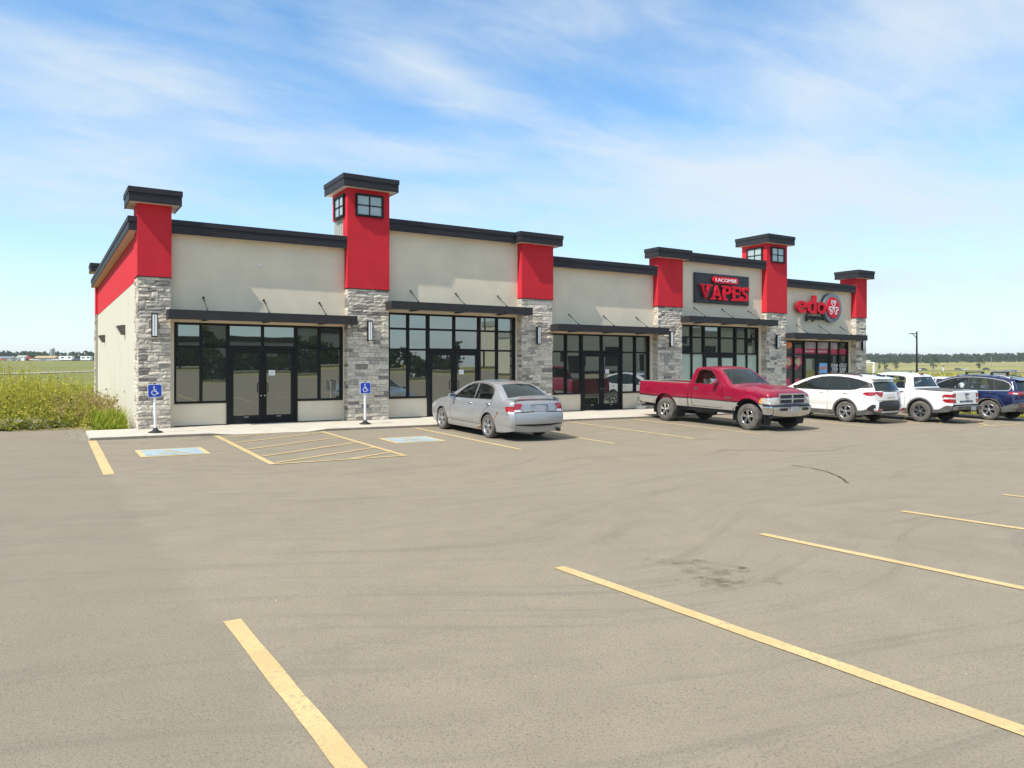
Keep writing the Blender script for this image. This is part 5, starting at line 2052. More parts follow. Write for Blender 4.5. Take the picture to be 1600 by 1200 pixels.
# ------------------------------------------------------------------ the red two-tone pickup
def red_pickup(x, y, heading):
    root = empty('parked_pickup', (0, 0, 0))
    tag(root, 'red pickup with tan lower body and open bed, backed up to the walk', 'pickup truck')
    tr, wb = .395, 3.50
    win = [(2.28, 1.335), (2.02, 1.62), (1.86, 1.735), (1.66, 1.765), (1.42, 1.765), (1.33, 1.70), (1.30, 1.33)]
    door = [(2.46, .60), (2.48, 1.30), (2.30, 1.40), (2.10, 1.64), (1.93, 1.785), (1.70, 1.82), (1.40, 1.82), (1.25, 1.74), (1.20, 1.33), (1.20, .60)]
    ar = tr + .13
    def arch(cx):
        return [(cx + ar * math.cos(R(a)) * 1.0, tr + .03 + ar * 1.0 * math.sin(R(a))) for a in range(0, 181, 9)] + [(cx - ar, .2), (cx + ar, .2)]
    low = [(-1.5, .3), (4.5, .3), (4.5, .80), (3.5, .815), (-1.5, .845)]
    line = [(-1.5, .838), (3.5, .808), (4.2, .795), (4.2, .822), (3.5, .835), (-1.5, .865)]
    spec = dict(
        outline=[(4.26, .50), (4.30, .58), (4.30, .735), (4.25, .785), (4.235, .93), (4.20, 1.06), (4.10, 1.125), (3.45, 1.215), (2.86, 1.285), (2.50, 1.56), (2.20, 1.77), (1.98, 1.835), (1.58, 1.85), (1.22, 1.835), (1.12, 1.77), (1.06, 1.45), (1.035, 1.33), (.97, 1.315), (.2, 1.315), (-1.22, 1.315), (-1.33, 1.285), (-1.345, .95), (-1.35, .66)],
        bottom=[(-1.25, .60), (-.5, .565), (.55, .56), (2.9, .55), (3.0, .55), (4.1, .50)],
        width_z=[(.4, .93), (.55, .955), (.70, .985), (.82, .995), (1.0, 1.0), (1.18, .985), (1.30, .955), (1.36, .93), (1.55, .86), (1.75, .775), (1.85, .72)],
        plan_x=[(-1.4, .99), (-1.2, 1.0), (3.5, 1.0), (3.9, .975), (4.2, .93), (4.35, .91)],
        crown=[(0, .10, 2.4), (2.5, .09, 2.4), (3, .05, 3), (5, .06, 4), (6, .10, 5), (7, .125, 5), (8, .075, 3), (9, .06, 2), (11, .045, 2), (13, .04, 2), (14, .05, 2), (16, .02, 2), (17, .0, 2), (19.5, .0, 2), (20, .012, 2), (22, .02, 2)],
        edge_r=.06, side_relief=lambda X, Z: .028 * np.exp(-((np.sqrt((X - 0) ** 2 + (Z - tr) ** 2) - ar - .04) / .05) ** 2) * (Z > .3) + .03 * np.exp(-((np.sqrt((X - wb) ** 2 + (Z - tr) ** 2) - ar - .04) / .05) ** 2) - .012 * np.exp(-((Z - .885) / .03) ** 2),
        spacing=(.075, .06), wheelbase=wb, tyre_r=tr, arch_gap=.13, half_w=1.0, roof_i=12,
        offs={'side_window': -.005, 'windscreen': -.004, 'rear_window': -.004, 'seam': -.012, 'stripe': .004, 'headlamp': .004, 'turn_lamp': .005, 'bumper': .02},
        side_regions=[(None, arch(0)), (None, arch(wb)), ('side_window#front', win), ('window_trim#front', offset_poly(win, .018)),
                      ('bumper', [(3.98, .30), (4.5, .30), (4.5, .735), (4.02, .735)]), ('bumper_pad', [(4.0, .735), (4.5, .735), (4.5, .79), (4.0, .79)]),
                      ('turn_lamp#', [(3.90, .83), (3.985, .82), (3.985, .985), (3.93, .965)]), ('headlamp#', [(3.985, .82), (4.4, .80), (4.4, 1.00), (3.985, .985)]),
                      ('seam', [(1.005, .4), (1.033, .4), (1.033, 1.33), (1.005, 1.33)]), ('seam', offset_poly(door, .009)),
                      ('seam_skip', offset_poly(door, -.004)),
                      ('tail_lamp#', [(-1.40, .90), (-1.29, .90), (-1.29, 1.20), (-1.40, 1.20)]),
                      ('stripe', line), ('lower_body#bed', [(-1.5, .3), (1.02, .3), (1.02, .83), (-1.5, .845)]), ('lower_body#fender', [(1.02, .3), (4.5, .3), (4.5, .80), (3.5, .815), (1.02, .83)])],
        strip_regions=[('windscreen', [(8.2, -.93), (10.1, -.90), (10.1, .90), (8.2, .93)]), ('rear_window', rect(14.2, 15.25, -.80, .80)), (None, rect(16.9, 19.75, -.925, .925)),
                       ('bumper', rect(0, 1.9, -1, 1)), ('bumper_pad', rect(1.9, 2.95, -1, 1)), ('headlamp#s', rect(3.1, 4.5, -1, -.66)), ('headlamp#t', rect(3.1, 4.5, .66, 1)), ('grille_back', rect(3.05, 4.8, -.60, .60)),
                       ('tail_lamp#s', rect(20.3, 21.2, -1, -.86)), ('tail_lamp#t', rect(20.3, 21.2, .86, 1)), ('seam', rect(20.1, 22, -.85, -.84)), ('seam', rect(20.1, 22, .84, .85))])
    # the door skin is split at the colour change: upper in red, lower in tan
    dr = [q for q in offset_poly(door, -.004) if q[1] > .7] + [(1.204, .846), (2.472, .834)]
    dl = [(2.46, .604), (2.474, .822), (1.204, .832), (1.204, .604)]
    reg = []
    for r in spec['side_regions']:
        if r[0] == 'seam' and r[1] is not None and len(r[1]) == len(door):
            reg.append(('stripe', [(2.474, .814), (2.474, .838), (1.204, .85), (1.204, .826)]))
            reg.append(('door_lower#front', dl))
            reg.append(('door#front', dr))
        if r[0] != 'seam_skip':
            reg.append(r)
    spec['side_regions'] = reg
    c = Car(spec)
    sh = c.make(root)
    mats = {'side_window': ('car_glass', 'window'), 'window_trim': ('black_plastic', 'window_trim'), 'windscreen': ('car_glass', 'windscreen'), 'rear_window': ('car_glass', 'rear_window'),
            'seam': ('seam_dark', 'panel_gap'), 'stripe': ('black_plastic', 'side_moulding'), 'lower_body': ('paint_champagne', 'lower_body'), 'door_lower': ('paint_champagne', 'door_lower_panel'),
            'tail_lamp': ('lamp_red', 'tail_lamp'), 'headlamp': ('lamp_clear', 'headlamp'), 'turn_lamp': ('lamp_amber', 'turn_lamp'), 'bumper': ('chrome', 'front_bumper'), 'bumper_pad': ('black_plastic', 'bumper_pad'),
            'grille_back': ('black_plastic', 'grille_backing')}
    parts = car_common(c, root, sh, 'paint_red', mats, seats=((1.52, .42),), belt=1.28, floor=.50, cab=(1.15, 2.45), tall=.55)
    for ax in (0.0, wb):
        for sg in (1, -1):
            make_wheel('wheel', root, ax, sg * .885, tr, .27, .225, 5, 'fat', 'tyre_dusty', 'chrome', sg)
    for sg, sd in ((1, 'L'), (-1, 'R')):
        h = MB()
        h.box(1.30, 1.44, min(sg * .992, sg * 1.004), max(sg * .992, sg * 1.004), 1.145, 1.205)
        o = h.build('handle', 'chrome', parts['door#front' + sd], bevel=.006)
        h = MB()
        h.box(1.32, 1.42, min(sg * 1.0045, sg * 1.006), max(sg * 1.0045, sg * 1.006), 1.157, 1.19)
        h.build('handle_recess', 'interior_dark', parts['door#front' + sd])
        mirror(root, 2.20, .99, 1.42, sg, 'chrome', (.12, .22, .19))
        # mud flaps
        for ax in (-.56, wb - .57):
            f = MB()
            f.box(ax - .012, ax + .012, min(sg * .72, sg * .985), max(sg * .72, sg * .985), .26, .68)
            f.build('mud_flap', 'rubber_black', root)
        b = MB()
        b.box(2.62, 2.84, min(sg * .999, sg * 1.004), max(sg * .999, sg * 1.004), .915, .95)
        b.build('badge', 'chrome', root)
    # open bed: floor, inner walls, tailgate inside
    m = MB()
    m.box(-1.27, .98, -.87, .87, .70, .74)
    m.box(-1.27, .98, .80, .905, .741, 1.300)
    m.box(-1.27, .98, -.905, -.80, .741, 1.300)
    m.box(.90, .985, -.799, .799, .741, 1.300)
    m.box(-1.30, -1.22, -.799, .799, .741, 1.300)
    m.build('cargo_bed', 'paint_red', root)
    for sg in (1, -1):
        r_ = MB()
        r_.box(-1.30, .98, min(sg * .80, sg * .905), max(sg * .80, sg * .925), 1.316, 1.340)
        r_.build('bed_rail_cap', 'dash_tan', root, bevel=.004)
    r_ = MB()
    r_.box(-1.33, -1.24, -.795, .795, 1.316, 1.330)
    r_.build('tailgate_cap', 'paint_champagne', root)
    # chrome grille with a cross and four dark openings
    g = MB()
    X0 = 4.262
    def gb(y0, y1, z0, z1, dx=.05):
        g.box(X0, X0 + dx, y0, y1, z0, z1)
    gb(-.60, .60, .785, .835)
    gb(-.60, .60, 1.075, 1.125)
    gb(-.60, -.545, .8351, 1.0749)
    gb(.545, .60, .8351, 1.0749)
    gb(-.035, .035, .8351, 1.0749, .055)
    gb(-.5449, -.0351, .937, .975, .045)
    gb(.0351, .5449, .937, .975, .045)
    gr = g.build('grille', 'chrome', root, bevel=.008)
    bk = MB()
    bk.box(X0 - .06, X0 + .005, -.58, .58, .80, 1.11)
    bk.build('grille_mesh', 'interior_dark', gr)
    b = MB()
    b.prism([(0.0, .035), (.03, .0), (0, -.04), (-.03, .0)], X0 + .0555, X0 + .0605, plane='yz')
    o = b.build('emblem', 'chrome', gr)
    o.location = (0, 0, 1.01)
    # bumper openings, valance, plate holder
    for y0, y1 in ((-.62, -.34), (.34, .62)):
        b = MB()
        b.box(4.36, 4.415, y0, y1, .62, .70)
        b.build('fog_lamp_opening', 'interior_dark', root)
    b = MB()
    b.box(4.395, 4.425, -.16, .16, .585, .735)
    b.build('plate_holder', 'plate_grey', root)
    b = MB()
    b.box(4.0, 4.28, -.84, .84, .40, .51)
    b.build('valance', 'black_plastic', root, bevel=.03)
    # rear bumper, exhaust, hitch
    b = MB()
    b.box(-1.50, -1.352, -.92, .92, .55, .72)
    b.build('rear_bumper', 'chrome', root, bevel=.02)
    b = MB()
    b.tube([(-.75, -.80, .50), (-1.30, -.86, .47)], .04, 12)
    b.build('exhaust_pipe', 'black_plastic', root)
    b = MB()
    b.tube([(1.05, 0, 1.815), (1.02, 0, 1.80)], .03, 8)
    b.box(1.105, 1.15, -.15, .15, 1.79, 1.83)
    b.build('brake_light', 'lamp_red', root)
    # chassis rails seen under the body, diff
    b = MB()
    b.box(-1.2, 3.8, .36, .46, .42, .54)
    b.box(-1.2, 3.8, -.46, -.36, .42, .54)
    b.lathe([(.05, -.16), (.15, -.08), (.17, 0), (.15, .08), (.05, .16)], 'y', 14, (0, 0, tr))
    b.lathe([(.05, -.13), (.12, -.06), (.14, 0), (.12, .06), (.05, .13)], 'y', 14, (wb, -.2, tr))
    b.tube([(1.1, -.62, .44), (1.9, -.62, .44)], .10, 12)
    b.build('chassis', 'interior_dark', root)
    place_car(root, x, y, heading, wb)
    return root


# ------------------------------------------------------------------ white crossover, white small pickup, blue crossover
def crossover(x, y, heading):
    root = empty('parked_crossover', (0, 0, 0))
    tag(root, 'pearl white crossover with dark wraparound rear glass, nose toward the restaurant', 'car')
    tr, wb = .365, 2.755
    fw = [(2.20, 1.10), (1.80, 1.30), (1.45, 1.445), (1.10, 1.53), (.78, 1.555), (.74, 1.105)]
    rw = [(.70, 1.105), (.735, 1.557), (.35, 1.555), (.02, 1.53), (-.10, 1.14)]
    qw = [(-.14, 1.145), (-.02, 1.525), (-.35, 1.475), (-.62, 1.405), (-.70, 1.36), (-.50, 1.225), (-.36, 1.165)]
    fd = [(2.24, .40), (2.30, .75), (2.26, 1.06), (1.81, 1.318), (1.45, 1.458), (1.08, 1.545), (.74, 1.562), (.715, 1.10), (.71, .40)]
    rd = [(.70, .40), (.705, 1.10), (.742, 1.562), (.35, 1.562), (-.03, 1.535), (-.14, 1.13), (-.10, .95), (.16, .82), (.38, .66), (.48, .40)]
    ar = tr + .05
    spec = dict(
        outline=[(3.58, .26), (3.66, .5), (3.64, .78), (3.52, .93), (3.12, 1.03), (2.50, 1.11), (2.05, 1.34), (1.52, 1.535), (1.0, 1.625), (.4, 1.64), (-.2, 1.60), (-.70, 1.525), (-.79, 1.485), (-.80, 1.40), (-.92, 1.20), (-.975, 1.10), (-1.0, 1.02), (-1.0, .78), (-1.03, .62), (-1.02, .48), (-.95, .33)],
        bottom=[(-.55, .27), (.4, .235), (2.3, .235), (3.1, .25)],
        width_z=[(.2, .87), (.35, .905), (.55, .925), (.80, .932), (1.0, .91), (1.12, .875), (1.3, .795), (1.5, .70), (1.62, .645)],
        plan_x=[(-1.05, .93), (-.95, .94), (-.7, .965), (-.3, .99), (.2, 1.0), (2.4, 1.0), (3.0, .98), (3.4, .93), (3.66, .88)],
        crown=[(0, .12, 2.2), (3, .12, 2.2), (5, .05, 2), (7, .05, 2), (9, .035, 2), (11, .05, 2), (12.5, .06, 2), (14, .10, 2), (16, .11, 2.2), (18, .12, 2.4), (20, .10, 2.4)],
        edge_r=[(0, .17), (3, .16), (5, .075), (9, .07), (12, .08), (14, .12), (16, .17), (20, .17)], side_relief=lambda X, Z: .018 * np.exp(-((np.sqrt(X ** 2 + (Z - tr) ** 2) - ar - .06) / .06) ** 2) + .018 * np.exp(-((np.sqrt((X - wb) ** 2 + (Z - tr) ** 2) - ar - .06) / .06) ** 2) - .016 * np.exp(-((Z - .56) / .09) ** 2) * ((X > .5) & (X < 2.3)),
        spacing=(.065, .055), wheelbase=wb, tyre_r=tr, arch_gap=.05, half_w=.93, roof_i=9,
        offs={'side_window': -.004, 'windscreen': -.003, 'rear_window': -.003, 'seam': -.008, 'tail_lamp': .006, 'reverse_lamp': .007, 'lower_panel': .004, 'cladding': .006, 'reflector': .008, 'silver_trim': .012},
        side_regions=[(None, circle_poly((0, tr), ar)), (None, circle_poly((wb, tr), ar)), ('side_window#front', fw), ('side_window#rear', rw), ('side_window#quarter', qw),
                      ('window_trim', offset_poly([(2.26, 1.09), (1.80, 1.32), (1.45, 1.46), (1.10, 1.545), (.74, 1.572), (.35, 1.572), (.0, 1.545), (-.35, 1.49), (-.72, 1.40), (-.95, 1.31), (-.98, 1.245), (-.52, 1.205), (-.36, 1.15), (-.1, 1.12), (.7, 1.09)], .008)),
                      ('cladding', circle_poly((0, tr), ar + .065)), ('cladding', circle_poly((wb, tr), ar + .065)),
                      ('tail_lamp#', [(-.60, 1.015), (-.72, 1.07), (-1.2, 1.085), (-1.2, 1.03), (-.92, .945), (-.80, .95)]),
                      ('reverse_lamp#', [(-.70, 1.0), (-.80, .93), (-1.0, .93), (-1.1, .985), (-.9, 1.0)]),
                      ('headlamp#', [(3.6, .72), (3.45, .86), (3.1, .90), (3.2, .78)]),
                      ('lower_panel', [(-1.2, .66), (-.95, .66), (-.80, .53), (-.80, .46), (-1.2, .40)]),
                      ('door#front', offset_poly(fd, -.004)), ('door#rear', offset_poly(rd, -.004)), ('seam', offset_poly(fd, .006)), ('seam', offset_poly(rd, .006)),
                      ('cladding', [(-1.3, .2), (4, .2), (4, .40), (2.9, .405), (.5, .405), (-.6, .44), (-.85, .52), (-1.3, .56)])],
        strip_regions=[('windscreen', rect(5.3, 7.0, -.9, .9)), ('rear_window', [(12.9, -.93), (14.9, -.96), (14.9, .96), (12.9, .93)]), ('spoiler_top', rect(10.9, 12.2, -.96, .96)),
                       ('tail_lamp#s', [(15.1, -1), (15.9, -1), (16.5, -.66), (15.6, -.56)]), ('tail_lamp#t', [(15.1, 1), (15.9, 1), (16.5, .66), (15.6, .56)]), ('tail_bar', rect(15.25, 15.5, -.60, .60)),
                       ('lower_panel', [(17.3, -.8), (17.1, -.6), (17.1, .6), (17.3, .8), (19.3, .85), (19.3, -.85)]), ('cladding', rect(19.0, 20, -1, 1)), ('seam', rect(16.95, 17.05, -.85, .85))])
    # cladding must give way to doors: skirt below the doors only, so doors listed before it end at .405
    c = Car(spec)
    sh = c.make(root)
    mats = {'side_window': ('car_glass_dark', 'window'), 'window_trim': ('black_plastic', 'window_trim'), 'windscreen': ('car_glass', 'windscreen'), 'rear_window': ('car_glass_dark', 'rear_window'),
            'seam': ('seam_dark', 'panel_gap'), 'cladding': ('cladding_grey', 'lower_cladding'), 'tail_lamp': ('lamp_red', 'tail_lamp'), 'reverse_lamp': ('lamp_white', 'reversing_lamp'), 'headlamp': ('lamp_clear', 'headlamp'),
            'lower_panel': ('black_plastic', 'rear_panel'), 'spoiler_top': ('paint_pearl', 'roof_spoiler'), 'tail_bar': ('black_plastic', 'tail_bar')}
    parts = car_common(c, root, sh, 'paint_pearl', mats, seats=((1.15, .38), (.25, .38)), belt=1.08, floor=.30, cab=(-.6, 2.2), tall=.60)
    for ax in (0.0, wb):
        for sg in (1, -1):
            make_wheel('wheel', root, ax, sg * .80, tr, .225, .235, 5, 'twist', 'tyre_dusty', 'alloy', sg)
    for sg, sd in ((1, 'L'), (-1, 'R')):
        door_handle(parts['door#front' + sd], .93, .99, .885, sg, 'paint_pearl', .2)
        door_handle(parts['door#rear' + sd], .02, 1.01, .885, sg, 'paint_pearl', .2)
        mirror(root, 2.05, .86, 1.16, sg, 'paint_pearl')
        m = MB()
        m.smooth = True
        y0 = .60
        m.tube([(1.25, sg * y0, 1.615), (1.15, sg * (y0 + .01), 1.66), (.4, sg * (y0 + .015), 1.685), (-.30, sg * (y0 + .01), 1.65), (-.42, sg * y0, 1.60)], .02, 8)
        m.build('roof_rail', 'black_plastic', root)
        m = MB()
        m.prism([(sg * .50, .50), (sg * .80, .54), (sg * .84, .47), (sg * .76, .41), (sg * .52, .43)], -1.13, -1.00, plane='yz')
        o = m.build('bumper_reflector_surround', 'alloy', root, bevel=.006)
        m = MB()
        m.prism([(sg * .53, .487), (sg * .78, .517), (sg * .805, .47), (sg * .75, .43), (sg * .54, .445)], -1.136, -1.131, plane='yz')
        m.build('reflector', 'lamp_red', o)
    m = MB()
    m.hexa([(-.62, -.62, 1.545), (-.62, .62, 1.545), (-.92, .58, 1.50), (-.92, -.58, 1.50), (-.62, -.62, 1.585), (-.62, .62, 1.585), (-.94, .58, 1.525), (-.94, -.58, 1.525)])
    m.build('roof_spoiler_blade', 'paint_pearl', root, bevel=.012)
    m = MB()
    m.box(-.925, -.915, -.16, .16, 1.475, 1.49)
    m.build('brake_light', 'lamp_white', root)
    plate(root, -1.135, .60, w=.31, h=.15)
    m = MB()
    m.hexa([(-1.05, -.50, .36), (-1.05, .50, .36), (-1.15, .46, .38), (-1.15, -.46, .38), (-1.05, -.50, .44), (-1.05, .50, .44), (-1.15, .46, .43), (-1.15, -.46, .43)])
    m.build('skid_plate', 'alloy', root, bevel=.008)
    m = MB()
    for q, w_ in enumerate((.05, .035, .05, .05, .04, .05, .05)):
        m.box(-1.118, -1.112, -.22 + q * .065, -.22 + q * .065 + w_, .885, .91)
    m.build('badge', 'chrome', root)
    place_car(root, x, y, heading, wb)
    return root


def white_pickup(x, y, heading):
    root = empty('parked_pickup', (0, 0, 0))
    tag(root, 'white double cab pickup with covered bed and lettered tailgate beside a blue car', 'pickup truck')
    tr, wb = .375, 3.076
    fw = [(2.48, 1.20), (2.10, 1.43), (1.92, 1.55), (1.75, 1.605), (1.42, 1.615), (1.40, 1.19)]
    rw = [(1.34, 1.19), (1.36, 1.615), (.90, 1.605), (.66, 1.57), (.60, 1.50), (.58, 1.185)]
    fd = [(2.52, .48), (2.58, .8), (2.54, 1.17), (2.12, 1.46), (1.93, 1.59), (1.74, 1.645), (1.38, 1.655), (1.37, 1.18), (1.365, .48)]
    rd = [(1.355, .48), (1.36, 1.18), (1.37, 1.655), (.88, 1.645), (.62, 1.60), (.555, 1.50), (.54, .86), (.56, .48)]
    ar = tr + .065
    def arch(cx):
        return [(cx + ar * math.cos(R(a)), tr + ar * math.sin(R(a))) for a in range(0, 360, 10)]
    spec = dict(
        outline=[(3.88, .36), (3.96, .6), (3.94, .95), (3.84, 1.06), (3.3, 1.13), (2.78, 1.17), (2.34, 1.42), (1.98, 1.61), (1.6, 1.685), (1.0, 1.70), (.62, 1.665), (.46, 1.61), (.36, 1.36), (.29, 1.215), (.20, 1.185), (-.4, 1.165), (-1.04, 1.145), (-1.09, 1.11), (-1.10, .85), (-1.11, .66)],
        bottom=[(-1.10, .50), (-.98, .42), (-.6, .36), (.6, .325), (2.5, .325), (3.4, .34)],
        width_z=[(.3, .875), (.45, .905), (.7, .918), (1.0, .918), (1.14, .90), (1.22, .875), (1.4, .80), (1.6, .715), (1.7, .67)],
        plan_x=[(-1.15, .95), (-1.0, .985), (-.5, 1.0), (2.7, 1.0), (3.3, .97), (3.7, .91), (3.95, .85)],
        crown=[(0, .08, 2.4), (3, .08, 2.4), (5, .05, 2.5), (7, .05, 2), (9, .035, 2), (11, .04, 2), (12.5, .05, 2), (13.5, .01, 2), (16, .008, 2), (17, .018, 3), (19, .03, 3)],
        edge_r=[(0, .13), (3, .12), (5, .06), (15, .05), (17, .06), (19, .07)], side_relief=lambda X, Z: .016 * np.exp(-((np.sqrt(X ** 2 + (Z - tr) ** 2) - ar - .12) / .05) ** 2) + .016 * np.exp(-((np.sqrt((X - wb) ** 2 + (Z - tr) ** 2) - ar - .12) / .05) ** 2) - .010 * np.exp(-((Z - .50) / .05) ** 2),
        spacing=(.07, .06), wheelbase=wb, tyre_r=tr, arch_gap=.065, half_w=.92, roof_i=9,
        offs={'side_window': -.004, 'windscreen': -.003, 'rear_window': -.003, 'seam': -.008, 'tail_lamp': .006, 'reverse_lamp': .008, 'cladding': .006, 'bed_cover': -.012},
        side_regions=[(None, arch(0)), (None, arch(wb)), ('side_window#front', fw), ('side_window#rear', rw), ('window_trim#front', offset_poly(fw, .016)), ('window_trim#rear', offset_poly(rw, .016)),
                      ('cladding', circle_poly((0, tr), ar + .055)), ('cladding', circle_poly((wb, tr), ar + .055)),
                      ('reverse_lamp#', [(-.85, .92), (-1.3, .91), (-1.3, .86), (-.85, .855)]), ('reverse_lamp#b', [(-.80, .895), (-.86, .895), (-.86, .84), (-.80, .85)]),
                      ('tail_lamp#', [(-.83, 1.02), (-1.3, 1.03), (-1.3, .735), (-.90, .735), (-.80, .80), (-.78, .96)]),
                      ('headlamp#', [(3.95, .85), (3.7, .98), (3.5, .98), (3.6, .80)]),
                      ('door#front', offset_poly(fd, -.004)), ('door#rear', offset_poly(rd, -.004)), ('seam', offset_poly(fd, .006)), ('seam', offset_poly(rd, .006)),
                      ('seam', [(.33, .45), (.345, .45), (.345, 1.22), (.33, 1.22)]), ('bed_rail#', [(.22, 1.14), (.22, 1.3), (-1.2, 1.3), (-1.2, 1.105)]),
                      ('cladding', [(-1.4, .3), (4.2, .3), (4.2, .47), (3.0, .475), (-.55, .475), (-.68, .50), (-.90, .635), (-1.4, .655)])],
        strip_regions=[('windscreen', rect(5.3, 7.0, -.9, .9)), ('rear_window', [(11.35, -.80), (12.85, -.86), (12.85, .86), (11.35, .80)]), ('bed_cover', rect(13.9, 16.5, -.97, .97)), ('window_trim', [(11.2, -.84), (13.0, -.92), (13.0, .92), (11.2, .84)]),
                       ('reverse_lamp#s', rect(17.75, 18.0, -1, -.80)), ('reverse_lamp#t', rect(17.75, 18.0, .80, 1)), ('tail_lamp#s', rect(17.25, 18.6, -1, -.80)), ('tail_lamp#t', rect(17.25, 18.6, .80, 1)),
                       ('seam', rect(17.1, 19, -.80, -.79)), ('seam', rect(17.1, 19, .79, .80)), ('cladding', rect(18.9, 19, -1, 1))])
    c = Car(spec)
    sh = c.make(root)
    mats = {'side_window': ('car_glass', 'window'), 'window_trim': ('black_plastic', 'window_trim'), 'windscreen': ('car_glass', 'windscreen'), 'rear_window': ('car_glass_dark', 'rear_window'),
            'seam': ('seam_dark', 'panel_gap'), 'cladding': ('cladding_grey', 'lower_cladding'), 'tail_lamp': ('lamp_red', 'tail_lamp'), 'reverse_lamp': ('lamp_white', 'reversing_lamp'), 'headlamp': ('lamp_clear', 'headlamp'),
            'bed_cover': ('cladding_grey', 'bed_cover'), 'bed_rail': ('cladding_grey', 'bed_rail_cap')}
    parts = car_common(c, root, sh, 'paint_white', mats, seats=((1.6, .38), (.75, .38)), belt=1.17, floor=.38, cab=(.42, 2.5), tall=.58)
    for ax in (0.0, wb):
        for sg in (1, -1):
            make_wheel('wheel', root, ax, sg * .795, tr, .235, .225, 6, 'double', 'tyre_dusty', 'alloy_dark', sg)
    for sg, sd in ((1, 'L'), (-1, 'R')):
        door_handle(parts['door#front' + sd], 1.52, 1.05, .895, sg, 'black_plastic', .2)
        door_handle(parts['door#rear' + sd], .70, 1.05, .895, sg, 'black_plastic', .2)
        mirror(root, 2.3, .88, 1.24, sg, 'paint_white')
    # tailgate: handle, round emblem, stamped name; bumper step, plate, hitch
    m = MB()
    m.box(-1.185, -1.115, -.085, .085, 1.005, 1.05)
    m.build('tailgate_handle', 'black_plastic', root, bevel=.008)
    m = MB()
    m.lathe([(.001, -.012), (.055, -.010), (.066, 0)], 'x', 20, (-1.128, 0, .905))
    m.build('emblem', 'chrome', root)
    o = text_obj('lettering', 'MAVERICK', .14, .004, 'black_plastic', root, (0, 0, 0), width=.86, height=.062, bold=.006, spacing=1.25)
    o.rotation_euler = (0, 0, R(-90))
    o.location = (-1.137, .43, .745)
    m = MB()
    m.hexa([(-1.10, -.84, .47), (-1.10, .84, .47), (-1.23, .78, .50), (-1.23, -.78, .50), (-1.10, -.84, .61), (-1.10, .84, .61), (-1.24, .78, .61), (-1.24, -.78, .61)])
    m.build('rear_bumper', 'cladding_grey', root, bevel=.015)
    m = MB()
    m.box(-1.245, -1.13, -.72, .72, .611, .628)
    m.build('bumper_step', 'steel_grey', root)
    plate(root, -1.252, .53, y=-.25, h=.13)
    m = MB()
    m.tube([(-1.0, 0, .42), (-1.26, 0, .42)], .035, 8)
    m.build('tow_hitch', 'black_plastic', root)
    m = MB()
    m.box(.42, .50, -.10, .10, 1.675, 1.715)
    m.build('brake_light', 'lamp_red', root)
    m = MB()
    m.smooth = True
    m.hexa([(1.02, -.03, 1.73), (1.02, .03, 1.73), (.86, .01, 1.72), (.86, -.01, 1.72), (.92, -.008, 1.74), (.92, .008, 1.74), (.80, .006, 1.80), (.80, -.006, 1.80)])
    m.build('aerial_fin', 'black_plastic', root)
    place_car(root, x, y, heading, wb)
    return root


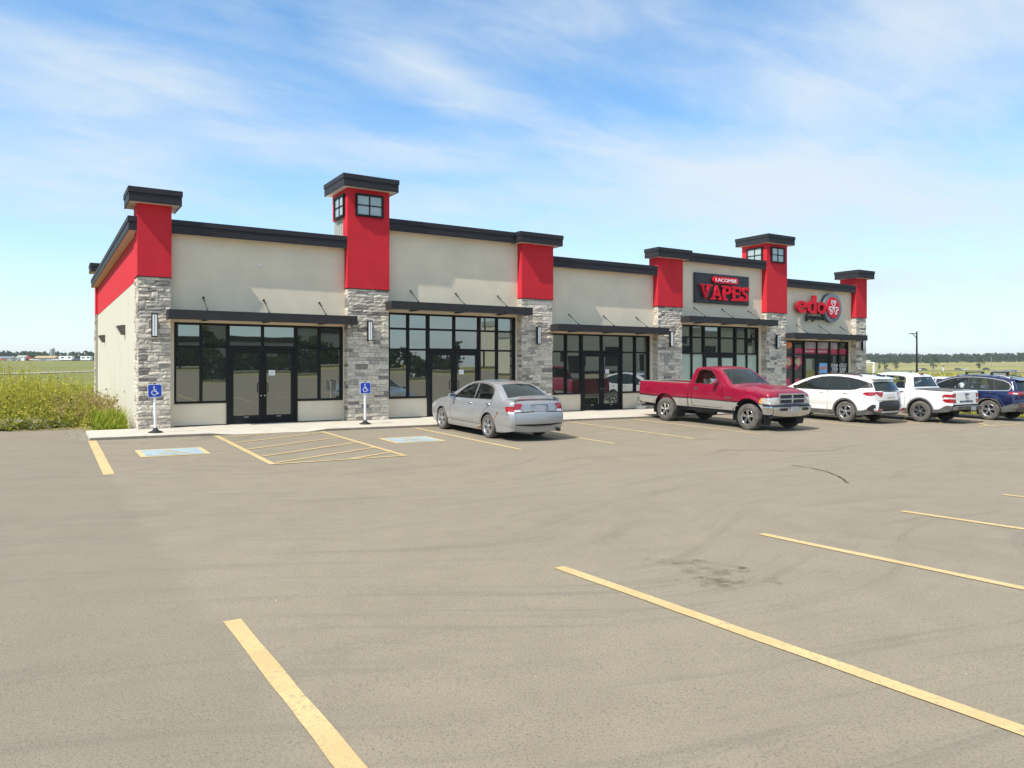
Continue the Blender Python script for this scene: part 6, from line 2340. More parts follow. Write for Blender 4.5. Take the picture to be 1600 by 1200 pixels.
def blue_crossover(x, y, heading):
    root = empty('parked_crossover', (0, 0, 0))
    tag(root, 'dark blue crossover with roof rack bars and grey cladding beside the covered white pickup', 'car')
    tr, wb = .37, 2.70
    fw = [(2.20, 1.11), (1.84, 1.33), (1.50, 1.475), (1.15, 1.545), (.86, 1.56), (.82, 1.115)]
    rw = [(.74, 1.115), (.77, 1.562), (.35, 1.555), (-.04, 1.52), (-.16, 1.135)]
    qw = [(-.22, 1.14), (-.11, 1.505), (-.40, 1.455), (-.58, 1.38), (-.66, 1.27), (-.62, 1.165)]
    fd = [(2.22, .45), (2.28, .75), (2.24, 1.08), (1.86, 1.36), (1.50, 1.515), (1.12, 1.585), (.82, 1.60), (.785, 1.10), (.78, .45)]
    rd = [(.77, .45), (.775, 1.10), (.81, 1.60), (.35, 1.595), (-.06, 1.555), (-.19, 1.13), (-.20, .98), (.20, .84), (.42, .66), (.50, .45)]
    ar = tr + .06

    def arch(k):
        return lambda cx: [(cx + k * v[0], tr + v[1]) for v in ((.44, -.3), (.46, .0), (.42, .24), (.30, .41), (.18, .45), (-.18, .45), (-.30, .41), (-.42, .24), (-.46, 0), (-.44, -.3))]
    dlo = [(2.26, 1.10), (1.86, 1.345), (1.50, 1.495), (1.14, 1.562), (.8, 1.578), (.35, 1.572), (-.06, 1.535), (-.42, 1.472), (-.61, 1.39), (-.70, 1.27), (-.65, 1.135), (-.2, 1.115), (.8, 1.095)]
    spec = dict(
        outline=[(3.52, .32), (3.60, .6), (3.58, .88), (3.46, 1.0), (3.0, 1.08), (2.44, 1.145), (1.98, 1.40), (1.52, 1.56), (1.0, 1.635), (.35, 1.65), (-.3, 1.595), (-.68, 1.52), (-.76, 1.45), (-.84, 1.26), (-.905, 1.10), (-.925, 1.0), (-.93, .80), (-.96, .66), (-.95, .50), (-.88, .38)],
        bottom=[(-.55, .33), (.45, .28), (2.25, .28), (3.1, .30)],
        width_z=[(.25, .88), (.4, .905), (.6, .925), (.85, .928), (1.05, .905), (1.14, .875), (1.3, .80), (1.5, .705), (1.65, .635)],
        plan_x=[(-1.0, .93), (-.88, .94), (-.6, .97), (-.2, 1.0), (2.4, 1.0), (3.0, .97), (3.35, .92), (3.6, .88)],
        crown=[(0, .12, 2.2), (3, .11, 2.2), (5, .05, 2), (7, .05, 2), (9, .035, 2), (11, .045, 2), (13, .08, 2), (15, .09, 2.2), (17, .11, 2.4), (19, .09, 2.4)],
        edge_r=[(0, .17), (3, .16), (5, .075), (9, .07), (11, .08), (13, .12), (15, .16), (19, .16)], side_relief=lambda X, Z: .020 * np.exp(-((np.sqrt(X ** 2 + (Z - tr) ** 2) - ar - .07) / .06) ** 2) + .02 * np.exp(-((np.sqrt((X - wb) ** 2 + (Z - tr) ** 2) - ar - .07) / .06) ** 2) - .012 * np.exp(-((Z - .60) / .07) ** 2),
        spacing=(.065, .055), wheelbase=wb, tyre_r=tr, arch_gap=.06, half_w=.925, roof_i=9,
        offs={'side_window': -.004, 'clear_window': -.004, 'windscreen': -.003, 'rear_window': -.003, 'seam': -.008, 'tail_lamp': .008, 'reverse_lamp': .010, 'cladding': .008, 'window_trim': .003},
        side_regions=[(None, circle_poly((0, tr), ar)), (None, circle_poly((wb, tr), ar)), ('clear_window#front', fw), ('side_window#rear', rw), ('side_window#quarter', qw),
                      ('pillar_trim', dlo), ('bright_trim', offset_poly(dlo, .022)),
                      ('cladding', arch(1)(0)), ('cladding', arch(1)(wb)),
                      ('reverse_lamp#', [(-.80, 1.05), (-1.1, 1.04), (-1.1, 1.0), (-.80, 1.005)]), ('tail_lamp#', [(-.62, 1.035), (-.70, 1.085), (-1.1, 1.09), (-1.1, .975), (-.70, .985)]),
                      ('headlamp#', [(3.6, .90), (3.35, .97), (3.2, .95), (3.4, .88)]),
                      ('door#front', offset_poly(fd, -.004)), ('door#rear', offset_poly(rd, -.004)), ('seam', offset_poly(fd, .006)), ('seam', offset_poly(rd, .006)),
                      ('cladding', [(-1.3, .2), (4, .2), (4, .47), (2.9, .46), (.5, .445), (-.52, .53), (-.78, .66), (-1.3, .70)])],
        strip_regions=[('windscreen', rect(5.3, 7.0, -.9, .9)), ('rear_window', [(12.1, -.86), (14.1, -.93), (14.1, .93), (12.1, .86)]),
                       ('tail_lamp#s', rect(14.0, 15.2, -1, -.62)), ('tail_lamp#t', rect(14.0, 15.2, .62, 1)), ('cladding', rect(16.7, 19, -1, 1)), ('seam', rect(16.5, 16.62, -.9, .9)), ('plate_recess', rect(15.6, 16.4, -.3, .3))])
    c = Car(spec)
    sh = c.make(root)
    mats = {'clear_window': ('car_glass', 'window'), 'side_window': ('car_glass_dark', 'window'), 'pillar_trim': ('black_plastic', 'pillar_trim'), 'bright_trim': ('alloy', 'window_surround'), 'windscreen': ('car_glass', 'windscreen'), 'rear_window': ('car_glass_dark', 'rear_window'),
            'seam': ('seam_dark', 'panel_gap'), 'cladding': ('cladding_grey', 'lower_cladding'), 'tail_lamp': ('lamp_red', 'tail_lamp'), 'reverse_lamp': ('lamp_white', 'reversing_lamp'), 'headlamp': ('lamp_clear', 'headlamp'),
            'plate_recess': ('black_plastic', 'plate_recess')}
    mats['side_window'] = ('car_glass_dark', 'window')
    parts = car_common(c, root, sh, 'paint_blue', mats, seats=((1.15, .38), (.25, .38)), belt=1.09, floor=.33, cab=(-.55, 2.2), tall=.60)
    for ax in (0.0, wb):
        for sg in (1, -1):
            make_wheel('wheel', root, ax, sg * .80, tr, .23, .235, 5, 'double', 'tyre_dusty', 'alloy', sg)
    for sg, sd in ((1, 'L'), (-1, 'R')):
        door_handle(parts['door#front' + sd], 1.0, .99, .885, sg, 'paint_blue', .2)
        door_handle(parts['door#rear' + sd], .0, 1.01, .885, sg, 'black_plastic', .2)
        mirror(root, 2.05, .86, 1.17, sg, 'paint_blue')
        m = MB()
        m.smooth = True
        m.tube([(1.35, sg * .585, 1.595), (1.2, sg * .60, 1.66), (.4, sg * .61, 1.695), (-.35, sg * .60, 1.65), (-.55, sg * .58, 1.58)], .022, 8)
        m.build('roof_rail', 'alloy', root)
        m = MB()
        m.prism([(sg * .50, .60), (sg * .74, .61), (sg * .74, .555), (sg * .52, .55)], -1.055, -1.03, plane='yz')
        m.build('reflector', 'lamp_red', root)
    for xx in (.95, .05):
        m = MB()
        m.smooth = True
        m.tube([(xx, -.66, 1.765), (xx, .66, 1.765)], .022, 8)
        m.smooth = False
        for sg in (1, -1):
            m.hexa([(xx - .05, sg * .57, 1.69), (xx - .05, sg * .64, 1.69), (xx + .05, sg * .64, 1.69), (xx + .05, sg * .57, 1.69), (xx - .025, sg * .59, 1.785), (xx - .025, sg * .63, 1.785), (xx + .025, sg * .63, 1.785), (xx + .025, sg * .59, 1.785)])
        m.build('roof_bar', 'black_plastic', root)
    m = MB()
    m.smooth = True
    m.tube([(.55, -.45, 1.80), (-.65, -.45, 1.80)], .02, 8)
    m.smooth = False
    m.box(-.10, .10, -.50, -.40, 1.785, 1.86)
    m.hexa([(-.30, -.52, 1.79), (-.30, -.36, 1.79), (-.05, -.36, 1.83), (-.05, -.52, 1.83), (-.30, -.52, 1.88), (-.30, -.36, 1.88), (-.05, -.38, 1.89), (-.05, -.50, 1.89)])
    m.build('bicycle_carrier', 'steel_grey', root)
    m = MB()
    m.hexa([(-.58, -.60, 1.535), (-.58, .60, 1.535), (-.88, .55, 1.485), (-.88, -.55, 1.485), (-.58, -.60, 1.575), (-.58, .60, 1.575), (-.89, .55, 1.51), (-.89, -.55, 1.51)])
    m.build('roof_spoiler_blade', 'paint_blue', root, bevel=.012)
    m = MB()
    m.tube([(-.45, .25, 1.59), (-.62, .25, 1.80)], [.008, .004], 6)
    m.build('aerial', 'black_plastic', root)
    plate(root, -1.04, .79, w=.31, h=.16)
    m = MB()
    m.tube([(-.8, 0, .40), (-1.12, 0, .40)], .035, 8)
    m.box(-1.16, -1.08, -.04, .04, .37, .47)
    m.build('tow_hitch', 'black_plastic', root)
    place_car(root, x, y, heading, wb)
    return root


sedan('paint_silver', 8.37, -5.12, 1, 'silver sedan with rust spots and boot spoiler parked at the second shop')
red_pickup(16.80, -2.92, -1)
crossover(22.42, -5.80, 1)
white_pickup(25.18, -6.86, 1)
blue_crossover(28.75, -7.45, 1)
w = sedan('paint_white', 33.9, -3.4, 1, 'white low car mostly hidden between the white pickup and the blue car', rusty=False)


# ------------------------------------------------------------------ vegetation
def quads_object(name, verts, mi, mats, kind=None, parent=None, tri=False):
    """many leaf faces as one mesh: verts is (n, 4, 3)"""
    n, k = verts.shape[0], verts.shape[1]
    me = bpy.data.meshes.new(name)
    me.vertices.add(n * k)
    me.vertices.foreach_set('co', verts.reshape(-1).astype(np.float32))
    me.loops.add(n * k)
    me.loops.foreach_set('vertex_index', np.arange(n * k, dtype=np.int32))
    me.polygons.add(n)
    me.polygons.foreach_set('loop_start', np.arange(0, n * k, k, dtype=np.int32))
    for m in mats:
        me.materials.append(MATS[m])
    me.polygons.foreach_set('material_index', np.asarray(mi, dtype=np.int32))
    me.update(calc_edges=True)
    o = bpy.data.objects.new(name, me)
    link(o, parent)
    if kind:
        o['kind'] = kind
    return o


def leaf_quads(c, size, rng, up=0.35, aspect=2.4):
    """randomly turned leaf-shaped faces centred on c (n,3)"""
    n = len(c)
    a = rng.normal(size=(n, 3))
    a[:, 2] = np.abs(a[:, 2]) * (0.6 + up)
    a /= np.linalg.norm(a, axis=1)[:, None]
    b = rng.normal(size=(n, 3))
    b -= (b * a).sum(1)[:, None] * a
    b /= np.linalg.norm(b, axis=1)[:, None]
    s = np.asarray(size).reshape(-1, 1) * np.ones((n, 1))
    a = a * s
    b = b * s / aspect
    return np.stack([c - a, c - a * 0.1 + b, c + a, c - a * 0.1 - b], 1)


def weeds():
    rng = np.random.default_rng(5)
    # ---- tall yellow-green weeds west of the building
    N = 17000
    u = rng.random(N)
    y = 2.35 + 36 * u ** 1.6
    x = -0.35 - (26 + y * 0.3) * rng.random(N) ** 0.9
    far = y > 17.8
    x = np.where(far, x + 8 * rng.random(N) * (rng.random(N) < .45), x)
    h = (0.62 + 0.55 * rng.random(N)) * np.clip((y - 1.7) / 3.2, 0.30, 1.0)
    # lower along the edge and by the building's side wall
    h *= np.clip((-x) / 1.6, 0.35, 1.0) ** np.where(y < 17, 1.0, 0.0)
    patch = 0.5 + 0.5 * np.sin(x * 0.55 + 1.3 * np.sin(y * 0.31)) * np.cos(y * 0.43 + x * 0.2)
    h *= 0.62 + 0.60 * patch
    h *= np.where(rng.random(N) < .14, 1.28, 1.0)
    h *= np.interp(y, [0, 6, 12, 20, 34, 70], [1.0, 1.08, .90, .62, .32, .22]) * np.where(x > -3.5, 1.3, 1.0)
    z0 = np.array([terrain_z(a, b) for a, b in zip(x, y)]) - 0.03
    V, MI = [], []
    # stems
    lean = rng.normal(size=(N, 2)) * 0.10
    base = np.stack([x, y, z0], 1)
    top = base + np.stack([lean[:, 0] * h, lean[:, 1] * h, h], 1)
    w = 0.008 + 0.00012 * np.hypot(x - CX, y - CY)
    side = np.stack([0.82 * w, -0.55 * w, 0 * w], 1)
    V.append(np.stack([base - side, base + side, top + side * .5, top - side * .5], 1))
    tone = rng.random(N) * 0.6 + patch * 0.4
    pm = np.where(tone > .62, 0, np.where(tone > .30, 1, 2))
    MI.append(np.where(pm == 2, 2, 1))
    for k in range(17):
        t = 0.15 + 0.85 * (k + rng.random(N)) / 17
        spread = (0.05 + 0.17 * h * (1.1 - t))
        c = base + (top - base) * t[:, None] + rng.normal(size=(N, 3)) * np.stack([spread, spread, spread * .4], 1)
        c[:, 2] = np.maximum(c[:, 2], z0 + 0.03)
        s = (0.022 + 0.028 * rng.random(N)) * (1.0 + 0.012 * np.hypot(x - CX, y - CY)) * (1.15 - .35 * t)
        V.append(leaf_quads(c, s, rng, up=.5))
        m = np.where((t > .62) & (pm < 2), 0, pm)
        m = np.where((rng.random(N) < .02) & (t > .85), 3, m)
        MI.append(m)
    o = quads_object('weeds', np.concatenate(V), np.concatenate(MI), ['weed_yellow', 'weed_olive', 'weed_dark', 'flower_yellow'], 'stuff')
    # ---- taller wispy stalks standing out of the mass
    N = 1500
    y = 2.9 + 24 * rng.random(N) ** 1.3
    x = -0.5 - (22 + y * .3) * rng.random(N) ** 0.85
    clump = np.sin(x * .9 + 2) * np.cos(y * .6 + x * .35)
    ok = clump + rng.normal(size=N) * .5 > -.1
    x, y = x[ok], y[ok]
    N = len(x)
    h = (.95 + .55 * rng.random(N)) * np.clip((y - 1.2) / 3.0, .5, 1.0) * np.interp(y, [0, 6, 14, 28], [1, 1.02, .82, .45]) * np.where(x > -3.2, 1.25, 1.0)
    z0 = np.array([terrain_z(a, b) for a, b in zip(x, y)]) - .03
    base = np.stack([x, y, z0], 1)
    lean = rng.normal(size=(N, 2)) * .13
    top = base + np.stack([lean[:, 0] * h, lean[:, 1] * h, h], 1)
    side = np.array([.010, -.007, 0])
    V = [np.stack([base - side, base + side, top + side * .4, top - side * .4], 1)]
    MI = [np.ones(N)]
    for k in range(14):
        t = .45 + .55 * rng.random(N)
        c = base + (top - base) * t[:, None] + rng.normal(size=(N, 3)) * np.array([.06, .06, .04])
        V.append(leaf_quads(c, .030 + .03 * rng.random(N), rng, up=.9, aspect=3.0))
        MI.append(np.where(t > .8, np.where(rng.random(N) < .5, 2, 0), np.where(rng.random(N) < .5, 0, 1)))
    quads_object('tall_weeds', np.concatenate(V), np.concatenate(MI), ['weed_yellow', 'weed_olive', 'weed_pale'], 'stuff')
    # ---- straw-coloured dry weeds by the side wall
    N = 300
    y = 2.4 + 8 * rng.random(N)
    x = -0.2 - 1.7 * rng.random(N) ** 1.3
    h = (0.35 + .60 * rng.random(N)) * np.clip(y / 3, .5, 1)
    z0 = np.array([terrain_z(a, b) for a, b in zip(x, y)]) - .02
    base = np.stack([x, y, z0], 1)
    lean = rng.normal(size=(N, 2)) * .22
    top = base + np.stack([lean[:, 0] * h, lean[:, 1] * h, h], 1)
    V, MI = [], []
    side = np.array([.006, -.004, 0])
    V.append(np.stack([base - side, base + side, top + side * .4, top - side * .4], 1))
    MI.append(np.zeros(N))
    for k in range(9):
        t = .35 + .65 * rng.random(N)
        c = base + (top - base) * t[:, None] + rng.normal(size=(N, 3)) * .05
        V.append(leaf_quads(c, .035 + .03 * rng.random(N), rng))
        MI.append((rng.random(N) < .4).astype(int))
    quads_object('dry_weeds', np.concatenate(V), np.concatenate(MI), ['weed_straw', 'weed_olive'], 'stuff')
    # ---- bright grass tuft at the corner of the walk
    N = 1500
    x = -0.16 - .78 * rng.random(N) ** 1.2
    y = .45 + 2.0 * rng.random(N)
    keep = (y > 0.40 + 0.0 * x)
    x, y = x[keep], y[keep]
    N = len(x)
    h = (.18 + .36 * rng.random(N)) * np.clip((y - .2) / 1.0, .45, 1.1)
    z0 = np.array([terrain_z(a, b) for a, b in zip(x, y)]) - .04
    b0 = np.stack([x, y, z0], 1)
    ang = rng.random(N) * 6.28
    d = np.stack([np.cos(ang), np.sin(ang), 0 * ang], 1)
    mid = b0 + d * (.10 * h)[:, None] + np.stack([0 * h, 0 * h, .6 * h], 1)
    tip = b0 + d * (.38 * h)[:, None] + np.stack([0 * h, 0 * h, h], 1)
    sd = np.stack([-np.sin(ang), np.cos(ang), 0 * ang], 1) * .009
    V = np.concatenate([np.stack([b0 - sd, b0 + sd, mid + sd * .8, mid - sd * .8], 1), np.stack([mid - sd * .8, mid + sd * .8, tip + sd * .1, tip - sd * .1], 1)])
    quads_object('grass_tuft', V, (rng.random(len(V)) < .35) * 1, ['grass_bright', 'weed_yellow'], 'stuff')
    # ---- low pale plants and dark leafy clumps on the asphalt's edge
    N = 2600
    x = -1.3 - 20 * rng.random(N)
    x = x[(np.sin(x * 2.1) + .7 * np.sin(x * 5.3 + 2) + rng.normal(size=N) * .4) > -.1]
    N = len(x)
    y = 2.0 + .75 * rng.random(N) ** 1.5
    h = .06 + .26 * rng.random(N)
    z0 = np.array([terrain_z(a, b) for a, b in zip(x, y)])
    V, MI = [], []
    pal = np.sin(x * 1.3) + .8 * np.sin(x * 3.1 + 1)
    for k in range(7):
        c = np.stack([x + rng.normal(size=N) * .06, y + rng.normal(size=N) * .06, z0 + h * rng.random(N) + .01], 1)
        V.append(leaf_quads(c, .030 + .035 * rng.random(N), rng))
        MI.append(np.where(rng.random(N) < .30 + .25 * pal, np.where(rng.random(N) < .5, 2, 0), np.where(rng.random(N) < .35, 1, 0)))
    quads_object('edge_plants', np.concatenate(V), np.concatenate(MI), ['weed_olive', 'weed_dark', 'weed_pale'], 'stuff')
    # ---- short rough grass over the nearer fields east and north
    N = 16000
    r = 40 + 220 * rng.random(N) ** 1.8
    th = np.radians(rng.uniform(12, 58, N))
    x, y = CX + r * np.cos(th), CY + r * np.sin(th)
    ok = np.array([not lot_has(a, b, .3) and not (-1.3 < a < 34 and -2 < b < 19) for a, b in zip(x, y)])
    x, y, r = x[ok], y[ok], r[ok]
    N = len(x)
    z0 = np.array([terrain_z(a, b) for a, b in zip(x, y)])
    V, MI = [], []
    ptc = np.sin(x * .06 + 1.3) * np.cos(y * .05)
    for k in range(3):
        c = np.stack([x + rng.normal(size=N) * .3, y + rng.normal(size=N) * .3, z0 + .10 + .20 * rng.random(N)], 1)
        V.append(leaf_quads(c, (.16 + .2 * rng.random(N)) * (r / 70), rng, up=1.0))
        MI.append(np.where(rng.random(N) < .5 + .3 * ptc, 0, np.where(rng.random(N) < .6, 1, 2)))
    quads_object('rough_grass', np.concatenate(V), np.concatenate(MI), ['weed_yellow', 'weed_olive', 'weed_straw'], 'stuff')
    # green verge past the last stall
    N = 5000
    x = 30.6 + 9 * rng.random(N)
    y = -9.3 + 9.0 * rng.random(N)
    ok = ~((y > -2.1) & (x < 33.7))
    x, y = x[ok], y[ok]
    N = len(x)
    z0 = np.array([terrain_z(a, b) for a, b in zip(x, y)])
    V = []
    for k in range(3):
        c = np.stack([x + rng.normal(size=N) * .05, y + rng.normal(size=N) * .05, z0 + .02 + .12 * rng.random(N)], 1)
        V.append(leaf_quads(c, .06 + .05 * rng.random(N), rng, up=1.2))
    V = np.concatenate(V)
    quads_object('verge_grass', V, (rng.random(len(V)) < .5) * 1, ['weed_olive', 'weed_yellow'], 'stuff')


weeds()


def rubble():
    # pale broken concrete lying at the asphalt's edge
    for (x, y, s, lb) in [(-2.45, 2.72, (.95, .40, .22), 'long pale concrete lump half hidden by weeds at the asphalt edge, nearer the walk'),
                          (-4.15, 2.55, (.70, .35, .16), 'low pale concrete lump at the asphalt edge, farther from the walk')]:
        bm = bmesh.new()
        bmesh.ops.create_icosphere(bm, subdivisions=3, radius=1.0)
        for v in bm.verts:
            n = math.sin(v.co.x * 5 + x) * math.cos(v.co.y * 4) * .12 + random.uniform(-.05, .05)
            v.co *= 1 + n
            v.co.z = max(v.co.z, -.3)
            v.co.x *= s[0]
            v.co.y *= s[1]
            v.co.z *= s[2]
        me = bpy.data.meshes.new('concrete_lump')
        bm.to_mesh(me)
        bm.free()
        me.materials.append(MATS['gravel'])
        o = bpy.data.objects.new('concrete_lump', me)
        link(o)
        o.location = (x, y, terrain_z(x, y) + .03)
        tag(o, lb, 'rubble')
    # crumbled asphalt edge beside the walk's end
    rng = np.random.default_rng(3)
    mb = MB()
    for i in range(230):
        t = rng.random()
        x, y = -1.22 - .45 * rng.random() ** 2, -1.7 + 3.7 * t
        s = .008 + .022 * rng.random()
        z = lot_z(x, y)
        a = rng.random() * 3
        ca, sa = math.cos(a) * s, math.sin(a) * s
        mb.add([(x + ca, y + sa, z), (x - sa, y + ca, z), (x - ca, y - sa, z), (x + sa, y - ca, z), (x, y, z + s * .8)], [(0, 1, 4), (1, 2, 4), (2, 3, 4), (3, 0, 4)])
    o = mb.build('gravel', 'gravel')
    o['kind'] = 'stuff'
    mb = MB()
    for i in range(420):
        x, y = rng.uniform(-8, 14), rng.uniform(-20.5, -2.2)
        s = .004 + .010 * rng.random() ** 2
        z = lot_z(x, y)
        a = rng.random() * 3
        ca, sa = math.cos(a) * s, math.sin(a) * s
        mb.add([(x + ca, y + sa, z), (x - sa, y + ca, z), (x - ca, y - sa, z), (x + sa, y - ca, z), (x, y, z + s * .8)], [(0, 1, 4), (1, 2, 4), (2, 3, 4), (3, 0, 4)])
    o = mb.build('loose_grit', 'gravel')
    o['kind'] = 'stuff'


rubble()


def crown_mesh(rng, w, h, n, leaf, base=0.22, lobes=9):
    """leaf clumps spread through several uneven lobes"""
    cs = []
    for i in range(lobes):
        a = rng.random() * 6.28
        zz = base * h + (h * (1 - base)) * (i + .5) / lobes
        k = math.sin(math.pi * min(.97, .12 + .86 * (i + .5) / lobes)) ** .7
        rr = w * .5 * k * rng.uniform(.25, .75)
        cs.append((rr * math.cos(a), rr * math.sin(a), zz, w * rng.uniform(.20, .34) * (.5 + .6 * k)))
    pts = []
    for i in range(n):
        c = cs[rng.integers(len(cs))]
        d = rng.normal(size=3)
        d /= np.linalg.norm(d)
        r = c[3] * rng.random() ** .4
        pts.append((c[0] + d[0] * r, c[1] + d[1] * r, c[2] + d[2] * r * .85))
    pts = np.array(pts)
    pts[:, 2] = np.clip(pts[:, 2], base * h * .5, h)
    return leaf_quads(pts, leaf * (0.6 + .8 * rng.random(n)), rng, up=.2, aspect=1.5)


def tree(x, y, h, w, label, seed, mats=('leaf_mid', 'leaf_dark'), n=420, group=None, name='broadleaf_tree'):
    rng = np.random.default_rng(seed)
    z = terrain_z(x, y)
    T = empty(name, (x, y, z - .05))
    tag(T, label, 'shrub' if 'shrub' in name else 'tree', group)
    m = MB()
    m.tube([(0, 0, 0), (.02 * h, 0, .3 * h), (.0, .02 * h, .62 * h)], [h * .028, h * .02, h * .008], 8)
    for k in range(4):
        a = k * 1.7 + rng.random()
        m.tube([(.01 * h, 0, (.24 + .08 * k) * h), (.22 * w * math.cos(a), .22 * w * math.sin(a), (.42 + .09 * k) * h)], [h * .012, h * .004], 6)
    m.build('trunk', 'bark', T)
    q = crown_mesh(rng, w, h, n, h * .045)
    quads_object('crown', q, (rng.random(len(q)) < .5) * 1, list(mats), None, T)
    return T


def cam_pt(px, depth):
    """ground position seen at picture column px (of 1600) at the given depth"""
    a = (px - 800) / 1170.0
    f = (math.cos(CAM_YAW), math.sin(CAM_YAW))
    r = (math.sin(CAM_YAW), -math.cos(CAM_YAW))
    return (cam.location.x + depth * (f[0] + a * r[0]), cam.location.y + depth * (f[1] + a * r[1]))


def wood(name, spots, hmin, hmax, seed, leaf=1.0, per=34):
    """a far wood that reads as one dark mass"""
    rng = np.random.default_rng(seed)
    V, MI = [], []
    for (x, y) in spots:
        z = terrain_z(x, y)
        h = rng.uniform(hmin, hmax)
        if rng.random() < .3:
            h *= .75
        w = h * rng.uniform(.45, .75)
        conif = rng.random() < .35
        n = per
        t = rng.random(n) ** .8
        rad = w * .5 * ((1 - t) * .9 + .08 if conif else np.sin(np.pi * np.clip(.12 + .84 * t, 0, 1)) ** .6)
        a = rng.random(n) * 6.28
        rr = rad * rng.random(n) ** .5
        c = np.stack([x + rr * np.cos(a), y + rr * np.sin(a), z + h * t], 1)
        V.append(leaf_quads(c, h * .115 * leaf * (.7 + .7 * rng.random(n)), rng, up=.3, aspect=1.3))
        MI.append((rng.random(n) < (.75 if conif else .4)) * 1)
    o = quads_object(name, np.concatenate(V), np.concatenate(MI), ['leaf_mid', 'leaf_dark'], 'stuff')
    return o


def distance():
    rng = np.random.default_rng(21)
    # woods
    sp = [cam_pt(rng.uniform(1250, 1900), rng.uniform(890, 1060)) for _ in range(1500)]
    wood('far_wood', sp, 6.5, 10.5, 31, per=30)
    sp = [cam_pt(rng.uniform(1180, 1436), rng.uniform(1350, 1500)) for _ in range(420)]
    wood('hill_wood', sp, 8, 12, 33, per=26)
    sp = [cam_pt(rng.uniform(-420, 340), rng.uniform(690, 800)) for _ in range(1300)]
    wood('far_wood', sp, 5.5, 9.5, 37, per=32)
    # pale farm roads
    def road(pts, w, name='road', m='road_pale'):
        mb = MB()
        P = []
        for a, b in zip(pts[:-1], pts[1:]):
            n = 26
            P += [(a[0] + (b[0] - a[0]) * i / n, a[1] + (b[1] - a[1]) * i / n) for i in range(n)]
        P.append(pts[-1])
        vs = []
        for i, p in enumerate(P):
            q = P[min(i + 1, len(P) - 1)]
            o = P[max(i - 1, 0)]
            d = Vector((q[0] - o[0], q[1] - o[1])).normalized()
            for s in (-1, 1):
                x, y = p[0] - d.y * w / 2 * s, p[1] + d.x * w / 2 * s
                vs.append((x, y, terrain_z(x, y) + .05 + .0004 * math.hypot(x, y)))
        mb.add(vs, [(2 * i, 2 * i + 1, 2 * i + 3, 2 * i + 2) for i in range(len(P) - 1)])
        o = mb.build(name, m)
        o['kind'] = 'structure'
    road([cam_pt(1180, 205), cam_pt(1800, 210)], 9)
    road([cam_pt(1180, 520), cam_pt(1800, 532)], 14)
    road([cam_pt(1180, 760), cam_pt(1800, 770)], 16)
    road([cam_pt(-260, 105), cam_pt(0, 140), cam_pt(147, 230), cam_pt(230, 320)], 9)
    # single trees in the fields to the east
    for q, (px, d, h, lb) in enumerate([(1374, 560, 5.0, 'small dark bush in the far field just right of the building'), (1382, 560, 7.5, 'lone round tree in the far field right of the building'), (1400, 560, 7.0, 'lone tree in the far field left of the street lamp'),
                                        (1458, 560, 10.5, 'larger lone tree in the far field beyond the white pickup'), (1531, 560, 8.5, 'lone tree in the far field beyond the blue car')]):
        x, y = cam_pt(px, d)
        tree(x, y, h, h * .75, lb, 50 + q, n=300, group=None)
    # street lamp
    x, y = cam_pt(1432.5, 93)
    z = terrain_z(x, y)
    L = empty('street_lamp', (x, y, z))
    tag(L, 'black street lamp with a short curved arm standing beyond the parked cars', 'street lamp')
    zt = 6.02 - z
    m = MB()
    m.tube([(0, 0, 0), (0, 0, zt)], [.13, .09], 12)
    m.build('pole', 'frame_black', L)
    rx, ry = math.sin(CAM_YAW), -math.cos(CAM_YAW)
    m = MB()
    m.tube([(0, 0, zt - .25), (-.55 * rx, -.55 * ry, zt - .28), (-.75 * rx, -.75 * ry, zt - .26)], .05, 8)
    m.tube([(0, 0, zt - 1.1), (-.16 * rx, -.16 * ry, zt - .65), (-.52 * rx, -.52 * ry, zt - .31)], .04, 8)
    m.build('arm', 'frame_black', L)
    m = MB()
    m.hexa([(-.45 * rx - .09, -.45 * ry, zt - .36), (-.45 * rx + .09, -.45 * ry, zt - .36), (-.95 * rx + .09, -.95 * ry, zt - .31), (-.95 * rx - .09, -.95 * ry, zt - .31),
            (-.45 * rx - .09, -.45 * ry, zt - .24), (-.45 * rx + .09, -.45 * ry, zt - .24), (-.95 * rx + .09, -.95 * ry, zt - .25), (-.95 * rx - .09, -.95 * ry, zt - .25)])
    m.build('lamp_head', 'frame_black', L)
    # white frame standing in the field
    x, y = cam_pt(1365.5, 290)
    z = terrain_z(x, y)
    Fm = empty('field_sign', (x, y, z))
    tag(Fm, 'tall white frame with a cream panel in the field beside the end stone pillar', 'sign')
    m = MB()
    m.box(-.3, .3, -.3, .3, 0, 4.75)
    m.build('post', 'white_paint', Fm)
    m = MB()
    m.tube([(0, 0, 4.55), (-3.6 * rx, -3.6 * ry, 4.55)], .22, 6)
    m.build('beam', 'white_paint', Fm)
    m = MB()
    m.hexa([(-1.4 * rx - .1, -1.4 * ry, 3.8), (-1.4 * rx + .1, -1.4 * ry, 3.8), (-3.6 * rx + .1, -3.6 * ry, 3.8), (-3.6 * rx - .1, -3.6 * ry, 3.8),
            (-1.4 * rx - .1, -1.4 * ry, 5.6), (-1.4 * rx + .1, -1.4 * ry, 5.6), (-3.6 * rx + .1, -3.6 * ry, 5.6), (-3.6 * rx - .1, -3.6 * ry, 5.6)])
    m.build('panel', 'stucco_plain', Fm)
    # utility pole far right
    x, y = cam_pt(1549, 620)
    z = terrain_z(x, y)
    m = MB()
    m.tube([(0, 0, 0), (0, 0, 9.5)], .22, 8)
    P = empty('utility_pole', (x, y, z))
    tag(P, 'thin pale utility pole in front of the far wood on the right', 'pole')
    m.build('pole', 'road_pale', P)
    m = MB()
    m.box(-.9, .9, -.12, .12, 8.7, 8.95)
    m.build('crossarm', 'road_pale', P)

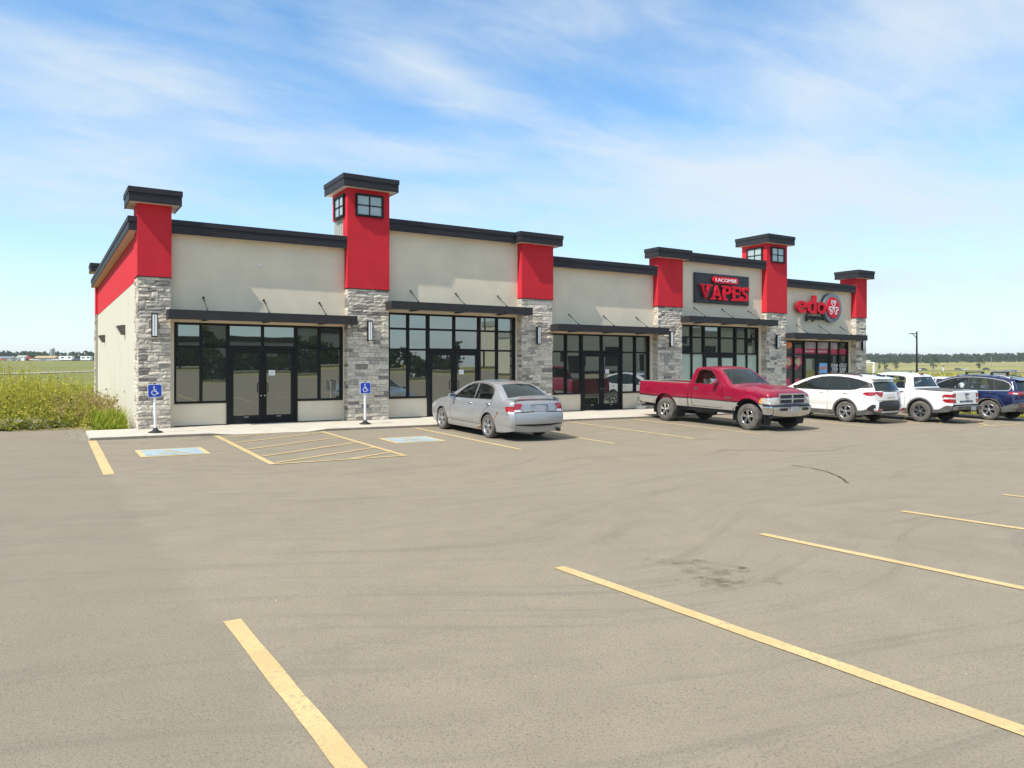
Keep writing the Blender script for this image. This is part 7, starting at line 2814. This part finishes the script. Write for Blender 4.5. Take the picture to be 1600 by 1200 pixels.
    # ---- far vehicles: small but whole
    def far_car(x, y, yaw, body_m, label, L=4.6, van=False):
        z = terrain_z(x, y) + .35
        C = empty('distant_car', (x, y, z), (0, 0, yaw))
        tag(C, label, 'car', 'cars on the far road')
        m = MB()
        m.prism([(-L / 2, .35), (L / 2, .35), (L / 2, .72), (L * .28, .92), (-L * .46, .95), (-L / 2, .80)], -.88, .88)
        m.build('body', body_m, C, bevel=.05)
        m = MB()
        top = 1.45 if not van else 1.75
        m.hexa([(-L * .40, -.82, .951), (L * .24, -.82, .93), (L * .24, .82, .93), (-L * .40, .82, .951), (-L * .28, -.64, top), (L * .08, -.64, top), (L * .08, .64, top), (-L * .28, .64, top)])
        m.build('cabin', 'black_plastic', C)
        m = MB()
        m.box(-L * .27, L * .07, -.62, .62, top + .001, top + .05)
        m.build('roof', body_m, C)
        for sx in (-L * .31, L * .31):
            for sy in (-.8, .8):
                w_ = MB()
                w_.lathe([(.001, -.1), (.32, -.1), (.32, .1), (.001, .1)], 'y', 14, (sx, sy, .32))
                w_.build('wheel', 'tyre_dark', C)
        return C
    yr = CAM_YAW - R(90)
    for px, m, lb in [(1386, 'paint_silver', 'small silver car on the far road left of the street lamp'), (1437, 'paint_white', 'small white car on the far road close behind the street lamp'), (1443.5, 'paint_blue', 'small dark car on the far road just right of the street lamp'),
                      (1497, 'alloy_dark', 'small dark car on the far road above the white pickup'), (1506, 'paint_white', 'small white car on the far road above the blue car roof front'), (1541, 'paint_blue', 'small dark car on the far road between the roof bars')]:
        x, y = cam_pt(px, 522)
        far_car(x, y, yr, m, lb)
    # marker post
    x, y = cam_pt(1474, 515)
    P = empty('marker_post', (x, y, terrain_z(x, y)))
    tag(P, 'small white marker by the far road over the white pickup', 'post')
    m = MB()
    m.box(-.55, .55, -.2, .2, 0, 2.6)
    m.build('post', 'white_paint', P)
    m = MB()
    m.box(-.4, .4, -.2, .2, 2.601, 3.4)
    m.build('dark_top', 'frame_black', P)

    # ---- farm yard to the north-west: campers, sheds, a tower
    def camper(px, d, L, label):
        x, y = cam_pt(px, d)
        C = empty('camper_trailer', (x, y, terrain_z(x, y)), (0, 0, yr))
        tag(C, label, 'trailer')
        m = MB()
        m.box(-L / 2, L / 2, -1.2, 1.2, .55, 3.1)
        m.build('body', 'white_paint', C, bevel=.1)
        for wx in (-L * .22, L * .28):
            m = MB()
            m.box(wx - .75, wx + .75, -1.23, -1.205, 1.75, 2.5)
            m.build('window', 'frame_black', C)
        m = MB()
        m.box(-L * .46, L * .46, -1.0, 1.0, .30, .549)
        m.build('chassis', 'interior_dark', C)
        for wx in (-.5, .5):
            m = MB()
            m.lathe([(.001, -.1), (.38, -.1), (.38, .1), (.001, .1)], 'y', 12, (wx, -1.05, .38))
            m.build('wheel', 'tyre_dark', C)
    camper(104, 470, 8.6, 'long white camper trailer with two dark windows below the far wood')
    camper(135, 470, 6.4, 'shorter white camper trailer nearest the building corner')

    def shed(px, d, L, h, m_wall, m_roof, label, name='farm_shed'):
        x, y = cam_pt(px, d)
        C = empty(name, (x, y, terrain_z(x, y)), (0, 0, yr))
        tag(C, label, 'shed')
        m = MB()
        m.box(-L / 2, L / 2, -3, 3, 0, h)
        m.build('wall', m_wall, C)
        m = MB()
        m.prism([(-3.3, h + .001), (3.3, h + .001), (0, h + 1.3)], -L / 2 - .3, L / 2 + .3, plane='yz')
        m.build('roof', m_roof, C)
        m = MB()
        m.box(-L * .2, L * .1, -3.03, -3.005, .0, h * .75)
        m.build('door', 'steel_grey', C)
        return C
    mat('roof_tan', (0.42, 0.30, 0.16), 0.8)
    mat('red_far', (0.50, 0.06, 0.04), 0.6)
    shed(74, 500, 13.5, 2.0, 'siding_grey', 'roof_tan', 'long low farm building with a tan roof beside the campers')
    shed(36, 490, 5.5, 2.2, 'white_paint', 'siding_grey', 'small white shed left of the red tractor')
    shed(12, 520, 10, 1.6, 'siding_grey', 'steel_grey', 'low grey shed at the left end of the farm yard')
    x, y = cam_pt(82, 560)
    C = empty('farm_tower', (x, y, terrain_z(x, y)))
    tag(C, 'grey tower rising behind the tan roofed farm building', 'tower')
    m = MB()
    m.lathe([(1.35, 0), (1.35, 8.6), (1.0, 9.3), (.1, 9.6)], 'z', 16)
    m.build('silo', 'steel_grey', C)
    m = MB()
    for s in (-1, 1):
        m.box(s * 1.5 - .2, s * 1.5 + .2, -.2, .2, 0, 9.2)
    m.build('frame', 'white_paint', C)
    x, y = cam_pt(46, 470)
    C = empty('tractor', (x, y, terrain_z(x, y)), (0, 0, yr))
    tag(C, 'red tractor parked between the white shed and the long farm building', 'tractor')
    m = MB()
    m.prism([(-1.6, .7), (2.0, .7), (2.0, 1.7), (.2, 1.8), (-1.6, 1.7)], -.6, .6)
    m.build('body', 'red_far', C, bevel=.06)
    m = MB()
    m.prism([(-1.5, 1.701), (.2, 1.801), (0.05, 2.9), (-1.35, 2.9)], -.65, .65)
    m.build('cab', 'red_far', C)
    for wx, wr in ((-1.0, .85), (1.5, .5)):
        for sy in (-.85, .85):
            m = MB()
            m.lathe([(.001, -.2), (wr, -.2), (wr, .2), (.001, .2)], 'y', 16, (wx, sy, wr))
            m.build('wheel', 'tyre_dark', C)
    for px, m_, lb in [(4, 'red_far', 'red and white parked car at the left edge below the far wood'), (25, 'steel_grey', 'grey parked car among the farm sheds'), (53, 'paint_white', 'white parked car just right of the red tractor'), (90, 'paint_white', 'white car in front of the long farm building'), (119, 'paint_blue', 'dark blue car between the two campers')]:
        x, y = cam_pt(px, 465)
        c = far_car(x, y, yr, m_, lb)
        c['group'] = 'cars in the farm yard'
        c.location.z -= .3


distance()


# ------------------------------------------------------------------ what stands across the street (seen mirrored in the shop glass)
def across():
    def box_building(name, x0, x1, y0, y1, h, wall, band, label, sign=None):
        B = empty(name, ((x0 + x1) / 2, y1, 1.1))
        tag(B, label, 'building')
        cx = (x0 + x1) / 2
        m = MB()
        m.box(x0 - cx, x1 - cx, y0 - y1, 0, 0, h)
        m.build('wall', wall, B)
        m = MB()
        m.box(x0 - cx - .15, x1 - cx + .15, y0 - y1, .15, h + .001, h + .7)
        m.build('roof_band', band, B)
        n = int((x1 - x0) / 5)
        for i in range(n):
            w_ = MB()
            a = x0 - cx + (i + .25) * (x1 - x0) / n
            w_.box(a, a + 2.6, -.02, .04, .6, 2.7)
            w_.build('window', 'frame_black', B)
        if sign:
            w_ = MB()
            w_.box(-2.6, 2.6, .02, .12, h * .55, h * .82)
            w_.build('sign_board', 'sign_charcoal', B)
        return B
    box_building('street_building', -30, 4, -92, -74, 4.4, 'siding_grey', 'stucco_red', 'long grey building with a red roof band across the street')
    box_building('street_building', 12, 34, -96, -78, 4.8, 'siding_grey', 'coping_charcoal', 'grey building with a charcoal band across the street')
    box_building('street_building', 50, 84, -70, -50, 5.4, 'stucco_plain', 'siding_grey', 'cream building with a dark sign board across the street', True)
    B = box_building('street_building', 92, 120, -66, -46, 4.2, 'siding_grey', 'coping_charcoal', 'grey building with a gabled roof across the street')
    m = MB()
    m.prism([(-15, 4.91), (15, 4.91), (0, 10.5)], -20, .2)
    m.build('gable_roof', 'coping_charcoal', B)
    rng = np.random.default_rng(8)
    # an overgrown dark hedge: one mass nobody could count
    n = 16000
    x = rng.uniform(-46, 46, n)
    top = 2.6 + .8 * np.sin(x * .55) + .5 * np.sin(x * 1.37 + 1) + .3 * np.sin(x * 3.1)
    z = 1.1 + np.maximum(top, .8) * rng.random(n) ** .75
    c = np.stack([x, -68 + rng.normal(size=n) * .8, z], 1)
    q = leaf_quads(c, .22 + .16 * rng.random(n), rng, up=.3, aspect=1.4)
    quads_object('hedge', q, (rng.random(n) < .55) * 1, ['leaf_mid', 'leaf_dark'], 'stuff')
    m = MB()
    m.box(-120, 160, -64, -54, .3, 1.19)
    o = m.build('street', 'road_pale')
    o['kind'] = 'structure'
    for x in (9.0, 40.0):
        L = empty('street_lamp', (x, -51.5, 1.1))
        tag(L, 'dark street lamp at the lot edge across from the shops, %s' % ('nearer the corner shop' if x < 20 else 'nearer the restaurant'), 'street lamp')
        m = MB()
        m.tube([(0, 0, 0), (0, 0, 7.6)], [.12, .08], 10)
        m.build('pole', 'frame_black', L)
        m = MB()
        m.tube([(0, 0, 7.5), (.9, 0, 7.7)], .05, 8)
        m.tube([(0, 0, 7.5), (-.9, 0, 7.7)], .05, 8)
        m.box(.7, 1.3, -.12, .12, 7.66, 7.76)
        m.box(-1.3, -.7, -.12, .12, 7.66, 7.76)
        m.build('lamp_head', 'frame_black', L)


across()


def haze():
    m = bpy.data.materials.new('haze')
    m.use_nodes = True
    k = NT(m.node_tree)
    v = k.n('ShaderNodeVolumePrincipled', {'Color': (0.93, 0.965, 1.0, 1), 'Density': 0.00016, 'Anisotropy': 0.2})
    o = k.n('ShaderNodeOutputMaterial')
    k.t.links.new(v.outputs[0], o.inputs['Volume'])
    MATS['haze'] = m
    mb = MB()
    mb.box(-3500, 3500, -3500, 3500, -3.2, 60)
    h = mb.build('haze', 'haze')
    h['kind'] = 'stuff'


haze()
